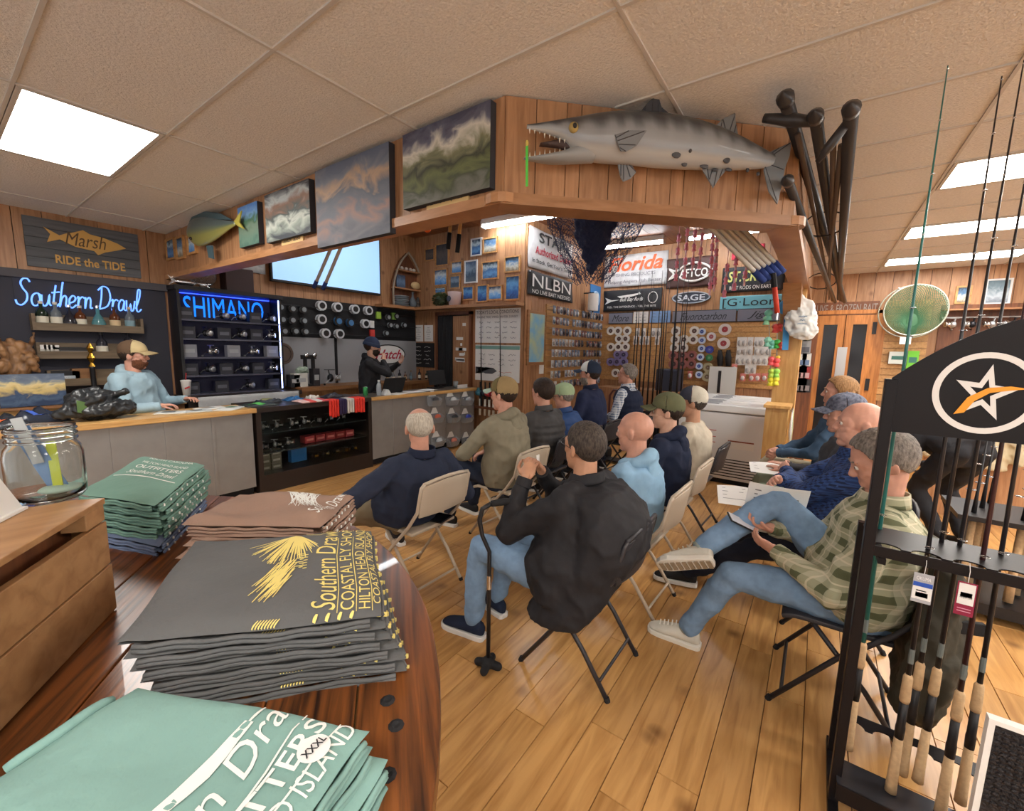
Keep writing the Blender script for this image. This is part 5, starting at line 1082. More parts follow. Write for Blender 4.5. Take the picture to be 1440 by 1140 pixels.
# globe and silver fish on the display top
gl = thing('glass_globe', 'clear glass globe in a silver stand on top of the blue-lit display', 'globe', (2.1, YF-.2, z1+.05)); pg = wy(287, 395, .2)
obj('globe', MB().ell((pg.x, YF-.2, z1+.2), (.13, .13, .13), None, 24, 16), mat('globe_glass', srgb(150, 140, 136), rough=.06, trans=.7), gl, smooth=True); obj('stand', MB().lathe([(.1, .05), (.06, .065), (.05, .08), (.09, .1)], (pg.x, YF-.2, z1), 18), CHROME, gl, smooth=True)
fs = thing('silver_fish', 'small silver fish ornament beside the glass globe', 'ornament', (1.9, YF-.2, z1+.05)); pf = wy(262, 402, .2); obj('fish_body', MB().ell((pf.x, YF-.2, z1+.1), (.11, .03, .045)), CHROME, fs, smooth=True); obj('fish_tail', MB().prism([(0, 0), (-.09, .06), (-.06, 0), (-.09, -.05)], (pf.x-.08, YF-.2, z1+.1), RX, UZ, (0, .01, 0)), CHROME, fs)
# ---- television
tv = thing('television', 'large wall television showing a plain pale blue screen', 'television', (3.86, YF-.08, 2.5))
obj('tv_housing', MB().bx(2.95, 4.78, YF-.1, YF-.04, 2.48, 3.5), BLACK, tv, bevel=.006); obj('screen', MB().bx(2.975, 4.755, YF-.104, YF-.1, 2.515, 3.47), mat('tv_screen', srgb(158, 200, 236), emit=.9), tv); obj('wall_mount', MB().bx(3.6, 4.1, YF-.04, YF, 2.8, 3.2), BLACKM, tv)
p = wy(352, 367); painting('framed_print', 'small grey framed print beside the television', (p.x, YF, p.z), RX, .36, .3, [(150, 150, 150), (190, 190, 186), (120, 120, 124), (200, 200, 196)], .02, 'print', 9, edge=WHITE)
tag(obj('speaker_box', MB().bx(2.35, 2.68, YF-.2, YF, z1+.05, z1+.35), mat('speaker_dark', srgb(66, 50, 50), rough=.7), bevel=.01), 'dark box speaker on the display top left of the television', 'speaker')
# ---- black spool wall
sp_ = thing('spool_board', 'black wall board hung with rows of line spools', 'board', (4.2, YF, 1.75)); xa, xb = wy(384, 430).x, 5.62
obj('board', MB().bx(xa, xb, YF-.02, YF, 1.72, 2.3), BLACKM, sp_)
for z in (1.78, 1.98, 2.18): obj('peg_rail', MB().cyl((xa, YF-.05, z), (xb, YF-.05, z), .006, .006, 6), BLACK, sp_)
def spool_proto(label, rim, core, r=.075, d=.075):
    t = thing('line_spool', label, 'spool'); M = Matrix.Rotation(PI/2, 3, 'X')
    obj('spool_flange', MB().lathe([(r*.3, 0), (r, 0), (r, .008), (r*.3, .008)], (0, -d, 0), 18, M).lathe([(r*.3, 0), (r, 0), (r, .008), (r*.3, .008)], (0, -.004, 0), 18, M), rim, t, world=False)
    obj('wound_line', MB().lathe([(r*.86, .008), (r*.86, d-.004)], (0, -.004, 0), 18, M), core, t, world=False)
    obj('spool_label', MB().lathe([(r*.32, .009), (r*.62, .0095), (r*.62, .012), (r*.32, .012)], (0, -d, 0), 18, M), core if rim == BLACK else BLACK, t, world=False)
    return t
SPW = col_mat(206, 208, 212); SPG = col_mat(150, 156, 160); SPB = col_mat(70, 120, 170); SPR = col_mat(206, 70, 60)
s_wh = spool_proto('white spool with dark hub on the black spool board', SPW, SPW); s_bl = spool_proto('blue line spool on the black spool board', BLACK, SPB); s_gr = spool_proto('small grey spool in the rows of the black board', BLACK, SPG, .055, .06)
def put_spools(src, pts, off, label, grp, first=[None]):
    for i, (px, py) in enumerate(pts):
        p = wy(360+px/3.5625, 300+py/3.5625, off); c = copy_tree(src, (p.x, YF-.02, p.z), 0, label, grp)
put_spools(s_wh, [(325, 462), (405, 470), (492, 480), (560, 487), (325, 530), (545, 552), (415, 603), (345, 600)], .06, 'white spool with dark hub on the black spool board', 'white spools on the black board')
put_spools(s_bl, [(410, 540), (470, 548)], .06, 'blue line spool on the black spool board', 'blue spools on the black board')
put_spools(s_gr, [(120, 470), (180, 478), (235, 482), (130, 532), (180, 535), (238, 538), (140, 590), (195, 590), (245, 592), (660, 520), (700, 515), (670, 560), (700, 565), (650, 600), (740, 560)], .05, 'small grey spool in the rows of the black board', 'grey spools on the black board')
for s in (s_wh, s_bl, s_gr):
    for ch in list(s.children): bpy.data.objects.remove(ch, do_unlink=True)
    bpy.data.objects.remove(s, do_unlink=True)
for i, (px, py, c, nm) in enumerate(((580, 555, (226, 224, 220), 'white'), (583, 600, (208, 64, 56), 'red'), (615, 510, (150, 190, 70), 'lime'), (690, 515, (120, 160, 70), 'green'))): p = wy(360+px/3.5625, 300+py/3.5625, .06); box_thing('tackle_pack', 'small %s tackle pack hung on the black spool board' % nm, 'pack', (p.x, YF-.05, p.z), (.09, .04, .12), col_mat(*c))
# lower grey wall, counter and its clutter
lw = thing('grey_backsplash', 'pale grey backsplash panels under the spool board', 'panel', (4.3, YF, 1.0))
for a, b in ((3.1, 3.92), (3.96, 5.64)): obj('splash_panel', MB().bx(a, b, YF-.015, YF, 1.0, 1.72), mat('splash_grey', srgb(150, 150, 152), rough=.5), lw)
obj('splash_post', MB().bx(3.92, 3.96, YF-.03, YF, 1.0, 1.72), BLACKM, lw)
bk = thing('back_counter', 'wooden back counter behind the presenter', 'counter', (4.4, 6.1, 0)); obj('carcass', MB().bx(3.12, 5.64, 5.98, 6.37, 0, .94), wood('cab_wood', (0, 0, 0), (0, 0, 0), (1, 1, 1)), bk); obj('top', MB().bx(3.12, 5.65, 5.92, 6.37, .94, 1.0), wood('cab_top', srgb(150, 104, 64), srgb(120, 80, 48), (.5, 5, 5)), bk)
p = wy(396, 497); em = thing('round_plaque', 'brown round plaque on the grey backsplash', 'plaque', (p.x, YF-.02, p.z)); obj('disc', MB().lathe([(.01, 0), (.15, 0), (.16, .01), (.15, .02), (.01, .02)], (p.x, YF-.016, p.z), 26, Matrix.Rotation(PI/2, 3, 'X')), col_mat(104, 84, 72), em); obj('disc_ring', MB().tube([(p.x+.12*math.cos(q), YF-.037, p.z+.12*math.sin(q)) for q in [2*PI*i/24 for i in range(24)]], .006, 6, closed=True), col_mat(70, 56, 50), em)
p = wy(545, 498); ov = thing('oval_sign', 'white oval sign with red script lettering behind the presenter', 'sign', (p.x, YF-.02, p.z)); ew = wy(568, 498).x-wy(521, 498).x
obj('oval', MB().prism([(ew/2*math.cos(2*PI*i/32), .17*math.sin(2*PI*i/32)) for i in range(32)], (p.x, YF-.016, p.z), RX, UZ, (0, -.015, 0)), WHITE, ov); obj('oval_rim', MB().tube([(p.x+ew/2*math.cos(2*PI*i/32), YF-.03, p.z+.17*math.sin(2*PI*i/32)) for i in range(32)], .01, 6, closed=True), BLACK, ov)
text(ov, 'lettering', 'Hatch', col_mat(176, 36, 60), (p.x, YF-.0315, p.z), RX, UZ, ew*.78, .17, shear=.5, bold=.02)
for i, (px, py, w, h, c, nm) in enumerate(((420, 522, .2, .2, (196, 194, 186), 'white carton'), (412, 524, .14, .18, (40, 40, 44), 'black carton with white emblem'), (442, 520, .1, .26, (44, 40, 44), 'dark reel box'))): pq = wy(px, py, .25); box_thing('carton', nm+' on the back counter under the spool board', 'box', (pq.x, YF-.25, 1.0+h/2), (w, .12, h), col_mat(*c), strip=col_mat(160, 160, 160))
pq = wy(424, 514, .25); gb = MB().ell((pq.x, YF-.25, 1.235), (.1, .07, .05)); o = blob('green_cloth', gb, fabric('cloth_sage', srgb(150, 166, 150)), None, voxel=.01, smooth=2, disp=.06, dscale=.05); tag(o, 'sage green cloth lying on the white carton', 'cloth')
wd = thing('line_winder', 'black line-winding machine with chrome knobs on the back counter', 'machine', (3.5, YF-.3, 1.0)); pq = wy(433, 505, .25); X_ = pq.x
obj('stand', MB().bx(X_-.06, X_-.03, YF-.28, YF-.22, 1.0, 1.45).bx(X_+.06, X_+.09, YF-.28, YF-.22, 1.0, 1.45).bx(X_-.1, X_+.12, YF-.3, YF-.2, 1.0, 1.03), BLACK, wd); obj('cross_arm', MB().bx(X_-.1, X_+.12, YF-.27, YF-.23, 1.4, 1.46), BLACK, wd)
for q in (-.04, .08): obj('knob', MB().ell((X_+q, YF-.3, 1.46), (.035, .02, .035)), CHROME, wd, smooth=True)
put_reel(reel_dk, (wy(463, 525, .25).x, YF-.28, 1.0), -.6, 'dark reel standing on the back counter by the presenter', None, 2.2)
p = wy(510, 455)
for i, px in enumerate((545, 553, 562, 570, 578, 590, 600)): q = wy(px, 535, .28); bottle(('amber', 'clear', 'dark', 'tan', 'pale', 'smoky', 'green')[i]+' small bottle in the row on the counter behind the presenter', q.x, 1.0, (G_AMB, G_CLR, G_DRK, G_AMB, G_CLR, G_DRK, G_GRN)[i], (LBT, LBW, LBW, LBT, LBG, LBW, LBW)[i], (BLACK, GLD, BLACK, BLACK, GLD, BLACK, BLACK)[i], .16+.02*(i % 3), .028, YF-.28)
# corner ledge and boat-shaped shelf
lg = thing('corner_ledge', 'long wooden ledge running round the corner under the photographs', 'ledge', (5.2, YF-.1, 2.3))
obj('ledge_board', MB().bx(4.72, XP-.014, YF-.22, YF, 2.29, 2.34), W_TRIM, lg); obj('ledge_board', MB().bx(XP-.24, XP-.014, YP+.0, YF-.22, 2.29, 2.34), W_TRIM, lg)
bs = thing('boat_shelf', 'bow-shaped wooden shelf standing on the corner ledge', 'shelf', (5.2, YF-.1, 2.34)); cx, hw, zb, zt = wy(570, 400).x, .36, 2.34, 3.32
BW_ = mat('boat_rim', srgb(150, 136, 120), rough=.5)
prof = [(hw*.98, 0), (hw, .25), (hw*.92, .45), (hw*.72, .65), (hw*.42, .84), (0, 1.0)]
cp_ = smooth_poly(prof, 4); arch = [V(cx-a, YF-.1, zb+(zt-zb)*b) for a, b in cp_]+[V(cx+a, YF-.1, zb+(zt-zb)*b) for a, b in reversed(cp_[:-1])]
obj('hull_rim', MB().tube(arch, .018, 8), BW_, bs, smooth=True); obj('hull_back', MB().prism([(p_.x-cx, p_.z-zb) for p_ in arch], (cx, YF-.03, zb), RX, UZ, (0, .02, 0)), W_DARKBOARD, bs)
for zz, w in ((2.66, hw*.97), (2.98, hw*.72)): obj('thwart_shelf', MB().bx(cx-w, cx+w, YF-.14, YF-.03, zz-.012, zz+.012), W_TRIM, bs)
for i in range(6): tag(obj('plate', MB().lathe([(.05, 0), (.14, .012), (.14, .018), (.05, .008)], (cx-.2, YF-.12, 2.342+i*.032), 20), mat('plate_glaze', srgb(150, 156, 160), rough=.3), smooth=True), 'grey plate in the stack inside the boat-shaped shelf', 'plate', 'plates in the boat-shaped shelf')
bottle('clear glass decanter inside the boat-shaped shelf', cx+.06, 2.342, G_CLR, G_CLR, G_CLR, .28, .06, YF-.13, 1)
tag(obj('shell', MB().ell((cx+.16, YF-.1, 2.75), (.11, .05, .07)), mat('shell_cream', srgb(206, 178, 130), rough=.6), smooth=True), 'cream puffer-fish ornament on the middle boat shelf', 'ornament')
painting('framed_photo', 'small photo leaning on the middle boat shelf', (cx-.16, YF-.06, 2.79), RX, .2, .22, [(60, 80, 110), (96, 120, 150), (50, 60, 80)], .01, 'ph', 31)
for i, dx in enumerate((-.15, -.05, .05, .13)): tag(obj('small_shell', MB().ell((cx+dx, YF-.09, 3.022), (.035, .03, .032)), mat('shell_pale', srgb(190, 180, 170), rough=.6), smooth=True), 'pale shell on the top boat shelf', 'shell', 'shells on the top boat shelf')
pl_ = thing('green_plant', 'bushy green plant on the corner ledge below the photos', 'plant', (XP-.12, 5.35, 2.34)); pc2 = hx(620, 418, XP-.12); mb = MB(); r3 = random.Random(2)
for i in range(160):
    d = V(r3.gauss(0, 1), r3.gauss(0, 1), r3.gauss(.3, 1)).normalized(); c = V(XP-.13, pc2.y, 2.46)+V(d.x*.09, d.y*.16, d.z*.1); s = d.cross(V(.3, .2, 1)).normalized()*.02; mb.add([c-s, c+d*.04, c+s, c-d*.02], [(0, 1, 2, 3)])
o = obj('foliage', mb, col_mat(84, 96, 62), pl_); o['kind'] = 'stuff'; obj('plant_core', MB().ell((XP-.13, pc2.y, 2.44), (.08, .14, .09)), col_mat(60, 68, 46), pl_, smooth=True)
bk2 = thing('white_bucket', 'white bucket with round emblem on the corner ledge', 'bucket', (XP-.12, 4.9, 2.34)); pc3 = hx(640, 418, XP-.12); obj('bucket', MB().lathe([(.1, 0), (.12, .22), (.125, .23)], (XP-.13, pc3.y, 2.34), 20), col_mat(216, 196, 196), bk2, smooth=True); obj('emblem', MB().ell((XP-.245, pc3.y+.03, 2.45), (.004, .05, .05)), col_mat(70, 70, 80), bk2)
for i, (dx, h_, c) in enumerate(((.16, .16, (70, 60, 56)), (.28, .2, (54, 50, 46)), (.38, .12, (96, 84, 76)))): tag(obj('carved_figure', MB().lathe([(.03, 0), (.045, h_*.3), (.02, h_*.6), (.035, h_*.8), (.01, h_)], (min(cx+hw+dx, XP-.1), YF-.15, 2.34), 10), col_mat(*c), smooth=True), ('dark small', 'taller blackish', 'pale brown')[i]+' carved figure on the ledge beside the boat shelf', 'ornament')
# ================================================================== photo wall and bay
XPF = XP-.014
def rect_x(X, l, r, t, b):
    """px extents -> (yc, zc, w, h) on plane x=X"""
    mx, my = (l+r)/2, (t+b)/2; a, c = hx(l, my, X), hx(r, my, X); u, d = hx(mx, t, X), hx(mx, b, X)
    return (a.y+c.y)/2, (u.z+d.z)/2, abs(a.y-c.y), abs(u.z-d.z)
SEA = [[(40, 70, 120), (90, 140, 190), (60, 100, 150), (170, 190, 200), (60, 80, 100)], [(120, 110, 90), (190, 190, 180), (80, 120, 160), (60, 70, 80)], [(60, 120, 190), (120, 170, 220), (200, 210, 214), (70, 90, 120)], [(90, 100, 110), (60, 80, 100), (130, 150, 170), (80, 100, 130)]]
def framed(label, X, l, r, t, b, k, fm, grp=None, cols=None):
    y, z, w, h = rect_x(X, l, r, t, b); T = thing('framed_photo', label, 'photo', (X, y, z-h/2), 0, grp); f = .022
    obj('frame', MB().bx(X-.025, X, y-w/2, y-w/2+f, z-h/2, z+h/2).bx(X-.025, X, y+w/2-f, y+w/2, z-h/2, z+h/2).bx(X-.025, X, y-w/2+f, y+w/2-f, z-h/2, z-h/2+f).bx(X-.025, X, y-w/2+f, y+w/2-f, z+h/2-f, z+h/2), fm, T)
    p = painting('tmp', 'tmp', (X, y, z), RY, w-2*f, h-2*f, cols or SEA[k % 4], .012, 'photo', 40+k)
    for ch in list(p.children):
        ch.parent = T; ch.matrix_parent_inverse = wmat(T).inverted()
        if ch.name.startswith('canvas'): ch.name = 'backing'
    bpy.data.objects.remove(p, do_unlink=True)
FW = wood('frame_light_wood', srgb(196, 146, 90), srgb(160, 112, 64), (3, 3, 3)); FD = mat('frame_white', srgb(206, 206, 206))
fr = [(663, 678, 335, 360, 'dim grey-blue photo in thin frame beneath the strip light'), (680, 700, 334, 356, 'grey fish photo in thin wooden frame, top of the photo wall'), (635, 651, 367, 385, 'small pale blue angler photo beside the white-bordered one'), (654, 672, 366, 398, 'tall sky blue photo with white border'), (678, 702, 367, 393, 'blue fish photo in wide wooden frame'), (710, 732, 360, 383, 'greenish photo in light wooden frame near the wall corner'), (611, 630, 378, 402, 'boat photo in wooden frame above the green plant'), (633, 648, 387, 406, 'small pale blue photo above the white bucket'), (651, 667, 402, 422, 'photo of a white shape on blue in wooden frame'), (671, 687, 400, 425, 'blue and brown photo in narrow wooden frame'), (687, 707, 401, 422, 'grey-green photo between the narrow frame and the deep blue one'), (711, 732, 387, 422, 'large deep blue swordfish photo near the wall corner'), (612, 628, 403, 413, 'low blue photo half hidden by the green plant'), (613, 632, 342, 374, 'large dark fish print beside the boat-shaped shelf'), (598, 612, 349, 367, 'small dark print tucked by the corner')]
for i, (l, r, t, b, lab) in enumerate(fr): framed(lab, XPF, l, r, t, b, i, FW if i not in (3, 0) else FD, 'framed photos on the photo wall', [(30, 60, 110), (50, 100, 170), (90, 150, 200), (40, 80, 130)] if i in (11, 9, 8) else ([(60, 60, 66), (90, 84, 80), (50, 52, 60)] if i in (13, 14) else None))
# conditions board
def scribbles(parent, X, y, z, w, h, rows, cols, m_, seed, rowh=.35):
    q = random.Random(seed); mb = MB()
    for i in range(rows):
        zz = z+h/2-h*(i+.5)/rows
        for j in range(cols):
            yy = y+w/2-w*(j+.5)/cols; L = w/cols*q.uniform(.3, .8); k = 7
            pts = [V(X, yy+L*(.5-a/k), zz+q.uniform(-.5, .5)*h/rows*rowh) for a in range(k+1)]
            mb.tube(pts, .0035, 4)
    return obj('writing', mb, m_, parent)
y, z, w, h = rect_x(XPF, 669, 732, 434, 482); cbd = thing('conditions_board', 'white board headed Todays Local Conditions on the photo wall', 'whiteboard', (XPF, y, z-h/2)); obj('board', MB().bx(XPF-.012, XPF, y-w/2, y+w/2, z-h/2, z+h/2), WHITE, cbd)
text(cbd, 'lettering', "TODAY'S LOCAL CONDITIONS", col_mat(70, 70, 80), (XPF-.013, y, z+h*.41), RY, UZ, w*.94, h*.1, bold=.02); text(cbd, 'lettering', 'MARINE TIDE, WIND, WATER, SUNSET', col_mat(90, 90, 100), (XPF-.013, y, z+h*.26), RY, UZ, w*.9, h*.07)
scribbles(cbd, XPF-.014, y, z-h*.12, w*.9, h*.6, 4, 5, col_mat(120, 120, 130), 3)
y, z, w, h = rect_x(XPF, 669, 731, 485, 536); cb2 = thing('species_board', 'lower white board with fish drawings below the conditions board', 'whiteboard', (XPF, y, z-h/2)); obj('board', MB().bx(XPF-.012, XPF, y-w/2, y+w/2, z-h/2, z+h/2), WHITE, cb2); obj('board_band', MB().bx(XPF-.014, XPF-.012, y-w/2, y+w/2, z+h*.38, z+h*.48), col_mat(120, 160, 150), cb2)
scribbles(cb2, XPF-.014, y, z+h*.1, w*.9, h*.4, 3, 4, col_mat(130, 130, 136), 5); scribbles(cb2, XPF-.014, y-w*.2, z-h*.3, w*.4, h*.25, 2, 1, col_mat(190, 110, 90), 6)
obj('fish_drawing', MB().prism([(-.2, .0), (-.27, .06), (-.25, 0), (-.27, -.06), (-.2, 0), (-.05, .06), (.12, .05), (.2, 0), (.1, -.05), (-.05, -.05)], (XPF-.0125, y+w*.2, z-h*.22), RY, UZ, (-.003, 0, 0)), col_mat(80, 80, 84), cb2)
# doorway with black curtain
y0, y1 = hx(662, 500, XPF).y, hx(618, 500, XPF).y; zt = hx(640, 443, XPF).z
dr = struct(obj('door_1', MB().bx(XPF-.03, XPF, y0, y1, 0, zt), mat('doorway_dark', srgb(40, 30, 26), rough=.9)))
for a, b in ((y0-.05, y0), (y1, y1+.05)): obj('door_jamb', MB().bx(XPF-.06, XPF, a, b, 0, zt+.05), W_DARKBOARD, dr)
obj('door_head', MB().bx(XPF-.06, XPF, y0-.05, y1+.05, zt, zt+.06), W_DARKBOARD, dr)
ym = (y0+y1)/2
obj('curtain', MB().grid(20, 2, lambda u, v: V(XPF-.05-.015*math.sin(u*25), ym+.02+u*(y1-ym-.03), .1+v*(zt-.12))), BLACKM, dr, solid=.008)
obj('door_panel', MB().bx(XPF-.045, XPF-.03, y0+.01, ym, .1, zt-.02), W_BOARD, dr)
ct = random.Random(8)
for i in range(9): obj('pinned_note', MB().bx(XPF-.05, XPF-.045, *(sorted((y0+.05+.25*ct.random(), y0+.09+.25*ct.random()))), *(lambda q: (q, q+.05))(1.3+.7*ct.random())), WHITE, dr)
# chalkboard and notes on the corner wall
p0, p1 = hx(612, 498, XPF), hx(581, 498, XPF)
y, z, w, h = rect_x(XPF, 581, 611, 482, 516); ck = thing('chalkboard', 'small black chalkboard with white scrawl beside the doorway', 'chalkboard', (XPF, y, z-h/2)); obj('board', MB().bx(XPF-.02, XPF, y-w/2, y+w/2, z-h/2, z+h/2), BLACKM, ck); scribbles(ck, XPF-.022, y, z, w*.85, h*.85, 5, 2, WHITE, 9)
for i, (l, r) in enumerate(((583, 595), (597, 609))): y, z, w, h = rect_x(XPF, l, r, 457, 480); t = thing('wall_notice', ('plain', 'second')[i]+' white notice pinned above the chalkboard', 'notice', (XPF, y, z-h/2)); obj('sheet', MB().bx(XPF-.006, XPF, y-w/2, y+w/2, z-h/2, z+h/2), PAPER, t); scribbles(t, XPF-.008, y, z, w*.7, h*.8, 6, 1, INK, 20+i, .1)
# rods standing by the boards, with a rack of white-gripped rods below
def rod(label, a, b, m_, grp=None, grip=.28, gm=None, reel=None, r0=.008, guides=5, name='fishing_rod'):
    a, b = V(*a), V(*b); d = (b-a).normalized(); L = (b-a).length; t = thing(name, label, 'fishing rod', a, 0, grp)
    obj('blank', MB().tube([a+d*grip, a.lerp(b, .6), b], [r0, r0*.6, r0*.22], 7), m_, t, smooth=True); obj('grip', MB().tube([a, a+d*grip*.4, a+d*grip], [r0*1.7, r0*1.5, r0*1.4], 10), gm or BLACKM, t, smooth=True)
    s = d.cross(V(.3, -.8, .1)).normalized(); s = d.cross(s)
    if guides:
        for i in range(guides):
            c = a+d*(grip+(L-grip)*(i+1)/(guides+.3)); rr_ = r0*1.6*(1-.7*i/guides)
            e1 = d.cross(s).normalized(); obj('guide', MB().tube([c+s*(rr_*1.6)+s*rr_*math.cos(q)+e1*rr_*math.sin(q) for q in [2*PI*k/8 for k in range(8)]], r0*.22, 5, closed=True).cyl(c, c+s*rr_*.8, r0*.25, None, 5), CHROME, t)
    if reel: obj('reel', MB().ell(a+d*grip*.85+s*.05, (.03, .03, .04)).cyl(a+d*grip*.85, a+d*grip*.85+s*.05, .008), reel, t, smooth=True)
    return t
for i, px in enumerate((676, 703)):
    a, b = hx(px+1, 570, XPF-.15), hx(px, 428, XPF-.05); rod('black rod leaning upright before the %s' % ('species boards, nearer the counter' if i == 0 else 'conditions board lettering, nearer the wall corner'), (a.x, a.y, .62), b, BLACK, None, .35, None, mat('reel_teal', srgb(60, 110, 120), rough=.3, metal=.4), .012, 6)
rh = thing('rod_holder', 'dark wooden rod holder on the wall below the white boards', 'rack', (XPF, 4.2, .6)); ya, yb = hx(716, 575, XPF-.1).y, hx(672, 575, XPF-.1).y
obj('holder_board', MB().bx(XPF-.2, XPF, ya, yb, .6, .64), W_DARKBOARD, rh); obj('holder_back', MB().bx(XPF-.02, XPF, ya, yb, .64, .9), W_DARKBOARD, rh)
GRP = mat('grip_white', srgb(216, 212, 200), rough=.6)
for i, px in enumerate((675, 682, 688, 694, 701, 708)):
    c = [(60, 120, 140), (50, 52, 60), (196, 60, 70), (180, 50, 60), (60, 70, 90), (190, 190, 196)][i]; p = hx(px, 575, XPF-.14)
    t = thing('boat_rod', 'short white-gripped rod with %s reel in the wall holder' % ('teal', 'black', 'red', 'crimson', 'slate', 'silver')[i], 'fishing rod', (XPF-.14, p.y, .5))
    obj('butt', MB().cyl((XPF-.14, p.y, .48), (XPF-.14, p.y, .76), .02, .02, 10), GRP, t, smooth=True); obj('reel', MB().cyl((XPF-.17, p.y-.05, .86), (XPF-.17, p.y+.05, .86), .045, .045, 14), col_mat(*c, rough=.3, metal=.4), t, smooth=True); obj('foregrip', MB().cyl((XPF-.14, p.y, .76), (XPF-.14, p.y, 1.05), .014, .012, 8), BLACKM, t)
# ================================================================== banner wall (y = YP)
YPF = YP-.014
def rect_w(l, r, t, b, Y=None):
    Y = YPF if Y is None else Y; mx, my = (l+r)/2, (t+b)/2; a, c = hy(l, my, Y), hy(r, my, Y); u, d = hy(mx, t, Y), hy(mx, b, Y); return (a.x+c.x)/2, (u.z+d.z)/2, abs(a.x-c.x), abs(u.z-d.z)
def banner_y(label, l, r, t, b, m_, words, off=.03):
    x, z, w, h = rect_w(l, r, t, b); T = thing('banner', label, 'banner', (x, YPF, z-h/2))
    obj('cloth', MB().grid(16, 10, lambda u, v: V(x+(u-.5)*w, YPF-off+.012*math.sin(u*11+v*4), z+(v-.5)*h)), m_, T, smooth=True, solid=.004)
    for s, m2, du, dv, ww, hh, k in words: text(T, 'lettering', s, m2, (x+du*w, YPF-off-.017, z+dv*h), RX, UZ, w*ww, h*hh, **k)
    for u in (-.48, .48): obj('grommet', MB().cyl((x+u*w, YPF-off-.02, z+h*.46), (x+u*w, YPF, z+h*.46), .012), STEEL, T)
    return x, z, w, h
BW1 = fabric('banner_white', srgb(214, 214, 216), bump=.6, bscale=5); BB1 = mat('banner_black', srgb(38, 38, 42), rough=.6); RED = col_mat(176, 36, 60)
banner_y('white banner with red words Authorized Dealer', 741, 803, 330, 384, BW1, [('STAR', BB1, .0, .3, .62, .26, dict(bold=.05)), ('Authorized Dealer', RED, .04, -.03, .84, .2, dict(bold=.05)), ("In Stock. Get Your's Today!", BB1, .02, -.32, .92, .14, dict(bold=.02))])
banner_y('black banner reading NLBN NO LIVE BAIT NEEDED', 740, 803, 388, 420, BB1, [('NLBN', WHITE, 0, .12, .86, .52, dict(bold=.05)), ('NO LIVE BAIT NEEDED', WHITE, 0, -.33, .86, .17, dict(bold=.03))])
x, z, w, h = rect_w(740, 765, 437, 513); mpn = thing('map_chart', 'framed nautical map in yellow, green and blue', 'map', (x, YPF, z-h/2))
obj('frame', MB().bx(x-w/2, x+w/2, YPF-.03, YPF, z-h/2, z+h/2), W_TRIM, mpn); obj('chart', MB().bx(x-w/2+.05, x+w/2-.05, YPF-.034, YPF-.03, z-h/2+.05, z+h/2-.05), mat('chart_print', srgb(214, 206, 96), rough=.5, c2=srgb(120, 176, 206), vscale=3.0), mpn)
tag(obj('small_notice', MB().bx(*(lambda q: (q-.07, q+.07))(hy(761, 520, YPF).x), YPF-.008, YPF, 1.2, 1.42), PAPER), 'small paper notice under the framed map', 'notice')
# slat panel with hanging lure packs
x, z, w, h = rect_w(766, 842, 440, 524); SL = wood('slat_wood', srgb(196, 150, 96), srgb(170, 124, 74), (.5, 5, 5), rough=.5)
slp = thing('slat_panel', 'wooden slat panel crowded with hanging lure packs', 'slat wall', (x, YPF, .9)); px0, px1 = hy(766, 480, YPF).x, XF-.02
for i in range(15): obj('slat', MB().bx(px0, px1, YPF-.02, YPF, .92+i*.098, .92+i*.098+.09), SL, slp)
def pack_proto(name, label, cat, card, body, w=.085, h=.13, axis='y'):
    t = thing(name, label, cat); 
    if axis == 'y': obj('card', MB().bx(-w/2, w/2, -.003, 0, -h, 0), card, t, world=False); obj('blister', MB().ell((0, -.015, -h*.6), (w*.38, .016, h*.3), None, 10, 6), body, t, world=False, smooth=True); obj('peg', MB().cyl((0, .1, -.012), (0, -.03, -.012), .003, None, 5), STEEL, t, world=False)
    else: obj('card', MB().bx(-.003, 0, -w/2, w/2, -h, 0), card, t, world=False); obj('blister', MB().ell((-.015, 0, -h*.6), (.016, w*.38, h*.3), None, 10, 6), body, t, world=False, smooth=True); obj('peg', MB().cyl((.1, 0, -.012), (-.03, 0, -.012), .003, None, 5), STEEL, t, world=False)
    return t
def kill(t):
    for ch in list(t.children): bpy.data.objects.remove(ch, do_unlink=True)
    bpy.data.objects.remove(t, do_unlink=True)
kinds = [('silver', (176, 178, 184), (120, 124, 134)), ('dark', (84, 78, 84), (52, 48, 56)), ('maroon', (116, 74, 78), (150, 140, 140)), ('pale', (202, 200, 196), (160, 150, 140)), ('blue-grey', (104, 116, 136), (170, 172, 178))]
protos = [pack_proto('lure_pack', 'x', 'lure pack', col_mat(*a), col_mat(*b, rough=.25)) for n, a, b in kinds]
q = random.Random(21); XLp = px0
for r in range(8):
    z = 2.36-r*.185
    for c in range(17):
        x = px0+.1+c*(px1-px0-.25)/16
        if q.random() < .06: continue
        k = q.choice((0, 0, 3, 4)) if (c < 7 and r > 2) else q.choice((1, 2, 1, 4, 0))
        copy_tree(protos[k], (x+q.uniform(-.01, .01), YPF-.11, z), 0, '%s hanging lure pack on the slat panel beside the map' % kinds[k][0], '%s lure packs beside the map' % kinds[k][0])
for p in protos: kill(p)
pt = thing('paper_towel', 'white paper towel roll on a wall bracket in the corner', 'paper towel', (8.2, YPF-.2, 2.3)); p = hy(834, 425, YPF-.2); obj('roll', MB().cyl((p.x, p.y, p.z-.16), (p.x, p.y, p.z+.16), .1, .1, 20), WHITE, pt, smooth=False); obj('bracket', MB().bar((p.x, p.y, p.z+.18), (p.x, YPF, p.z+.18), .03, .02).cyl((p.x, p.y, p.z-.19), (p.x, p.y, p.z+.19), .015), BLACK, pt)
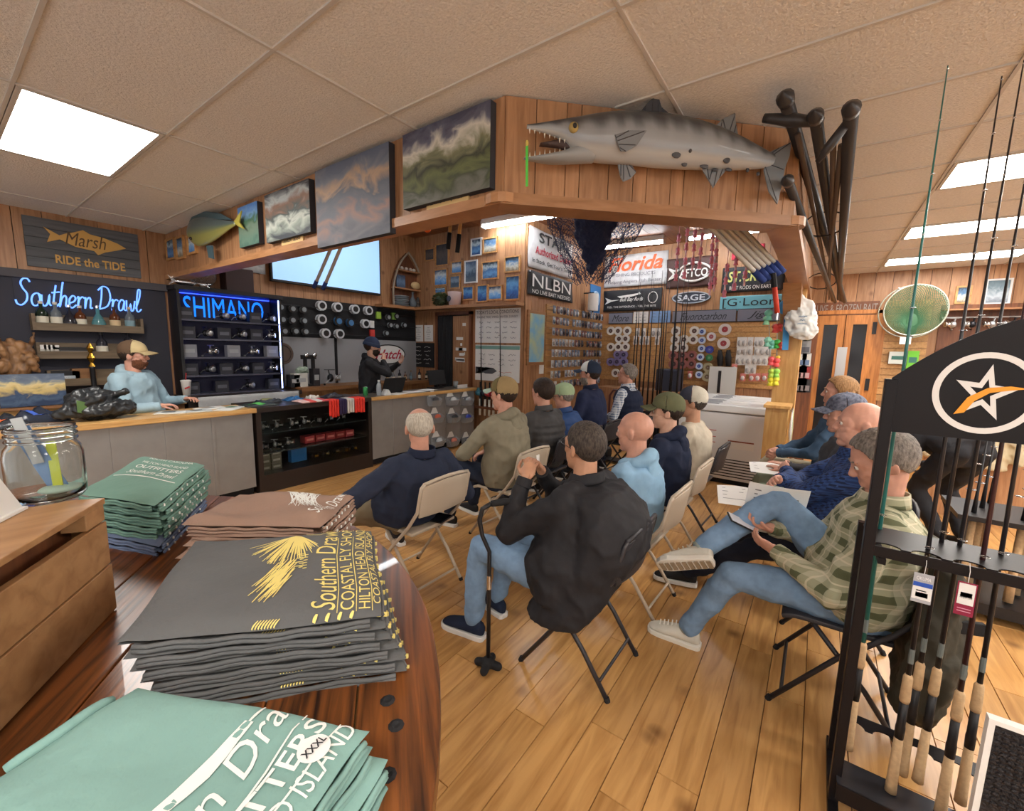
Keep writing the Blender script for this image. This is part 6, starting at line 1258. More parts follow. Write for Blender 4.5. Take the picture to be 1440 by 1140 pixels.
x, z, w, h = rect_w(829, 843, 401, 440); bp = thing('blue_poster', 'blue poster with white ring emblem in the wall corner', 'poster', (x, YPF, z-h/2)); obj('poster', MB().bx(x-w/2, x+w/2, YPF-.02, YPF, z-h/2, z+h/2), col_mat(60, 120, 180), bp); obj('ring', MB().tube([(x+w*.3*math.cos(2*PI*i/20), YPF-.022, z+w*.3*math.sin(2*PI*i/20)) for i in range(20)], .025, 5, closed=True), col_mat(170, 200, 226), bp)
# ================================================================== far wall
XFF = XF-.014
def banner_x(label, l, r, t, b, m_, words, off=.03, wave=.012, cat='banner', name='banner', X=None):
    y, z, w, h = rect_x(XFF, l, r, t, b); T = thing(name, label, cat, (XFF, y, z-h/2))
    obj('cloth' if wave else 'panel', MB().grid(16, 10, lambda u, v: V(XFF-off+wave*math.sin(u*11+v*4), y+(.5-u)*w, z+(v-.5)*h)), m_, T, smooth=True, solid=.006)
    for s, m2, du, dv, ww, hh, k in words: text(T, 'lettering', s, m2, (XFF-off-wave-.006, y-du*w, z+dv*h), RY, UZ, w*ww, h*hh, **k)
    return T, y, z, w, h
ORG = col_mat(226, 100, 56); TEALB = col_mat(112, 176, 190); GREYS = col_mat(112, 112, 122)
banner_x('white banner with orange word Florida FISHING PRODUCTS', 851, 939, 357, 402, BW1, [('Florida', ORG, 0, .2, .86, .44, dict(shear=.3, bold=.03)), ('FISHING PRODUCTS', GREYS, 0, -.13, .66, .1, dict(bold=.02)), ('Helping Anglers Fish Better', GREYS, 0, -.36, .84, .13, {})])
T, y, z, w, h = banner_x('black banner with white fish and words Bull Bay Rods', 850, 931, 407, 437, BB1, [('Bull Bay Rods', WHITE, 0, .02, .4, .24, dict(shear=.4, bold=.01)), ('FEEL THE DIFFERENCE - FEEL THE BITE', WHITE, 0, -.3, .84, .09, dict(bold=.02))])
obj('fish_outline', MB().prism([(-.43, 0), (-.47, .14), (-.35, .03), (-.2, .03), (-.35, -.03), (-.47, -.14)], (XFF-.05, y, z), RY*w, UZ*h*1.2, (-.002, 0, 0)).prism([(-.25, .2), (.1, .3), (.14, .36), (.16, .26), (.0, .16), (-.2, .12)], (XFF-.05, y, z), RY*w, UZ*h, (-.002, 0, 0)), WHITE, T)
obj('fish_head', MB().tube([(XFF-.05, y-w*(.36+.075*math.cos(q)), z+h*(.08+.25*math.sin(q))) for q in [2*PI*k/16 for k in range(16)]], .008, 5, closed=True), WHITE, T)
T, y, z, w, h = banner_x('maroon-brown banner with white fish outline reading AFTCO', 938, 1008, 362, 404, mat('banner_maroon', srgb(74, 48, 44), rough=.6), [('AFTCO', WHITE, .06, -.02, .56, .28, dict(bold=.05))])
fo = [(-.44, -.22), (-.34, -.02), (-.44, .16), (-.28, .06), (-.1, .26), (.12, .3), (.3, .2), (.42, .0), (.3, -.2), (.1, -.3), (-.1, -.26), (-.28, -.1)]
obj('fish_outline', MB().tube([V(XFF-.052, y-a*w, z+b*h) for a, b in smooth_poly(fo+[fo[0]], 3)[:-1]], .02, 6, closed=True), WHITE, T)
sg_ = thing('oval_sign', 'black oval sign reading SAGE', 'sign', (XFF, 2, 2.4)); y, z, w, h = rect_x(XFF, 945, 1000, 410, 427); obj('oval', MB().prism([(.5*math.cos(2*PI*i/32), .5*math.sin(2*PI*i/32)) for i in range(32)], (XFF-.03, y, z), RY*w, UZ*h, (.03, 0, 0)), col_mat(52, 58, 70), sg_); obj('oval_rim', MB().tube([V(XFF-.03, y-w*.47*math.cos(2*PI*i/32), z+h*.46*math.sin(2*PI*i/32)) for i in range(32)], .012, 6, closed=True), col_mat(170, 176, 186), sg_); text(sg_, 'lettering', 'SAGE', col_mat(206, 210, 216), (XFF-.032, y, z), RY, UZ, w*.72, h*.5, bold=.05)
banner_x('black sign with pale green words ST.CROIX BEST RODS ON EARTH', 1016, 1104, 374, 410, BB1, [('ST.CROIX', col_mat(206, 206, 120), 0, .12, .8, .42, dict(bold=.04, shear=.15)), ('BEST RODS ON EARTH', WHITE, 0, -.32, .72, .14, dict(bold=.02))], wave=0)
banner_x('pale teal sign reading G.LOOMIS', 1013, 1118, 415, 436, TEALB, [('[G·Loomis', BB1, 0, 0, .92, .68, dict(bold=.03))], wave=0, cat='sign', name='shop_sign')
banner_x('red sign with white band half hidden by the silver poles', 1030, 1075, 345, 364, col_mat(190, 50, 70), [('NL', WHITE, .1, 0, .5, .6, dict(bold=.05))], wave=0, cat='sign', name='shop_sign')
M_CAT = mat('category_grey', srgb(112, 112, 124), rough=.6)
for lab, l, r, wd in (('grey category sign reading More', 857, 891, 'More'), ('grey category sign reading Fluorocarbon', 946, 1036, 'Fluorocarbon'), ('grey category sign reading Jigs', 1037, 1102, 'Jigs')):
    s = (440-431)/(857-1110); t = 444+s*(((l+r)/2)-857); y, z, w, h = rect_x(XFF, l, r, t, t+12); T = thing('category_sign', lab, 'sign', (XFF, y, 2.17)); z, h = 2.28, .2
    obj('sign_panel', MB().bx(XFF-.05, XFF-.03, y-w/2+.01, y+w/2-.01, z-h/2, z+h/2), M_CAT, T); obj('sign_rim', MB().bx(XFF-.045, XFF, y-w/2, y+w/2, z-h/2-.01, z-h/2).bx(XFF-.045, XFF, y-w/2, y+w/2, z+h/2, z+h/2+.01), BLACKM, T); text(T, 'lettering', wd, BB1, (XFF-.051, y, z), RY, UZ, min(w*.72, .09*len(wd)), .13, shear=.45)
for lab, l, r, c in (('white price poster with brown fish beside the sign More', 891, 913, (210, 204, 196)), ('blue and white price poster behind the rod bundle', 914, 944, (120, 150, 190))):
    y, z, w, h = rect_x(XFF, l, r, 440, 453); T = thing('price_poster', lab, 'poster', (XFF, y, 2.18)); obj('poster', MB().bx(XFF-.04, XFF-.03, y-w/2+.01, y+w/2-.01, 2.18, 2.4), col_mat(*c), T); scribbles(T, XFF-.045, y, 2.29, w*.8, .18, 3, 3, INK, 31+l, .2)
sw2 = thing('slat_panel', 'long wooden slat wall under the category signs', 'slat wall', (XFF, 2.2, .9)); ya, yb = .45, YP-.05
for i in range(13): obj('slat', MB().bx(XFF-.03, XFF, ya, yb, 1.02+i*.0885, 1.02+i*.0885+.08), SL, sw2)
def fpx(a, b): return hx(840+a/4.966, 430+b/4.966, XFF-.12)
def ring_proto(label, rim, hub, r=.1):
    r *= .86; t = thing('leader_spool', label, 'spool'); M = Matrix.Rotation(-PI/2, 3, 'Y')
    obj('spool_ring', MB().lathe([(r*.5, 0), (r, 0), (r, .035), (r*.5, .035), (r*.5, 0)], (0, 0, 0), 18, M, cap=False), rim, t, world=False); obj('spool_hub', MB().lathe([(.005, .01), (r*.52, .01), (r*.52, .03), (.005, .03)], (0, 0, 0), 14, M), hub, t, world=False); obj('peg', MB().cyl((.12, 0, 0), (-.05, 0, 0), .006, None, 5), STEEL, t, world=False)
    return t
sets = [('white ring spool with dark hub on the slat wall', (206, 200, 192), (90, 66, 60), .1, [(97, 175), (148, 175), (212, 175), (155, 230), (200, 230), (97, 287), (150, 287), (200, 287), (130, 468), (552, 175), (680, 175), (548, 235), (608, 235), (672, 235), (543, 293), (603, 293)]),
        ('purple ring spool on the slat wall', (120, 110, 150), (60, 50, 80), .1, [(143, 340), (187, 340), (95, 390), (140, 390), (187, 390)]),
        ('reddish ring spool on the slat wall', (140, 84, 78), (70, 44, 44), .105, [(533, 345), (597, 345), (662, 345), (535, 405), (597, 405), (660, 405)]),
        ('blue and white leader disc in the column under Fluorocarbon', (176, 186, 206), (60, 80, 150), .075, [(733, 180), (733, 240), (730, 298), (722, 357), (712, 420), (712, 480)]),
        ('red-headed round pack under Fluorocarbon', (200, 190, 186), (150, 60, 66), .12, [(893, 165), (883, 262)]), ('small white round pack beside the blue discs', (206, 200, 200), (170, 90, 96), .09, [(798, 215)]), ('deep blue round pack beside the blue discs', (50, 60, 140), (90, 100, 170), .08, [(785, 305)]), ('green round pack beside the blue discs', (50, 110, 70), (90, 150, 100), .07, [(783, 362)]), ('twisted tan leader ring low on the slat wall', (150, 140, 110), (110, 90, 70), .1, [(775, 430), (768, 495)])]
for lab, c1, c2, r, pts in sets:
    pr = ring_proto(lab, col_mat(*c1), col_mat(*c2), r)
    for a, b in pts: p = fpx(a, b); copy_tree(pr, p, 0, lab, 'round packs: '+lab)
    kill(pr)
pk = pack_proto('hook_pack', 'x', 'hook pack', col_mat(216, 212, 208), col_mat(170, 164, 160, .25), .085, .17, 'x'); pk2 = pack_proto('hook_pack', 'x', 'hook pack', col_mat(206, 120, 110), col_mat(200, 190, 186, .25), .085, .14, 'x')
for a, b in [(x, 218) for x in (998, 1030, 1072, 1118, 1150)]+[(x, 280) for x in (995, 1030, 1070, 1118, 1157, 1197)]+[(x, 345) for x in (987, 1025, 1060, 1102, 1138, 1175)]+[(1053, 408), (1092, 408)]: copy_tree(pk, fpx(a, b), 0, 'white hook pack hanging below the sign Jigs', 'white hook packs')
for a, b in [(x, 155) for x in (282, 325, 395, 430)]+[(x, 210) for x in (270, 310, 350, 420)]: copy_tree(pk, fpx(a, b), 0, 'white hook pack behind the rod bundle', 'white hook packs behind the rods')
for a, b in [(1018, 470), (1080, 470), (1122, 470), (1170, 470), (960, 405), (580, 455), (650, 455), (535, 455)]: copy_tree(pk2, fpx(a, b), 0, 'small red and white hook pack low on the slat wall', 'red hook packs')
kill(pk); kill(pk2)
for i, a in enumerate((857, 915)): p, q2 = fpx(a, 308), fpx(a, 420); tag(obj('rod_sock', MB().tube([p, p.lerp(q2, .5), q2], [.03, .055, .04], 10), BLACKM, smooth=True), ('narrower' if i == 0 else 'wider')+' black sleeve hanging on the slat wall', 'sleeve')
p = fpx(880, 445); bgp = thing('clear_bag', 'clear bag with dark tool hanging low on the slat wall', 'bag', p-V(0, 0, .3)); y_ = p.y; obj('bag_sheet', MB().bx(XFF-.16, XFF-.13, y_-.22, y_+.22, p.z-.5, p.z+.05), col_mat(196, 196, 192, .3), bgp); obj('tool', MB().bx(XFF-.165, XFF-.16, y_+.02, y_+.07, p.z-.42, p.z-.02), BLACK, bgp)
tag(obj('tackle_case', MB().bx(XFF-.5, XFF-.1, 2.05, 2.45, .9, 1.3), mat('case_navy', srgb(50, 54, 70), rough=.5), bevel=.02), 'dark navy tackle case standing below the slat wall by the rods', 'case')
tag(obj('case_stand', MB().bx(XFF-.55, XFF-.06, 1.6, 3.6, 0, .9), W_BOARD, bevel=.005), 'low wooden cabinet against the far slat wall', 'cabinet')
# upright rod bundle before the far wall
q = random.Random(17); rk = thing('rod_stand', 'black floor stand holding the dense upright rod bundle', 'rack', (7.2, 2.5, 0)); pc = hx(918, 560, 7.2)
obj('stand_base', MB().bx(6.95, 7.45, pc.y-.5, pc.y+.4, .02, .08), BLACK, rk); obj('stand_ring', MB().bx(6.95, 7.45, pc.y-.5, pc.y-.47, .6, .64).bx(6.95, 7.45, pc.y+.37, pc.y+.4, .6, .64).bx(6.95, 6.98, pc.y-.5, pc.y+.4, .6, .64).bx(7.42, 7.45, pc.y-.5, pc.y+.4, .6, .64), BLACK, rk)
for x in (6.97, 7.43):
    for y in (pc.y-.48, pc.y+.38): obj('stand_post', MB().cyl((x, y, .0), (x, y, .64), .015), BLACK, rk)
for i in range(18):
    y = pc.y-.45+.82*(i/17); x = 7.0+.4*q.random(); rod('slim black rod standing in the dense upright bundle', (x, y, .09), (x+.05, y+q.uniform(-.04, .04), 2.75+q.uniform(-.3, .35)), BLACK, 'rods in the upright bundle', .55, BLACKM, BLACKM if i % 3 else STEEL, .014, 0)
# freezers
FZ = mat('freezer_white', srgb(226, 226, 226), rough=.35)
def freezer(label, x0, x1, y0, y1, z1, front=True):
    t = thing('chest_freezer', label, 'freezer', ((x0+x1)/2, (y0+y1)/2, 0)); obj('cabinet', MB().bx(x0, x1, y0, y1, .06, z1-.1), FZ, t, bevel=.012); obj('lid', MB().bx(x0-.02, x1, y0-.01, y1+.01, z1-.09, z1), FZ, t, bevel=.015); obj('plinth', MB().bx(x0+.03, x1, y0+.02, y1-.02, 0, .06), BLACKM, t)
    if front:
        for i in range(7): obj('vent_slot', MB().bx(x0-.003, x0+.004, y0+.05, y1-.05, .1+i*.035, .112+i*.035), BLACKM, t)
        for (a, zz) in ((y1-.35, .66), (y1-.35, .58), (y1-.35, .51)): obj('sticker', MB().bx(x0-.003, x0+.002, a-.11, a+.11, zz-.03, zz), WHITE, t); obj('sticker_band', MB().bx(x0-.005, x0+.002, a-.11, a+.11, zz, zz+.008), col_mat(176, 60, 50), t)
        obj('sticker', MB().bx(x0-.003, x0+.002, y0+.1, y0+.38, .46, .56), PAPER, t); obj('sticker_band', MB().bx(x0-.005, x0+.002, y0+.1, y0+.38, .545, .56), col_mat(150, 80, 60), t)
    for i in range(5): obj('lid_notice', MB().box((x0+.12+.1*i, (y0+y1)/2+.15*(-1)**i, z1+.002), (.16, .22, .003), .1*i), PAPER if i % 2 else col_mat(150, 150, 154), t)
freezer('white chest freezer with vent slots beside the wooden column', 5.72, 6.4, .44, 1.42, .99); freezer('second white chest freezer behind the first', 6.5, 7.2, .44, 1.42, .99, False)
# ================================================================== on the dropped beam
def fas(l, r, t, b): return rect_x(XB, l, r, t, b)
def canvas_on_beam(label, l, r, t, b, cols, seed, depth=.045):
    y, z, w, h = fas(l, r, t, b); z = min(z, CEIL-.02-h/2); return painting('canvas_painting', label, (XB-.001, y, z), RY, w, h, cols, depth, 'oil', seed), y, z, w, h
canvas_on_beam('large canvas of dark clouds over green salt marsh near the beam corner', 575, 697, 168, 280, [(112, 112, 104), (70, 78, 58), (104, 110, 70), (58, 62, 50), (120, 120, 90), (206, 200, 186), (96, 96, 112), (70, 70, 88)], 3)
canvas_on_beam('large canvas of orange clouds streaking a grey-blue sky', 452, 556, 205, 323, [(84, 88, 100), (110, 108, 116), (150, 118, 108), (104, 106, 116), (92, 98, 110), (176, 146, 120), (116, 120, 130), (96, 104, 122)], 5)
canvas_on_beam('canvas of a small boat on glittering water', 381, 444, 265, 336, [(60, 66, 74), (150, 160, 150), (190, 196, 186), (70, 84, 84), (130, 100, 84), (170, 176, 176), (60, 64, 72)], 8)
canvas_on_beam('small upright canvas of green shore under blue sky', 343, 371, 289, 347, [(70, 104, 92), (96, 126, 110), (110, 130, 112), (60, 100, 70), (110, 150, 190), (84, 128, 190)], 11)
TAGW = mat('price_tag_wood', srgb(220, 184, 124), rough=.6)
for l, r, t, b, s, lab in ((602, 661, 271, 290, '24x36  $700', 'pale wooden price plate reading $700 under the marsh canvas'), (488, 527, 312, 327, '30x40  $895', 'pale wooden price plate under the orange cloud canvas'), (398, 428, 331, 343, '20x24  $350', 'pale wooden price plate under the boat canvas')):
    y, z, w, h = fas(l, r, t, b); h = .075; z = max(2.42, z); T = thing('price_plate', lab, 'price plate', (XB-.012, y, z-h/2)); obj('plate', MB().bx(XB-.013, XB-.001, y-w/2, y+w/2, z-h/2, z+h/2), TAGW, T); text(T, 'lettering', s, BB1, (XB-.0135, y, z), RY, UZ, w*.8, h*.5, shear=.2)
for i, (l, r, t, b) in enumerate(((236, 248, 335, 366), (250, 261, 332, 365), (266, 278, 330, 358))): framed(('dim upright', 'middle upright', 'blue-toned')[i]+' framed photo on the beam beside the green fish mount', XB-.001, l, r, t, b, 20+i, FW, 'framed photos on the beam')
# ---- barracuda mount on the diagonal fascia
DC = V(XB, 1.384, 0); DD = V(1, -1, 0).normalized(); DN = V(-1, -1, 0).normalized()
def diag(px, py, off=.1):
    d = ray(px, py); o = V(0, 0, CAM_H); t = ((DC+DN*off)-o).dot(DN)/d.dot(DN); p = o+d*t; return (p-DC).dot(DD), p.z
bq = thing('barracuda_mount', 'large silver barracuda mount with open toothed jaws on the diagonal beam', 'fish mount', DC+DN*.0+DD*.8+V(0, 0, 2.5)); bq.rotation_euler = (0, 0, -PI/4)
OFF = .1
prof_px = [(741, 175, 181), (765, 172, 187), (790, 168, 197), (812, 165, 218), (835, 161, 227), (860, 158, 230), (890, 157, 232), (930, 160, 236), (970, 168, 238), (1010, 181, 239), (1040, 194, 239), (1062, 205, 238), (1078, 213, 236), (1086, 216, 233)]
ln = []
for px, t, b in prof_px: u, zt_ = diag(px, t, OFF); u2, zb_ = diag(px, b, OFF); ln.append(((u+u2)/2, zt_, zb_))
def wloc(u, z, o): p = DC+DD*u+DN*o; return V(p.x, p.y, z)
mb = MB(); n = 24; cols_ = []
dense = smooth_poly(ln, 5)
for u, zt_, zb_ in dense:
    c = (zt_+zb_)/2; hh = (zt_-zb_)/2; th = min(.09, hh*.78)
    for j in range(n):
        q = 2*PI*j/n; mb.v.append(tuple(wloc(u, c+hh*math.cos(q), OFF+th*math.sin(q)*(1 if math.sin(q) > 0 else .9)))); 
        v = math.cos(q); bar = .5+.5*math.sin(u*62+.6*math.sin(u*23)); edge = .45-.3*bar
        g = 1/(1+math.exp(-(v-edge)*9)); cc = [a*(1-g)+b_*g for a, b_ in zip(srgb(146, 147, 148), srgb(54, 55, 58))]
        if v < -.55: cc = list(srgb(170, 168, 164))
        cols_.append(cc)
k = len(dense)
for i in range(k-1):
    for j in range(n): mb.f.append((i*n+j, i*n+(j+1) % n, (i+1)*n+(j+1) % n, (i+1)*n+j))
mb.f += [tuple(range(n))[::-1], tuple((k-1)*n+j for j in range(n))]
me = mb.mesh('fish_body', True); ca = me.color_attributes.new('pigment', 'FLOAT_COLOR', 'POINT')
for i, c in enumerate(cols_): ca.data[i].color = tuple(c)+(1,)
m = mat('barracuda_skin', (.5, .5, .5), rough=.28, coat=.3); at_ = m.node_tree.nodes.new('ShaderNodeVertexColor'); at_.layer_name = 'pigment'; m.node_tree.links.new(at_.outputs[0], m.node_tree.nodes['Principled BSDF'].inputs['Base Color'])
obj('fish_body', me, m, bq)
# lower jaw
jw = [(737, 221, 224), (760, 219, 228), (785, 215, 230), (812, 205, 230), (835, 198, 229)]; ln2 = []
for px, t, b in jw: u, a = diag(px, t, OFF); u2, b_ = diag(px, b, OFF); ln2.append((u, a, b_))
mb = MB(); mb.rings([(wloc(u, (a+b_)/2, OFF), wloc(0, 0, min(.05, (a-b_)*1.2))-wloc(0, 0, 0), V(0, 0, (a-b_)/2)) for u, a, b_ in smooth_poly(ln2, 3)])
FSILV = mat('fish_silver', srgb(146, 146, 144), rough=.3); FDARK = mat('fish_dark', srgb(66, 66, 70), rough=.4); FGREY = mat('fin_grey', srgb(120, 122, 124), rough=.45)
obj('lower_jaw', mb, FSILV, bq, smooth=True)
tm = MB()
for i in range(9):
    px = 745+i*7; u, z = diag(px, 181+i*2.2, OFF+.02); tm.tube([wloc(u, z, OFF+.02), wloc(u, z-.022+.006*(i % 3), OFF+.022)], [.004, .0008], 5)
for i in range(10):
    px = 745+i*7; u, z = diag(px, 219-i*.9, OFF+.02); tm.tube([wloc(u, z-.004, OFF+.02), wloc(u, z+.014+.005*(i % 2), OFF+.022)], [.0035, .0008], 5)
obj('teeth', tm, mat('tooth', srgb(226, 220, 204), rough=.3), bq); obj('mouth_lining', MB().rings([(wloc(diag(px, 200)[0], diag(px, y_)[1], OFF-.01), DN*.02, V(0, 0, hz_)) for px, y_, hz_ in ((760, 202, .004), (785, 201, .02), (815, 204, .04), (830, 208, .02))]), mat('mouth_dark', srgb(70, 52, 48), rough=.5), bq)
u, z = diag(808, 177, OFF+.07); obj('eye', MB().ell(wloc(u, z, OFF+.055), (.024, .024, .024)), mat('fish_eye_gold', srgb(176, 150, 90), rough=.1), bq, smooth=True); obj('pupil', MB().ell(wloc(u, z, OFF+.074), (.011, .011, .013)), BLACK, bq, smooth=True)
def fin(nm, pts, m_=FGREY, off=OFF, t=.008):
    q = [diag(px, py, off) for px, py in pts]; obj(nm, MB().prism(q, DC+DN*off, DD, UZ, DN*t), m_, bq, bevel=.003)
    a = q[0]; b = q[-1]; rm = MB(); base = [(q[0][0]*(1-s)+q[-1][0]*s, q[0][1]*(1-s)+q[-1][1]*s) for s in (.2, .4, .6, .8)]
    tips = q[1:-1]
    for i, bb in enumerate(base): tt = tips[min(int(i*len(tips)/4), len(tips)-1)]; rm.tube([wloc(bb[0], bb[1], off+t+.001), wloc(tt[0]*.9+bb[0]*.1, tt[1]*.9+bb[1]*.1, off+t+.001)], .0025, 4)
    obj('fin_rays', rm, FDARK, bq)
fin('pectoral_fin', [(864, 190), (885, 184), (909, 184), (895, 205), (880, 214), (872, 213)], off=OFF+.085); fin('pelvic_fin', [(868, 232), (872, 250), (876, 256), (886, 252), (894, 243), (888, 233)]); fin('anal_fin', [(986, 238), (996, 255), (1002, 265), (1010, 252), (1022, 238)]); fin('dorsal_fin', [(900, 158), (908, 148), (918, 137), (926, 140), (930, 152), (940, 160)], FDARK); fin('rear_dorsal_fin', [(1006, 177), (1015, 168), (1033, 159), (1034, 175), (1037, 190)]); fin('tail_fin', [(1080, 215), (1095, 208), (1112, 200), (1109, 220), (1102, 240), (1098, 262), (1092, 288), (1080, 270), (1073, 240)])
for px, py, rx, rz_ in ((952, 216, .022, .016), (970, 212, .008, .009), (968, 226, .014, .012), (997, 228, .022, .013), (1014, 233, .014, .007), (1025, 222, .018, .016), (1034, 233, .016, .007), (1062, 233, .008, .009), (1078, 238, .008, .008)):
    u, z = diag(px, py, OFF+.07); w_ = lerp_tab([(p_[0], min(.09, (p_[1]-p_[2])/2*.78)) for p_ in dense], u); cz = lerp_tab([(p_[0], (p_[1]+p_[2])/2) for p_ in dense], u); hh = lerp_tab([(p_[0], (p_[1]-p_[2])/2) for p_ in dense], u); s = max(.1, 1-((z-cz)/hh)**2)**.5
    obj('dark_spot', MB().ell(wloc(u, z, OFF+w_*s-.003), (rx*1.2, rz_*1.25, .007), Matrix((DD, UZ, DN)).transposed(), 10, 6), FDARK, bq, smooth=True)
p = diag(741, 205, OFF+.03); lu = thing('green_lure', 'bright green ribbon lure hanging from the barracuda mouth', 'lure', wloc(p[0], 2.5, OFF+.03)); a, b = diag(741, 205, OFF+.03), diag(741, 262, OFF+.03); obj('ribbon', MB().bar(wloc(a[0], a[1], OFF+.03), wloc(b[0], b[1], OFF+.03), .012, .004), mat('lure_green', srgb(90, 206, 80), rough=.4), lu); obj('lure_head', MB().ell(wloc(a[0], a[1]+.012, OFF+.03), (.008, .008, .014)), mat('lure_gold', srgb(206, 180, 90)), lu)
# ---- green fish mount on the long beam
mh = thing('green_fish_mount', 'green and yellow dolphin-fish mount on the long beam', 'fish mount', (XB-.02, 5.2, 2.5))
def bx_pt(px, py, off=.08): p = hx(px, py, XB-off); return p
mp_ = [(264, 322, 333), (270, 310, 342), (280, 305, 347), (295, 305, 342), (310, 308, 332), (322, 310, 323), (331, 311, 317)]
rs = []; cl = []
for px, t, b in smooth_poly(mp_, 3):
    a, c = bx_pt(px, t), bx_pt(px, b); ctr = (a+c)/2; hh = (a.z-c.z)/2; rs.append((ctr, V(-min(.04, hh*.3), 0, 0), V(0, 0, hh)))
mb = MB().rings(rs); me = mb.mesh('fish_body', True); ca = me.color_attributes.new('pigment', 'FLOAT_COLOR', 'POINT'); nn = 20
for i in range(len(me.vertices)): v = math.sin(2*PI*(i % nn)/nn); ca.data[i].color = (srgb(72, 90, 92) if v > .1 else srgb(96, 110, 84) if v > -.25 else srgb(140, 138, 76))+(1,)
obj('fish_body', me, m, mh)
def mfin(nm, pts, m_): q = [bx_pt(px, py, .085) for px, py in pts]; obj(nm, MB().prism([(-p.y, p.z) for p in q], (XB-.085, 0, 0), (0, -1, 0), (0, 0, 1), (.01, 0, 0)), m_, mh)
FG1 = mat('fin_teal', srgb(64, 88, 96), rough=.5); FY = mat('fin_yellow', srgb(176, 164, 70), rough=.5)
mfin('dorsal_fin', [(266, 312), (272, 300), (290, 297), (310, 300), (326, 309), (300, 308)], FG1); mfin('tail_fin', [(328, 313), (335, 302), (339, 296), (336, 312), (343, 322), (335, 318)], FY); mfin('pelvic_fin', [(290, 345), (293, 362), (300, 364), (298, 345)], FG1); mfin('pectoral_fin', [(280, 330), (290, 336), (296, 332), (286, 326)], FG1)
obj('eye', MB().ell(bx_pt(268, 335, .12), (.015, .015, .015)), EYE_D, mh)
# ---- black folded poles along the outer side of the beam
PB = mat('pole_black', srgb(54, 50, 50), rough=.35); PBR = mat('pole_brown', srgb(92, 76, 66), rough=.35)
pb_ = thing('pole_bundle', 'bundle of long black push poles with pointed tips slung along the beam', 'poles', (5, .05, 2.4))
fe = hx(1166, 425, 7.4)
near = [(1105, 140, 2.45, .03, PB), (1147, 165, 2.5, .027, PB), (1197, 155, 2.4, .028, PB), (1108, 255, 2.75, .024, PB), (1122, 190, 2.7, .015, PBR), (1172, 200, 2.7, .013, PBR), (1183, 205, 2.75, .014, PBR)]
for i, (px, py, xx, r, m_) in enumerate(near):
    a = hx(px, py, xx); b = V(7.4, fe.y-.12+.035*i-.05, fe.z+.02*(i % 3)); d = (b-a).normalized(); obj('pole', MB().tube([a, b], [r, r*.8], 12), m_, pb_, smooth=True)
    if i < 4: obj('pole_tip', MB().tube([a-d*-.02, a-d*.02, a-d*.06], [r*1.15, r*1.25, .002], 12), PB, pb_, smooth=True)
a, b = hx(1074, 166, 2.55), hx(1157, 172, 2.55); obj('clamp_bar', MB().tube([a, a.lerp(b, .12), a.lerp(b, .5), b], [.02, .022, .03, .02], 10), PB, pb_, smooth=True)
a, b = hx(1149, 228, 2.55), hx(1192, 172, 2.5); obj('clamp_bar', MB().tube([a, a.lerp(b, .4), b], [.012, .022, .02], 10), PB, pb_, smooth=True)
for px, x_ in ((1, 4.2), (1, 6.2)): t_ = (x_-2.5)/4.9; p = V(x_, .07, 2.76-.38*t_); obj('tie_cord', MB().tube([p+V(0, .14*math.cos(q), .09*math.sin(q)) for q in [2*PI*i/14 for i in range(14)]], .006, 5, closed=True), BLACK, pb_)
# ---- silver poles with blue sleeves inside the bay
AL = mat('pole_alloy', srgb(196, 192, 184), rough=.4, metal=.1); BLS = fabric('sleeve_blue', srgb(44, 62, 120))
def plane_pt(px, py, P0, Nn): d = ray(px, py); o = V(0, 0, CAM_H); return o+d*((P0-o).dot(Nn)/d.dot(Nn))
P0 = DC-DN*.55
for i in range(5):
    a, b = plane_pt(965+i*15, 285, P0, DN), plane_pt(1063+i*10, 384-i*4, P0, DN); a, b = a-DN*.02*i, b-DN*.02*i; d = (b-a).normalized(); t = thing('gaff_pole', 'silver pole with blue sleeve in the slanted bundle under the diagonal beam', 'pole', b, 0, 'silver poles under the diagonal beam')
    obj('tube', MB().tube([a-d*.5, b], .017, 10), AL, t, smooth=True); obj('cord', MB().cyl(a-d*.3, V((a-d*.3).x, (a-d*.3).y, CEIL_IN-.013), .004), BLACK, t); obj('sleeve', MB().tube([b-d*.02, b+d*.09], .023, 10), BLS, t, smooth=True)
c = plane_pt(1087, 384, P0, DN); tl = thing('red_handled_gaff', 'black gaff with red handle hanging under the silver poles', 'gaff', c); c2 = plane_pt(1093, 440, P0, DN); obj('handle', MB().tube([c.lerp(c2, .35), c2], .017, 8), col_mat(196, 62, 40), tl, smooth=True); obj('strap', MB().tube([c, c.lerp(c2, .35)], .02, 8), BLACKM, tl); obj('hook_end', MB().cyl(c2, c2+V(0, 0, -.05), .008), CHROME, tl)
for i in range(2):
    a, b = hx(492+i*13-13, 318, 2.5), hx(444+i*13, 398+i*2, 2.5); d = (b-a).normalized(); t = thing('gaff_pole', 'silver pole with blue sleeve hanging across the television', 'pole', b, 0, 'silver poles before the television'); obj('tube', MB().tube([a-d*.3, b], .016, 10), AL, t, smooth=True); obj('cord', MB().cyl(a-d*.25, V((a-d*.25).x, (a-d*.25).y, CEIL_IN-.013), .004), BLACK, t); obj('sleeve', MB().tube([b-d*.03, b+d*.06], .02, 10), BLS, t, smooth=True)
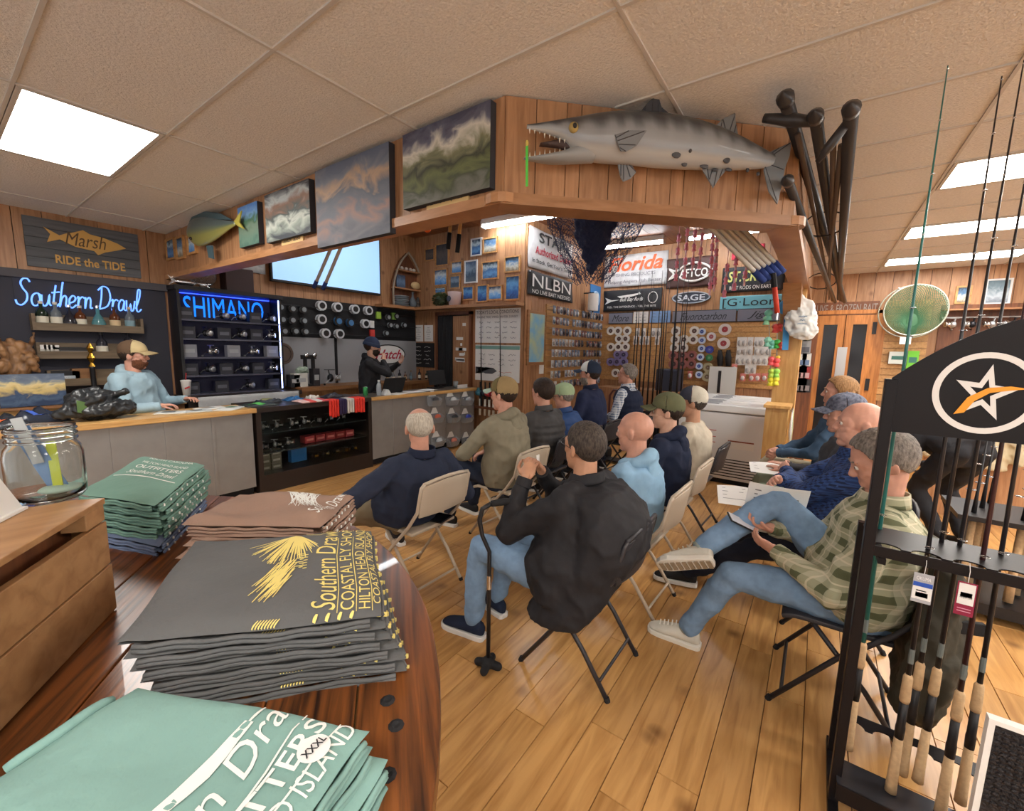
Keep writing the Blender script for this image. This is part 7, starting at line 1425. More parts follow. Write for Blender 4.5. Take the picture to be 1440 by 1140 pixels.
for i in range(2):
    a, b = hx(634+i*14, 308, 3.2), hx(630+i*13, 350+i*5, 3.2); d = (b-a).normalized(); t = thing('wooden_gaff', 'wooden pole with black grip hanging under the long beam', 'pole', b, 0, 'wooden poles under the beam'); obj('tube', MB().tube([a-d*.25, a.lerp(b, .45)], .018, 10), W_PINE, t, smooth=True); obj('cord', MB().cyl(a-d*.2, V((a-d*.2).x, (a-d*.2).y, CEIL_IN-.013), .004), BLACK, t); obj('grip', MB().tube([a.lerp(b, .45), b], .022, 10), BLACKM, t, smooth=True)
p = hx(601, 322, 2.6); tag(obj('orange_float', MB().ell(p, (.03, .03, .03)).tube([p, V(p.x, p.y, CEIL_IN-.013)], .002, 4), mat('float_orange', srgb(236, 110, 50), rough=.4), smooth=True), 'small orange float hanging under the long beam', 'float')
# ---- cast net
NETB = mat('net_navy', srgb(50, 62, 100), rough=.7); cn_ = thing('cast_net', 'dark navy cast net gathered and hung from the bay ceiling', 'net', hx(835, 400, 4.7)); top = hx(838, 292, 4.7); bot = hx(832, 388, 4.7)
mb = MB().rings([(top.lerp(bot, s), V(0, w, 0), V(w*.8, 0, 0)) for s, w in ((-.1, .3), (.2, .26), (.45, .2), (.7, .12), (.9, .06), (1.0, .02))]); o = blob('net_core', mb, NETB, cn_, voxel=.02, smooth=2, disp=.12, dscale=.08); o.matrix_parent_inverse = wmat(cn_).inverted()
q = random.Random(6); nb = MB()
def netp(u, v): a = 2*PI*u; s = v; w = .62*(1-.75*s**1.3)+.05*math.sin(a*5); return top.lerp(bot, -.12+1.2*s)+V(math.cos(a)*w*.8, math.sin(a)*w, .03*math.sin(a*7))
NU, NV = 56, 22; pts = {(i, j): netp(i/NU, j/NV)+V(q.gauss(0, .012), q.gauss(0, .012), q.gauss(0, .012)) for i in range(NU) for j in range(NV+1)}
for i in range(NU):
    for j in range(NV):
        for di in (0, 1):
            a, b = pts[((i+di) % NU, j)], pts[((i+1-di) % NU, j+1)]; nb.bar(a, b, .0035)
o = obj('net_mesh', nb, NETB, cn_); o['kind'] = 'stuff'; obj('net_cord', MB().cyl(top, (top.x, top.y, CEIL_IN-.012), .012), NETB, cn_)
# ---- pink lure garlands
PK = mat('lure_pink', srgb(255, 160, 184), rough=.35); PK2 = mat('lure_pink_pale', srgb(255, 206, 214), rough=.35)
for i, (px, y0_, y1_) in enumerate(((952, 330, 395), (964, 322, 392), (975, 324, 382), (985, 328, 378), (1000, 325, 415), (1006, 330, 410), (1020, 372, 418), (1034, 345, 408), (1048, 360, 402))):
    a, b = hx(px+3, y0_, 6.3), hx(px-2, y1_, 6.3); t = thing('lure_garland', 'string of pink squid lures hanging in the bay', 'lure', b, 0, 'pink squid lure strings'); obj('cord', MB().tube([V(a.x, a.y, CEIL_IN-.014), a, b], .004, 5), PK2, t)
    nq = max(3, int((y1_-y0_)/9))
    for k_ in range(nq): p = a.lerp(b, (k_+.4)/nq); obj('squid', MB().rings([(p+V(0, 0, dz), V(0, w, 0), V(w, 0, 0)) for dz, w in ((.05, .005), (.035, .022), (.01, .028), (-.01, .018), (-.05, .03), (-.055, .004))]) if k_ % 2 == 0 else MB().tube([p+V(0, 0, .05), p-V(0, 0, .05)], .012, 6), PK if k_ % 2 == 0 else PK2, t, smooth=True)
# ---- column and freezer corner: bag, ribbon, floats, pine box, rigs
wb_ = thing('white_bag', 'crumpled white plastic bag hanging on the wooden column', 'bag', hx(1125, 480, 5.6)); c = hx(1126, 448, 5.62)
mb = MB().ell(c, (.06, .15, .22)).ell(c+V(0, -.05, -.1), (.06, .12, .14)).cap2(c+V(0, .03, .15), c+V(.05, .05, .3), .07, .02); o = blob('bag_film', mb, mat('bag_white', srgb(222, 222, 218), rough=.35, bump=.6, bscale=20), wb_, voxel=.013, smooth=2, disp=.06, dscale=.06); o.matrix_parent_inverse = wmat(wb_).inverted(); scribbles(wb_, c.x-.075, c.y-.02, c.z-.02, .14, .12, 3, 1, col_mat(120, 150, 180), 50, .2)
ri = thing('blue_ribbon', 'bright blue ribbon tied on the wooden column beside the white bag', 'ribbon', hx(1104, 490, 5.65)); a, b = hx(1108, 425, 5.66), hx(1104, 492, 5.66); obj('tail', MB().bar(a, b, .06, .006, up=(1, 0, 0)), col_mat(70, 150, 210), ri); obj('bow', MB().ell(a+V(0, 0, -.05), (.04, .09, .09)), col_mat(80, 160, 216), ri, smooth=True)
FL = [(1081, 440, (130, 206, 180), .06), (1078, 448, (150, 210, 170), .05), (1091, 459, (236, 90, 84), .05), (1096, 458, (230, 80, 76), .045), (1080, 478, (140, 206, 180), .055), (1086, 482, (120, 200, 180), .05), (1093, 481, (80, 200, 90), .05), (1098, 484, (236, 100, 80), .045), (1085, 505, (236, 96, 100), .05), (1092, 507, (230, 84, 84), .05), (1094, 502, (240, 200, 70), .03), (1085, 522, (190, 220, 90), .05), (1092, 522, (150, 210, 90), .05), (1084, 534, (236, 226, 60), .05), (1091, 533, (230, 222, 70), .05)]
for i, (px, py, c, r) in enumerate(FL):
    r *= .75; p = hx(px, py, 5.74); nm = {130: 'mint', 150: 'pale green', 236: 'red', 230: 'coral', 140: 'sea green', 120: 'teal', 80: 'green', 240: 'amber', 190: 'lime'}.get(c[0], 'bright'); t = thing('skirted_float', 'bright skirted float in the cluster hanging by the column', 'float', p, 0, 'bright floats by the column'); mm = col_mat(*c, rough=.35); obj('float_head', MB().ell(p, (r, r, r*.9), None, 12, 8), mm, t, smooth=True); obj('float_skirt', MB().rings([(p-V(0, 0, r*.6), V(0, r*.6, 0), V(r*.6, 0, 0)), (p-V(0, 0, r*1.8), V(0, r, 0), V(r, 0, 0)), (p-V(0, 0, r*1.9), V(0, .002, 0), V(.002, 0, 0))]), mm, t, smooth=True)
hk = thing('float_hanger', 'thin wire hanger carrying the bright floats on the column', 'hanger', hx(1090, 440, 5.76)); obj('wire', MB().tube([hx(1081, 436, 5.765), hx(1084, 540, 5.765)], .005, 5).tube([hx(1093, 450, 5.765), hx(1092, 540, 5.765)], .005, 5).tube([hx(1081, 436, 5.765), hx(1100, 430, 5.765)], .006, 5), STEEL, hk)
a, b = hx(1078, 562, 5.2), hx(1110, 562, 5.2); pbx = thing('pine_box', 'pale pine display box standing before the wooden column', 'box', (5.35, (a.y+b.y)/2, 0)); y0_, y1_ = b.y, a.y; zt_ = hx(1092, 570, 5.2).z
for (x0_, x1_, ya_, yb_) in ((5.2, 5.22, y0_, y1_), (5.53, 5.55, y0_, y1_), (5.22, 5.53, y0_, y0_+.02), (5.22, 5.53, y1_-.02, y1_)): obj('box_side', MB().bx(x0_, x1_, ya_, yb_, 0, zt_-.03), W_PINE, pbx)
obj('box_top', MB().bx(5.18, 5.57, y0_-.02, y1_+.02, zt_-.03, zt_), W_PINE, pbx)
for i in range(7):
    p = V(5.24+.045*i, y0_-.035, zt_-.06); cc = [(210, 206, 200), (60, 56, 54), (190, 190, 188), (60, 160, 70), (150, 210, 60), (206, 90, 80), (190, 186, 180)][i]
    t = thing('trolling_rig', '%s ribbon rig hanging on the side of the pine box' % ('white', 'black', 'silver', 'green', 'lime', 'red', 'pale')[i], 'rig', p-V(0, 0, .4)); obj('rig_ribbon', MB().tube([p, p-V(0, 0, .2), p-V(0, .01, .42)], [.006, .016, .006], 7), col_mat(*cc, rough=.4), t, smooth=True); obj('rig_hook', MB().tube([p+V(0, .02, .0), p+V(0, 0, .02), p], .003, 5), STEEL, t)
p = hx(870, 560, 5.8); hr = thing('hand_trolley', 'dark red tube hand trolley behind the seated men', 'trolley', (5.9, p.y, 0)); ys, ye = hx(858, 548, 5.9), hx(893, 540, 5.9); obj('handle_tube', MB().tube([V(5.9, ys.y, .05), V(5.9, ys.y, ys.z-.08), V(5.9, ys.y-.05, ys.z), V(5.9, ye.y, ys.z), V(5.9, ye.y-.05, ys.z-.08), V(5.9, ye.y-.05, .05)], .018, 8), mat('trolley_red', srgb(84, 44, 40), rough=.4), hr, smooth=True); obj('toe_plate', MB().bx(5.7, 5.9, ye.y-.05, ys.y, .03, .05), BLACK, hr)
for s in (0, 1): obj('wheel', MB().cyl((5.93, (ys.y-.03) if s else (ye.y), .09), (5.93, (ys.y+.01) if s else ye.y+.04, .09), .09, .09, 16), BLACKM, hr)
# ================================================================== far right wall
def rxf(l, r, t, b): return rect_x(XFF, l, r, t, b)
y0, y1 = hx(1222, 520, XFF).y, hx(1142, 520, XFF).y; zt = hx(1180, 442, XFF).z
DW = wood('door_wood', srgb(196, 128, 66), srgb(158, 96, 44), (5, 5, .5), rough=.4)
d2 = struct(obj('door_2', MB().bx(XFF-.02, XFF, y0, y1, 0, zt), M_GAP))
ym = (y0+y1)/2
for a, b, in ((y0, ym-.005), (ym+.005, y1)):
    w = .09
    obj('door_stile', MB().bx(XFF-.06, XFF-.02, a, a+w, .02, zt-.02), DW, d2); obj('door_stile', MB().bx(XFF-.06, XFF-.02, b-w, b, .02, zt-.02), DW, d2); obj('door_rail', MB().bx(XFF-.06, XFF-.02, a+w, b-w, zt-.16, zt-.02), DW, d2); obj('door_rail', MB().bx(XFF-.06, XFF-.02, a+w, b-w, .02, .3), DW, d2)
    obj('door_glass', MB().bx(XFF-.045, XFF-.035, a+w, b-w, .3, zt-.16), mat('door_dark_glass', srgb(34, 32, 34), rough=.12), d2)
obj('push_plate', MB().bx(XFF-.07, XFF-.06, ym-.06, ym+.06, 1.0, 1.75), STEEL, d2)
for zz in (1.1, 1.95): obj('hinge', MB().bx(XFF-.075, XFF-.06, y0-.02, y0+.03, zz, zz+.18), BLACK, d2)
for a, b in ((y0-.12, y0), (y1, y1+.1)): obj('door_casing', MB().bx(XFF-.05, XFF, a, b, 0, zt+.05), DW, d2)
obj('door_casing', MB().bx(XFF-.05, XFF, y0-.12, y1+.1, zt+.0, zt+.06), DW, d2)
y, z, w, h = rxf(1147, 1236, 428, 440); lf = thing('wooden_letters', 'carved grey letters LIVE & FROZEN above the double door', 'sign', (XFF, y, z)); obj('letter_board', MB().bx(XFF-.04, XFF, y-w/2, y+w/2, z-.1, z+.1), W_DARKBOARD, lf); text(lf, 'lettering', 'LIVE & FROZEN BAIT', col_mat(150, 140, 132), (XFF-.041, y, z), RY, UZ, w*.95, .13, bold=.04)
# landing nets
NH = mat('net_hoop', srgb(176, 176, 160), rough=.35, metal=.5); NG = mat('net_green', srgb(52, 92, 62), rough=.6)
for i, (cx_, cy_, rx, ry, lab) in enumerate(((1287, 436, 47, 36, 'landing net with green mesh and round metal hoop'), (1282, 438, 50, 37, 'second landing net hoop hanging behind the green one'))):
    t = thing('landing_net', lab, 'net', hx(cx_, 470, XFF-.3)); X_ = XFF-.3+.1*i; c = hx(cx_, cy_, X_); ry_ = abs(hx(cx_, cy_-ry, X_).z-c.z); rx_ = abs(hx(cx_+rx, cy_, X_).y-c.y)
    obj('hoop', MB().tube([c+V(0, rx_*math.cos(q), ry_*math.sin(q)) for q in [2*PI*k/36 for k in range(36)]], .009, 8, closed=True), NH, t, smooth=True)
    nb = MB()
    if i == 0:
        def bagp(u, v): a = 2*PI*u; s = 1-v; return c+V(.18*math.sin(v*PI/2)*0+.16*v, rx_*math.cos(a)*s, ry_*math.sin(a)*s-.22*v*v)
        for k in range(60):
            for j in range(14):
                for e in (0, 1): nb.bar(bagp((k+e)/60, j/15), bagp((k+1-e)/60, (j+1)/15), .0046)
        o = obj('mesh_bag', nb, NG, t); o['kind'] = 'stuff'
        obj('net_handle', MB().tube([c+V(0, 0, -ry_), c+V(0, .05, -ry_-.1)], .02, 8), BLACK, t); obj('net_core', MB().rings([(c+V(.14, 0, dz), V(0, w_, 0), V(w_*.4, 0, 0)) for dz, w_ in ((.05, .02), (0, .05), (-.15, .07), (-.3, .06), (-.36, .02))]), NG, t, smooth=True)
    else: obj('net_yoke', MB().cyl(c+V(0, 0, -ry_), c+V(0, 0, -ry_-.12), .018), STEEL, t); obj('net_hook', MB().cyl(c+V(0, 0, ry_), V(XFF, c.y, c.z+ry_), .008), STEEL, t)
    if i == 0: obj('net_hook', MB().cyl(c+V(0, .2, ry_*.9), V(XFF, c.y+.2, c.z+ry_*.9), .008), STEEL, t); obj('price_tag', MB().bx(c.x-.03, c.x-.025, c.y+.0, c.y+.12, c.z-ry_-.12, c.z-ry_-.02), WHITE, t)
y, z, w, h = rxf(1240, 1304, 430, 528); s3 = thing('slat_panel', 'narrow wooden slat panel behind the landing nets', 'slat wall', (XFF, y, .9))
for i in range(15): obj('slat', MB().bx(XFF-.02, XFF, y-w/2, y+w/2, .95+i*.1, .95+i*.1+.09), SL, s3)
for i, (px, py, c, hh, nm) in enumerate(((1262, 503, (200, 206, 200), .18, 'pale green and white'), (1283, 506, (110, 190, 60), .26, 'lime and black'))): p = hx(px, py, XFF-.06); box_thing('bait_pack', nm+' bait pack hung on the slat panel behind the nets', 'pack', (XFF-.07, p.y, p.z), (.05, .2 if i == 0 else .12, hh), col_mat(*c), face='x', strip=col_mat(60, 110, 100))
framed('small blue framed photo right of the landing nets', XFF, 1343, 1366, 402, 427, 61, FW); framed('large white-framed photo of a shorebird right of the nets', XFF, 1384, 1422, 392, 428, 63, FD, None, [(120, 130, 140), (170, 180, 190), (110, 130, 140), (90, 110, 120)])
# shelving under the photos with reels and gear
sh_ = thing('gear_shelf', 'wooden wall shelves with hanging gear right of the landing nets', 'shelf', (XFF, -2.6, .9)); ya, yb = hx(1440, 470, XFF).y-.4, hx(1318, 470, XFF).y
obj('shelf_back', MB().bx(XFF-.03, XFF, ya, yb, .9, 2.35), W_DARKBOARD, sh_)
for zz in (1.0, 1.55, 2.28): obj('shelf_board', MB().bx(XFF-.25, XFF-.03, ya, yb, zz-.02, zz), W_TRIM, sh_)
q = random.Random(33)
for i in range(10):
    y_ = yb-.12-i*(yb-ya-.3)/10; c = q.choice(((70, 70, 74), (176, 178, 180), (54, 50, 52), (206, 206, 204), (150, 110, 80))); box_thing('gear_pack', '%s gear pack on the wall shelves right of the nets' % {70: 'charcoal', 176: 'silver', 54: 'black', 206: 'white', 150: 'tan'}[c[0]], 'pack', (XFF-.14, y_, 1.55+.11), (.08, .12, .2+.04*(i % 2)), col_mat(*c), grp='gear packs of colour %d' % c[0], face='x')
    if i % 2 == 0: put_reel(reel_dk if i % 4 else reel_ch, (XFF-.14, y_, 2.0-.0), 2.0, ('dark' if i % 4 else 'chrome')+' reel hung on the wall shelves right of the nets', 'reels on the right wall', 1.5); 
obj('hang_rail', MB().cyl((XFF-.14, ya, 2.17), (XFF-.14, yb, 2.17), .01), STEEL, sh_)
# pegs of small tackle right of the column
for i in range(5):
    for j in range(3):
        p = hx(1122+j*6, 470+i*18, 7.0); t = thing('tackle_card', 'small %s tackle card on the rack behind the column' % ('dark green', 'grey', 'white', 'red', 'black')[i], 'tackle card', p-V(0, 0, .08), 0, 'tackle cards row %d' % i); obj('card', MB().bx(p.x, p.x+.004, p.y-.05, p.y+.05, p.z-.09, p.z+.09), col_mat(*[(60, 90, 70), (150, 150, 150), (206, 206, 200), (150, 50, 50), (50, 48, 50)][i]), t); obj('card_print', MB().bx(p.x-.004, p.x, p.y-.035, p.y+.035, p.z-.07, p.z+.0), col_mat(*[(150, 160, 150), (90, 90, 96), (100, 120, 150), (190, 150, 150), (130, 120, 120)][i]), t)
tr_ = thing('tackle_rack', 'dark free-standing peg rack behind the column', 'rack', (7.05, -.05, 0)); a, b = hx(1120, 520, 7.02), hx(1138, 520, 7.02); obj('peg_panel', MB().bx(7.01, 7.03, b.y-.05, a.y+.05, .1, 2.0), W_DARKBOARD, tr_); obj('rack_foot', MB().bx(6.9, 7.2, b.y-.05, a.y+.05, 0, .1), BLACK, tr_)
# hoodie on a peg board
hp = thing('peg_board', 'wooden peg board with a hanging cream hoodie', 'board', (5.9, -1.9, 0)); p = hx(1352, 690, 5.9); X_ = 5.95
obj('board', MB().bx(X_+.12, X_+.16, p.y-.75, p.y+.4, 0, 1.25), W_BOARD, hp); obj('slot_strip', MB().bx(X_+.1, X_+.12, p.y+.28, p.y+.38, .1, 1.2), W_PINE, hp)
for i in range(9): obj('slot', MB().bx(X_+.095, X_+.1, p.y+.3, p.y+.36, .2+i*.11, .215+i*.11), BLACKM, hp)
hd = thing('hoodie', 'cream hoodie hanging on the peg board beyond the rod rack', 'hoodie', (X_, p.y, .55)); c = V(X_+.03, hx(1370, 640, X_).y, .95)
mb = MB().rings([(c+V(0, 0, .25), V(0, .16, 0), V(.05, 0, 0)), (c+V(0, 0, .1), V(0, .24, 0), V(.07, 0, 0)), (c+V(0, 0, -.2), V(0, .25, 0), V(.07, 0, 0)), (c+V(0, 0, -.4), V(0, .24, 0), V(.06, 0, 0))]).cap2(c+V(0, .2, .18), c+V(0, .33, -.3), .07, .05).cap2(c+V(0, -.2, .18), c+V(0, -.3, -.3), .07, .05).ell(c+V(0, 0, .28), (.07, .13, .09))
o = blob('hoodie_cloth', mb, fabric('cloth_cream_hoodie', srgb(206, 192, 160)), hd, voxel=.014, smooth=3, disp=.06, dscale=.09); o.matrix_parent_inverse = wmat(hd).inverted(); obj('hanger', MB().tube([c+V(.04, .2, .24), c+V(.04, 0, .32), c+V(.04, -.2, .24)], .008, 6).tube([c+V(.04, 0, .32), c+V(.09, 0, .36)], .006, 6), STEEL, hd)
# dense rod bundle far right
p = hx(1412, 690, 3.9); rs_ = thing('rod_stand', 'low black stand with many cork-gripped rods beyond the rod rack', 'rack', (3.9, p.y, 0)); CORK = mat('cork', srgb(206, 172, 130), rough=.8, var=.2, vscale=60, bump=.2, bscale=120)
obj('stand_base', MB().bx(3.7, 4.2, p.y-.5, p.y+.22, .05, .12), BLACK, rs_); obj('stand_top', MB().bx(3.72, 4.18, p.y-.5, p.y+.22, .62, .65), BLACK, rs_)
for x in (3.74, 4.16):
    for y in (p.y-.46, p.y+.18): obj('stand_post', MB().cyl((x, y, 0), (x, y, .65), .015), BLACK, rs_)
for i in range(9): x, y = 3.8+.32*(i % 3)/2, p.y+.14-.07*i; rod('cork-gripped black rod in the low black stand', (x, y, .13), (x+.05, y-.02, 1.18+.06*(i % 3)), BLACK, 'rods in the low black stand', .5, CORK, None, .014, 3)
# clutter on the floor shelf beyond
for i in range(7): pq = hz(1300+10*(i % 3), 640-6*i, .15+.1*i); 
cl_ = thing('low_gear_shelf', 'low wooden shelf of chrome gear beside the bending shopper', 'shelf', (6.6, -1.6, 0)); obj('shelf_body', MB().bx(6.4, 6.9, -2.0, -1.25, 0, .3).bx(6.4, 6.9, -2.0, -1.25, .55, .6).bx(6.4, 6.43, -2.0, -1.95, .3, .55).bx(6.4, 6.43, -1.3, -1.25, .3, .55), W_BOARD, cl_)
for i in range(8): put_reel(reel_ch if i % 2 else reel_dk, (6.5+.05*(i % 2), -1.93+.085*i, .3 if i < 4 else .6), q.random()*3, ('chrome' if i % 2 else 'dark')+' reel on the low shelf beside the bending shopper', 'reels on the low shelf', 1.5)
# ================================================================== foreground rod rack
RX0, RY0, RY1 = 1.79, -.19, -.85
RM = mat('rack_black', srgb(24, 20, 22), rough=.4, spec=.25)
rk2 = thing('rod_rack', 'black metal rod rack with an arched star-logo header', 'rack', (1.9, -.5, 0))
for y in (RY0, RY1):
    obj('rack_post', MB().bx(RX0-.02, RX0+.02, y-.015, y+.015, 0, 1.55), RM, rk2, bevel=.002); obj('rack_post', MB().bx(RX0+.22, RX0+.25, y-.012, y+.012, 0, 1.0), RM, rk2); obj('rack_foot', MB().bx(RX0-.12, RX0+.3, y-.015, y+.015, 0, .03), RM, rk2)
yc, hw = (RY0+RY1)/2, (RY0-RY1)/2
arc = [(-hw, 1.385), (hw, 1.385)]+[(hw*t, 1.555+.19*(1-abs(t)**1.8)) for t in [1-2*i/20 for i in range(21)]]
obj('header_panel', MB().prism(arc, (RX0-.014, yc, 0), RY, UZ, (.006, 0, 0)), RM, rk2)
LW_ = mat('logo_white', srgb(226, 222, 218), rough=.5); lc = hx(1384, 553, RX0-.015); LO = V(RX0-.0155, lc.y, lc.z); rx_, ry_ = .13, .165
lc_l = hx(1310, 555, RX0-.015); rx_ = abs(lc_l.y-lc.y); ry_ = abs(hx(1384, 495, RX0-.015).z-lc.z)
ring = MB(); N_ = 48; vs_ = []
for k in range(N_):
    q_ = 2*PI*k/N_
    for s in (1, .86): vs_.append(LO+RY*(rx_*s*math.cos(q_))+UZ*(ry_*s*math.sin(q_)))
ring.add(vs_, [(2*k, (2*k+2) % (2*N_), (2*k+3) % (2*N_), 2*k+1) for k in range(N_)]); obj('logo_ring', ring, LW_, rk2, solid=.001)
star = [(.62*(1 if k % 2 == 0 else .4)*math.sin(2*PI*k/10+.12), .72*(1 if k % 2 == 0 else .4)*math.cos(2*PI*k/10+.12)) for k in range(10)]; inner = [(a*.5, b*.5) for a, b in star]
sv = [LO+RY*(a*rx_)+UZ*(b*ry_)+V(-.0005, 0, 0) for a, b in star]+[LO+RY*(a*rx_)+UZ*(b*ry_)+V(-.0005, 0, 0) for a, b in inner]
obj('logo_star', MB().add(sv, [(k, (k+1) % 10, (k+1) % 10+10, k+10) for k in range(10)]), LW_, rk2, solid=.001)
sw3 = [(-.52, -.56), (-.3, -.12), (.05, .14), (.45, .2), (.8, .16), (.45, .1), (.1, .02), (-.16, -.2), (-.32, -.5)]
obj('logo_swoosh', MB().prism([(a*rx_, b*ry_) for a, b in sw3], LO+V(-.0015, 0, 0), RY, UZ, (-.001, 0, 0)), mat('logo_orange', srgb(236, 156, 40), rough=.5), rk2)
def scallop(z, x, dep, name, sgn):
    n = 7; pts = []
    for i in range(n):
        y0_ = RY0+.0-(RY0-RY1)*i/n; w_ = (RY0-RY1)/n
        pts += [(y0_-.0, x)]+[(y0_-w_*.5+w_*.38*math.cos(PI*k/8), x+sgn*.03*math.sin(PI*k/8)) for k in range(9)]
    pts += [(RY1, x), (RY1, x+sgn*dep), (RY0, x+sgn*dep)]
    obj(name, MB().prism([(b, a) for a, b in pts], (0, 0, z), (1, 0, 0), (0, 1, 0), (0, 0, .004)), RM, rk2)
RMG = mat('rack_tray_gloss', srgb(66, 66, 72), rough=.25, metal=.4)
scallop(1.0, RX0, .2, 'rod_tray', 1); obj('tray_lip', MB().bx(RX0-.002, RX0+.004, RY1, RY0, .965, 1.0), RM, rk2)
scallop(.21, RX0+.17, .07, 'rear_comb', 1)
obj('bottom_tray', MB().bx(RX0-.06, RX0+.07, RY1, RY0, .13, .136), RMG, rk2); obj('tray_lip', MB().bx(RX0-.064, RX0-.058, RY1, RY0, .08, .14), RM, rk2)
for y in (RY0-.04, RY1+.04): obj('side_brace', MB().bar((RX0, y, .95), (RX0+.23, y, .95), .02, .02), RM, rk2)
TEAL = mat('rod_teal', srgb(44, 110, 104), rough=.3); BLKR = mat('rod_black', srgb(38, 34, 36), rough=.3)
def cork_rod(label, pb, pt, m_, zb=.14, ztop=2.15, split=True, full=1.0):
    a = hz(pb[0], pb[1], zb); b = None
    # tip: along the photo ray at the depth where the height is ztop
    b = hz(pt[0], pt[1], ztop); b = hx(pt[0], pt[1], a.x+.12)
    d = (b-a).normalized(); L = (b-a).length; t = thing('spinning_rod', label, 'fishing rod', a)
    P_ = lambda s: a+d*s
    obj('butt_cork', MB().tube([P_(0), P_(.03), P_(.2)], [.0165, .0155, .0125], 12), CORK, t, smooth=True); obj('reel_seat', MB().tube([P_(.2), P_(.24), P_(.25), P_(.33)], [.0125, .0135, .012, .0115], 12), BLACK, t, smooth=True); obj('fore_cork', MB().tube([P_(.33), P_(.34), P_(.42), P_(.43)], [.012, .0145, .013, .009], 12), CORK, t, smooth=True)
    obj('blank', MB().tube([P_(.43), P_(.43+(L-.43)*.5), b], [.0075, .005, .0016], 8), m_, t, smooth=True); obj('blank_decal', MB().tube([P_(.47), P_(.52)], [.0079, .0077], 8), col_mat(104, 110, 106), t)
    e1 = d.cross(V(1, 0, 0)).normalized(); e2 = d.cross(e1)
    for k, s in enumerate((.38, .55, .68, .78, .86, .93, .995)):
        c = P_(L*s); r = .011*(1-.8*k/6); obj('guide', MB().tube([c-e2*(r*1.5)*-1+e2*r*math.cos(q)+e1*r*math.sin(q) for q in [2*PI*j/10 for j in range(10)]], .0012, 5, closed=True).cyl(c, c+e2*r*.6, .0018, None, 5), CHROME, t)
    return a, d, L
cork_rod('teal spinning rod with cork grip next to the rack post', (1192, 1052), (1333, 92), TEAL)
r2_ = cork_rod('black spinning rod with the grey and blue tag', (1252, 1112), (1409, 107), BLKR)
cork_rod('black spinning rod close behind the tagged one', (1268, 1088), (1440, 84), BLKR)
cork_rod('black spinning rod between the two hanging tags', (1290, 1098), (1470, 95), BLKR)
r5_ = cork_rod('dark maroon rod with the red and white tag', (1322, 1142), (1500, 80), mat('rod_maroon', srgb(60, 34, 36), rough=.3))
cork_rod('black spinning rod nearest the dark woven panel', (1350, 1128), (1520, 100), BLKR)
def hang_tag(label, l, r, t, b, X, bands):
    y, z, w, h = rect_x(X, l, r, t, b); T = thing('hang_tag', label, 'tag', (X, y, z-h/2)); obj('card', MB().bx(X-.002, X, y-w/2, y+w/2, z-h/2, z+h/2), bands[0], T, bevel=.0008)
    for i, (m_, u0, u1, v0, v1) in enumerate(bands[1:]): obj('card_print', MB().bx(X-.003, X-.002, y+w/2-w*u1, y+w/2-w*u0, z-h/2+h*v0, z-h/2+h*v1), m_, T)
    obj('tag_cord', MB().tube([V(X, y, z+h/2-.004), V(X+.01, y-.003, z+h/2+.03), V(X+.03, y-.004, z+h/2+.05)], .0008, 5), WHITE, T); return T, y, z, w, h
T, y, z, w, h = hang_tag('grey, blue and white hang tag on a rod', 1282, 1312, 806, 848, 1.77, [col_mat(168, 168, 172), (col_mat(40, 80, 170), .03, .97, .56, .7), (WHITE, .03, .97, .12, .55), (INK, .2, .8, .2, .36), (INK, .2, .7, .4, .44)]); text(T, 'lettering', 'OKUMA', col_mat(235, 235, 235), (1.7675, y, z+h*.34), RY, UZ, w*.7, h*.12, bold=.03)
T, y, z, w, h = hang_tag('maroon hang tag with white panel on a rod', 1343, 1372, 818, 866, 1.76, [col_mat(140, 30, 60), (WHITE, .08, .92, .34, .96), (col_mat(210, 150, 170), .15, .85, .2, .22), (col_mat(210, 150, 170), .15, .85, .12, .14), (col_mat(90, 120, 150), .2, .8, .56, .7)]); text(T, 'lettering', 'Temple Fork', BB1, (1.7565, y, z+h*.06), RY, UZ, w*.66, h*.1, shear=.4)
# dark woven panel leaning in the corner
wp = thing('woven_panel', 'dark woven panel in a thin white frame at the rack corner', 'panel', (1.5, -.6, 0)); a, b = hx(1397, 1013, 1.5), hx(1371, 1140, 1.5); WV = mat('woven_black', srgb(34, 30, 32), rough=.6, bump=1.0, bscale=120)
y0_ = a.y; obj('weave', MB().bx(1.49, 1.505, y0_-.5, y0_, 0.0, a.z), WV, wp); obj('frame', MB().bx(1.484, 1.508, y0_, y0_+.012, 0, a.z+.012).bx(1.484, 1.508, y0_-.5, y0_, a.z, a.z+.012), WHITE, wp)
kn = MB()
for i in range(34):
    for j in range(int(a.z/.014)): kn.ell((1.489, y0_-.008-i*.0145, .008+j*.014), (.004, .0075, .005), None, 6, 4) if (a.z-.008-j*.014) < .22 else None
o = obj('weave_knots', kn, WV, wp); o['kind'] = 'stuff'
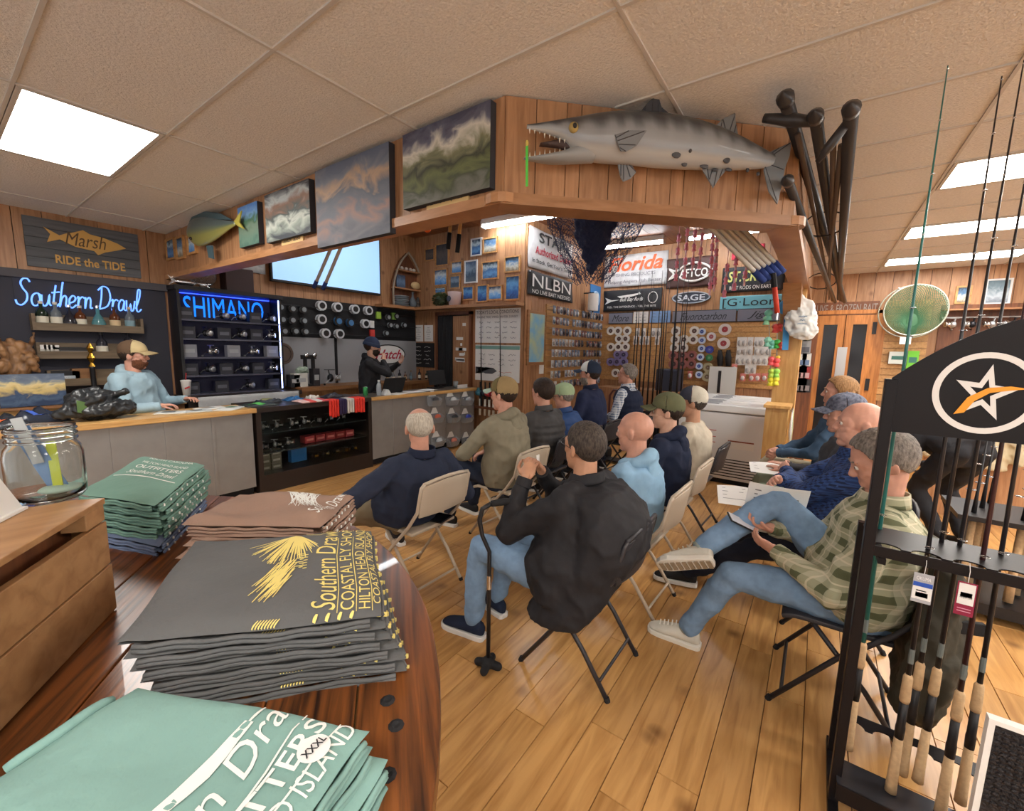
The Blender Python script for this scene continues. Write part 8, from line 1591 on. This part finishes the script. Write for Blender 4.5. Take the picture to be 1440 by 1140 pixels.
# ================================================================== foreground table
TZ = .97
CT, RT = V(-.40, 1.39), 1.262
BURN = wood('burnt_pine', srgb(134, 78, 36), srgb(46, 26, 16), (.35, 7, 7), rough=.36, objvar=.2, scale=1.3, coat=.2, bump=.25)
tb_ = thing('round_table', 'large round table of dark burnt wood boards', 'table', (CT.x, CT.y, 0)); tb_.rotation_euler = (0, 0, math.radians(52))
circ = [(RT*math.cos(2*PI*i/96), RT*math.sin(2*PI*i/96)) for i in range(96)]; bw = .158
for i in range(16):
    y0, y1 = -RT+i*bw, -RT+(i+1)*bw; pl = clip(clip(circ, 0, -1, -(y0+.0015)), 0, 1, y1-.0015)
    if len(pl) > 2: obj('table_board', MB().prism(pl, (0, 0, TZ-.05), (1, 0, 0), (0, 1, 0), (0, 0, .05)), BURN, tb_, world=False, bevel=.003)
obj('edge_band', MB().lathe([(RT-.02, TZ-.06), (RT-.004, TZ-.055), (RT-.004, TZ-.008)], (0, 0, 0), 96, cap=False), BURN, tb_, world=False)
obj('drum', MB().lathe([(.5, .06), (.5, TZ-.05)], (0, 0, 0), 40), BURN, tb_, world=False); obj('base_disc', MB().lathe([(.95, 0), (.95, .06)], (0, 0, 0), 60), BURN, tb_, world=False)
for px, py in ((545, 985), (557, 1020), (545, 1090), (535, 905)): p = hz(px, py, TZ); obj('bolt_scar', MB().lathe([(.0, .0005), (.008, .003), (.014, .0005)], p, 9), BLACKM, tb_)
ORD = ('lowest', 'second', 'third', 'fourth', 'fifth', 'sixth', 'seventh')
# ---- folded shirts
def shirt(label, FL, FR, BL, z0, t, m_, grp, seed=0, wr=.004, collar=None, roll=.0):
    FL, FR, BL = (V(p.x, p.y, 0) for p in (FL, FR, BL)); q = random.Random(seed); ph = [q.uniform(0, 6) for _ in range(6)]; T = thing('folded_shirt', label, 'shirt', V(((FR+BL)/2).x, ((FR+BL)/2).y, z0), 0, grp)
    def edge(u, v): return (1-abs(2*u-1)**9)**.5*(1-abs(2*v-1)**9)**.5
    def top(u, v, dz=0):
        u_ = u+.006*math.sin(v*9+ph[0]); v_ = v+.008*math.sin(u*8+ph[1]); e = edge(min(max(u, 0), 1), min(max(v, 0), 1))
        w = wr*(math.sin(u*7+v*5+ph[2])+.6*math.sin(u*3-v*9+ph[3]))*(.4+.6*abs(2*u-1))
        return FL+(FR-FL)*u_+(BL-FL)*v_+V(0, 0, z0+t*.5+t*.5*e+w*e+roll*math.exp(-((u-.02)/.06)**2)+dz)
    def bot(u, v): p = top(u, v); e = edge(u, v); return V(p.x, p.y, z0+t*.5-t*.5*e)
    mb = MB().grid(28, 22, top); mb2 = MB().grid(28, 22, bot); mb.add(mb2.v, [f[::-1] for f in mb2.f]); o = obj('shirt_cloth', mb, m_, T, smooth=True)
    fr = MB()
    for k in (.3, .62): fr.tube([top(i/20, -.004)-V(0, 0, t*k+.002*math.sin(i*1.3+ph[4])) for i in range(1, 20)], .0045, 6).tube([top(1.004, i/20)-V(0, 0, t*k+.002*math.sin(i+ph[5])) for i in range(1, 20)], .0045, 6)
    obj('fold_edge', fr, m_, T, smooth=True)
    if collar: obj('neck_rib', MB().tube([top(.0+.02*math.sin(PI*s), .35+.5*s)+V(0, 0, .004) for s in [i/10 for i in range(11)]], .008, 8), collar, T, smooth=True)
    return T, top
def on_shirt(T, top, s, m_, u0, v0, du, dv, w, h, **k):
    """lettering laid on the cloth: centre (u0,v0); reading direction (du,dv) in cloth units"""
    rec = list(text(T, 'lettering', s, m_, (0, 0, 0), (1, 0, 0), (0, 0, 1), w, h, **k)); FONTS.pop()
    a0, a1, b0, b1 = top(.3, .5), top(.7, .5), top(.5, .3), top(.5, .7); Lu, Lv = (a1-a0).length/.4, (b1-b0).length/.4
    L = math.hypot(du*Lu, dv*Lv); cu, cv = du*Lu/L, dv*Lv/L
    rec[10] = lambda a, b: top(u0+(a*cu-b*cv)/Lu, v0+(a*cv+b*cu)/Lv, .0022)
    FONTS.append(tuple(rec))
def strokes(T, top, segs, m_, nm='print'):
    mb = MB()
    for (a, b, w) in segs:
        A, B = V(a[0], a[1]), V(b[0], b[1]); d = (B-A).normalized(); s = V(-d.y, d.x)*w; k = 5; vs_ = []
        for i in range(k+1):
            c = A.lerp(B, i/k); f = 1-.7*abs(i/k-.4); vs_ += [top(c.x-s.x*f, c.y-s.y*f, .002), top(c.x+s.x*f, c.y+s.y*f, .002)]
        mb.add(vs_, [(2*i, 2*i+1, 2*i+3, 2*i+2) for i in range(k)])
    return obj(nm, mb, m_, T)
COT = lambda n, c: fabric(n, srgb(*c), bump=.5, bscale=26, var=.12, vscale=5)
DG = COT('tee_charcoal', (98, 98, 98)); TL_ = COT('tee_teal', (128, 164, 156)); GRN_ = COT('tee_sage', (116, 152, 138)); BRN_ = COT('tee_brown', (150, 122, 106)); BLU_ = COT('tee_slate', (110, 124, 152)); YEL = mat('print_yellow', srgb(226, 206, 120), rough=.8); PW = mat('print_white', srgb(226, 226, 220), rough=.8)
# charcoal stack with yellow print
FL, FR, BL = hz(168, 925, 1.07), hz(533, 885, 1.07), hz(278, 778, 1.07); n = 6
for i in range(n):
    j = V(random.uniform(-.008, .008), random.uniform(-.008, .008), 0); Z = TZ+.001+i*.0235
    T, top = shirt('%s charcoal folded shirt up from the table in the yellow-print stack' % ORD[i] if i < n-1 else 'top charcoal folded shirt with yellow fly and Southern Drawl print', FL+j+V(.004*(n-i), -.008*(n-i), 0), FR+j+V(.006*(n-i), -.006*(n-i), 0), BL+j, Z, .0235 if i < n-1 else .028, DG, 'charcoal shirts in the stack', 10+i, roll=.006 if i == n-1 else 0)
    strokes(T, top, [((.48+.012*k, .0), (.5+.012*k, .03), .003) for k in range(8)]+[((.72+.05*k, .0), (.73+.05*k, .035), .008) for k in range(4)], YEL)
    ed = MB()
    for k in range(9): p = top(1.003, .06+.1*k)-V(0, 0, .012); ed.box(p, (.004, .02, .008), rz=.7)
    obj('edge_print', ed, YEL, T)
on_shirt(T, top, 'Southern Drawl', YEL, .75, .52, 0, 1, .38, .046, shear=.35, bold=.012)
on_shirt(T, top, 'COASTAL FLY SHOP', YEL, .853, .5, 0, 1, .37, .026, bold=.0)
on_shirt(T, top, 'HILTON HEAD ISLAND', YEL, .928, .5, 0, 1, .37, .022, bold=.015)
on_shirt(T, top, 'COASTAL FLY SHOP', YEL, .982, .5, 0, 1, .34, .014)
strokes(T, top, [((.812, .03), (.808, .97), .0022), ((.893, .03), (.89, .97), .0022), ((.962, .03), (.958, .97), .0022)], YEL, 'print_rule')
q = random.Random(5); sg = []
for i in range(70): a = q.uniform(-1, 1); e = (.52+.16*a+q.uniform(-.03, .03), .93-.42*(1-a*a*.45)*q.uniform(.55, 1)); sg.append(((.56+.03*a, .93-.02*abs(a)), e, .0035))
for i in range(34): s = q.random(); a = (.57-.02*s+q.uniform(-.05, .05), .62-.2*s); sg.append((a, (a[0]-.06-q.uniform(0, .05), a[1]-.22-q.uniform(0, .08)), .0035))
for i in range(12): sg.append(((.6+.02*(i % 3), .66-.03*i/2), (.64+.02*(i % 2), .665-.03*i/2), .005))
strokes(T, top, sg, YEL, 'fly_print'); strokes(T, top, [((.62, .93), (.7, .9), .004), ((.7, .9), (.74, .94), .003)], YEL, 'hook_print')
# teal foreground stack
BLp, BRp, FLp = hz(185, 952, 1.08), hz(512, 1012, 1.08), hz(-150, 1160, 1.08); FRp = FLp+(BRp-BLp)
for i in range(4):
    j = V(.006*(i % 2), -.006*(i % 2), 0); T, top = shirt('%s teal folded shirt up from the table in the stack with the sticker' % ORD[i] if i < 3 else 'top teal folded shirt with white print and XXXL sticker', FLp+j+V(.008*(3-i), -.012*(3-i), 0), FRp+j+V(.012*(3-i), -.016*(3-i), 0), BLp+j+V(.004*(3-i), -.004*(3-i), 0), TZ+.001+i*.025, .025 if i < 3 else .03, TL_, 'teal shirts in the foreground stack', 30+i, .005, TL_ if i == 3 else None)
a0 = top(0, 0); eu = top(1, .5)-top(0, .5); ev = top(.5, 1)-top(.5, 0)
def uvof(px, py):
    p = hz(px, py, TZ+.115)-top(0, 0); M2 = Matrix(((eu.x, ev.x), (eu.y, ev.y))).inverted(); r = M2@V(p.x, p.y); return r.x, r.y
def px_text(s, pa, pb, h, **k):
    a, b = uvof(*pa), uvof(*pb); tp = top; o0 = top(0, 0); A, B = top(*a), top(*b); Rv = (B-A).normalized(); Uv = V(-Rv.y, Rv.x, 0); rec = list(text(T, 'lettering', s, PW, (0, 0, 0), (1, 0, 0), (0, 0, 1), (B-A).length, h, **k)); FONTS.pop(); C = (A+B)/2; iM = Matrix(((eu.x, ev.x), (eu.y, ev.y))).inverted()
    def fn(x, y): w = C+Rv*x+Uv*(y+h/2)-o0; r = iM@V(w.x, w.y); return tp(min(max(r.x, .0), 1), min(max(r.y, 0), 1), .002)
    rec[10] = fn; FONTS.append(tuple(rec))
px_text('n Dra', (292, 1150), (410, 1000), .045, shear=.35, bold=.0); px_text('TTERS', (355, 1150), (466, 1010), .031, bold=.01); px_text('D ISLAND', (395, 1150), (505, 1012), .026, bold=.01)
def ln_px(a, b, w): return (uvof(*a), uvof(*b), w)
strokes(T, top, [ln_px((318, 1150), (432, 998), .004), ln_px((372, 1150), (480, 1008), .004)], PW, 'print_rule'); strokes(T, top, [ln_px((215, 1140), (350, 1012), .03)], PW, 'rope_print'); strokes(T, top, [ln_px((228+i*11, 1132-i*11), (240+i*11, 1122-i*11), .012) for i in range(11)], TL_, 'rope_hatch'); strokes(T, top, [ln_px((350, 1012), (372, 990), .006)], PW)
p = top(*uvof(443, 1046)); st3 = thing('size_sticker', 'round white XXXL size sticker on the teal shirt', 'sticker', p); obj('sticker', MB().lathe([(.001, .0025), (.021, .0025), (.021, .0032), (.001, .0035)], p, 24), WHITE, st3); Ra = (hz(456, 1034, 1.08)-hz(432, 1058, 1.08)).normalized(); text(st3, 'lettering', 'XXXL', BB1, p+V(0, 0, .0038), Ra, V(-Ra.y, Ra.x, 0), .034, .012, bold=.02)
# sage stack over slate shirts
FL, FR, BL = hz(112, 695, 1.13), hz(222, 712, 1.13), hz(180, 655, 1.13); BR = hz(290, 655, 1.13)
for i in range(7):
    j = V(random.uniform(-.01, .01), random.uniform(-.01, .01), 0); blue = i < 2; T, top = shirt(('%s slate blue folded shirt under the sage stack' % ORD[i]) if blue else ('%s sage green folded shirt up in the stack by the crate' % ORD[i-2] if i < 6 else 'top sage green folded shirt with white lettering by the crate'), FL+j, FR+j, FL+j+(BR-FR), TZ+.001+i*.0255, .0255, BLU_ if blue else GRN_, 'shirts in the sage stack', 50+i, .006)
    ed = MB(); [ed.box(top(1.002, .1+.11*k)-V(0, 0, .012), (.004, .018, .008), rz=.5) for k in range(7)]; obj('edge_print', ed, PW, T)
for i, (s, v, h) in enumerate((('Southern Drawl', .52, .045), ('OUTFITTERS', .66, .04), ('HILTON HEAD ISLAND', .78, .025), ('SOUTH CAROLINA', .9, .02))): on_shirt(T, top, s, PW, .55, v, 1, 0, .22, h, shear=.3 if i == 0 else 0, bold=.01)
strokes(T, top, [((.1, .4), (.95, .41), .011)], PW)
# brown stack
FL, FR, BL = hz(262, 745, 1.07), hz(455, 748, 1.07), hz(290, 700, 1.07); BR = hz(500, 704, 1.07)
for i in range(5):
    j = V(random.uniform(-.012, .012), random.uniform(-.012, .012), 0)+V(-.012*(4-i), -.012*(4-i), 0); T, top = shirt('%s brown folded shirt up in the crumpled stack' % ORD[i] if i < 4 else 'top brown folded shirt with white fly print', FL+j, FR+j, FL+j+(BR-FR), TZ+.001+i*.026, .026 if i < 4 else .032, BRN_, 'brown shirts in the stack', 70+i, .016)
    ed = MB(); [ed.box(top(1.002, .1+.11*k)-V(0, 0, .012), (.004, .016, .008), rz=.5) for k in range(7)]; obj('edge_print', ed, PW, T)
q = random.Random(9); strokes(T, top, [((.45+.3*q.random(), .95-.1*q.random()), (.6+.3*q.random(), .35+.25*q.random()), .004) for i in range(46)], PW, 'fly_print'); on_shirt(T, top, 'Southern Drawl', PW, .9, .55, 0, 1, .22, .04, shear=.3)
# ---- wooden crate with jar and card
CRW = wood('crate_wood', srgb(170, 128, 86), srgb(146, 104, 66), (.5, 5, 5), rough=.45)
A = hz(165, 856, TZ); Bp = hz(0, 1032, TZ); e = V(Bp.x-A.x, Bp.y-A.y, 0).normalized(); nb_ = V(-e.y, e.x, 0)
if nb_.dot(V(-A.x, -A.y, 0)) > 0: nb_ = -nb_
ang = math.atan2(e.y, e.x); cr_ = thing('wooden_crate', 'wooden drawer crate standing at the table edge', 'crate', V(A.x, A.y, TZ)+e*.3+nb_*.15); HT = hx(152, 697, A.x).z-TZ
d0 = ray(152, 697); tt = (A.x*nb_.x+A.y*nb_.y)/(d0.x*nb_.x+d0.y*nb_.y); HT = CAM_H+d0.z*tt-TZ
W0 = V(A.x, A.y, TZ)
def slab(nm, s0, s1, t0, t1, z0, z1, m_=CRW):
    c = [W0+e*s+nb_*t_ for s, t_ in ((s0, t0), (s1, t0), (s1, t1), (s0, t1))]; return obj(nm, MB().add([p+V(0, 0, z0) for p in c]+[p+V(0, 0, z1) for p in c], [(0, 1, 2, 3), (7, 6, 5, 4), (0, 4, 5, 1), (1, 5, 6, 2), (2, 6, 7, 3), (3, 7, 4, 0)]), m_, cr_, bevel=.002)
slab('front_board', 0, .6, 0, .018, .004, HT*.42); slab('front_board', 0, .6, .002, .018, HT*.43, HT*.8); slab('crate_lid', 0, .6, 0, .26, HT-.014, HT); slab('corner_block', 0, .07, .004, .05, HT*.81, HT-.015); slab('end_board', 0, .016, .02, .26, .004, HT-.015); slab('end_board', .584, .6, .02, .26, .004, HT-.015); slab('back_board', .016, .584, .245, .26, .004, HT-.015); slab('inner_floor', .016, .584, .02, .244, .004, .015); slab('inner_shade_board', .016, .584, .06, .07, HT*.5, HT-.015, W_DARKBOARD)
zj = TZ+HT; p = hz(70, 700, zj); rj = .0; wL, wR = hz(24, 700, zj), hz(108, 700, zj); rj = (wR-wL).length/2
d_ = ray(65, 598); dist = math.hypot(p.x, p.y)/math.hypot(d_.x, d_.y); hj_ = CAM_H+d_.z*dist-zj
jr = thing('glass_jar', 'clear glass mason jar holding folded blue and lime slips', 'jar', p); JG = mat('jar_glass', (.93, .96, .95), rough=.03, trans=1, ior=1.35)
pr = [(rj*.86, 0), (rj*.98, hj_*.06), (rj, hj_*.2), (rj, hj_*.62), (rj*.94, hj_*.72), (rj*.84, hj_*.78), (rj*.84, hj_*.97), (rj*.87, hj_)]
obj('jar_wall', MB().lathe(pr+[(a-.004, b) for a, b in reversed(pr[1:])]+[(rj*.5, hj_*.05)], p, 40), JG, jr, smooth=True); 
for z in (.82, .89, .955): obj('rim_thread', MB().tube([p+V(rj*.86*math.cos(q_), rj*.86*math.sin(q_), hj_*z) for q_ in [2*PI*i/36 for i in range(36)]], .003, 6, closed=True), JG, jr, smooth=True)
for nm, c, a, b, w in (('blue folded slip standing in the glass jar', (96, 128, 170), V(-.03, .02, .98), V(.02, -.005, .08), .035), ('lime paper slip standing in the glass jar', (176, 186, 60), V(.012, 0, .75), V(.015, -.01, .1), .018), ('grey card slip poking out of the glass jar', (170, 172, 172), V(-.035, .0, 1.13), V(-.01, .0, .5), .02)):
    A2, B2 = p+V(a.x, a.y, a.z*hj_), p+V(b.x, b.y, b.z*hj_); tag(obj('paper_slip', MB().bar(A2, B2, w, .002, up=(.5, .8, 0)), col_mat(*c)), nm, 'paper')
tag(obj('mint_tissue', MB().ell(p+V(.02, .0, .018), (rj*.6, rj*.5, .012)), col_mat(176, 200, 186), smooth=True), 'pale mint tissue in the bottom of the glass jar', 'tissue')
wc = thing('white_card', 'white framed card leaning at the crate end beside the jar', 'card', hz(10, 720, zj)); a, b = hz(31, 716, zj), hz(-40, 752, zj); tp2 = V(0, 0, .14)-(b-a).normalized().cross(V(0, 0, 1))*-.03
obj('card', MB().add([a, b, b+tp2, a+tp2+(b-a)*.35], [(0, 1, 2, 3)]), WHITE, wc, solid=.008); obj('card_foot', MB().bar(a+V(0, 0, .004), b+V(0, 0, .004), .02, .006), WHITE, wc)
for r_ in (reel_dk, reel_ch, reel_gd): kill(r_)
# ================================================================== freeze modifiers and lettering
bpy.context.view_layer.update()
dg = bpy.context.evaluated_depsgraph_get()
new = []
for o in PENDING: new.append((o, bpy.data.meshes.new_from_object(o.evaluated_get(dg), preserve_all_data_layers=True, depsgraph=dg)))
fm = [(rec, bpy.data.meshes.new_from_object(rec[0].evaluated_get(dg), depsgraph=dg)) for rec in FONTS]
for o, me in new:
    me.name = o.name; o.modifiers.clear(); o.data = me
    me.polygons.foreach_set('use_smooth', [True]*len(me.polygons))
join_bodies()
for rec, me in fm:
    o, parent, name, m_, c, R, U, w, h, ext, fn = rec
    bpy.data.objects.remove(o, do_unlink=True)
    if not len(me.vertices): continue
    bm = bmesh.new(); bm.from_mesh(me); bmesh.ops.triangulate(bm, faces=bm.faces)
    xs = [v.co.x for v in bm.verts]; ys = [v.co.y for v in bm.verts]; x0, x1, y0, y1 = min(xs), max(xs), min(ys), max(ys)
    if fn:
        for it in range(2):
            es = [e for e in bm.edges if e.calc_length() > .12*(x1-x0) or e.calc_length() > .35*(y1-y0)]
            if es: bmesh.ops.subdivide_edges(bm, edges=es, cuts=1); bmesh.ops.triangulate(bm, faces=bm.faces)
    nrm = R.cross(U)
    for v in bm.verts:
        a = ((v.co.x-x0)/(x1-x0)-.5)*w; b = ((v.co.y-y0)/max(y1-y0, 1e-6)-.5)*h
        v.co = fn(a, b) if fn else c+R*a+U*b+nrm*ext
    bm.to_mesh(me); bm.free(); me.name = name; me.materials.clear()
    obj(name, me, m_, parent)
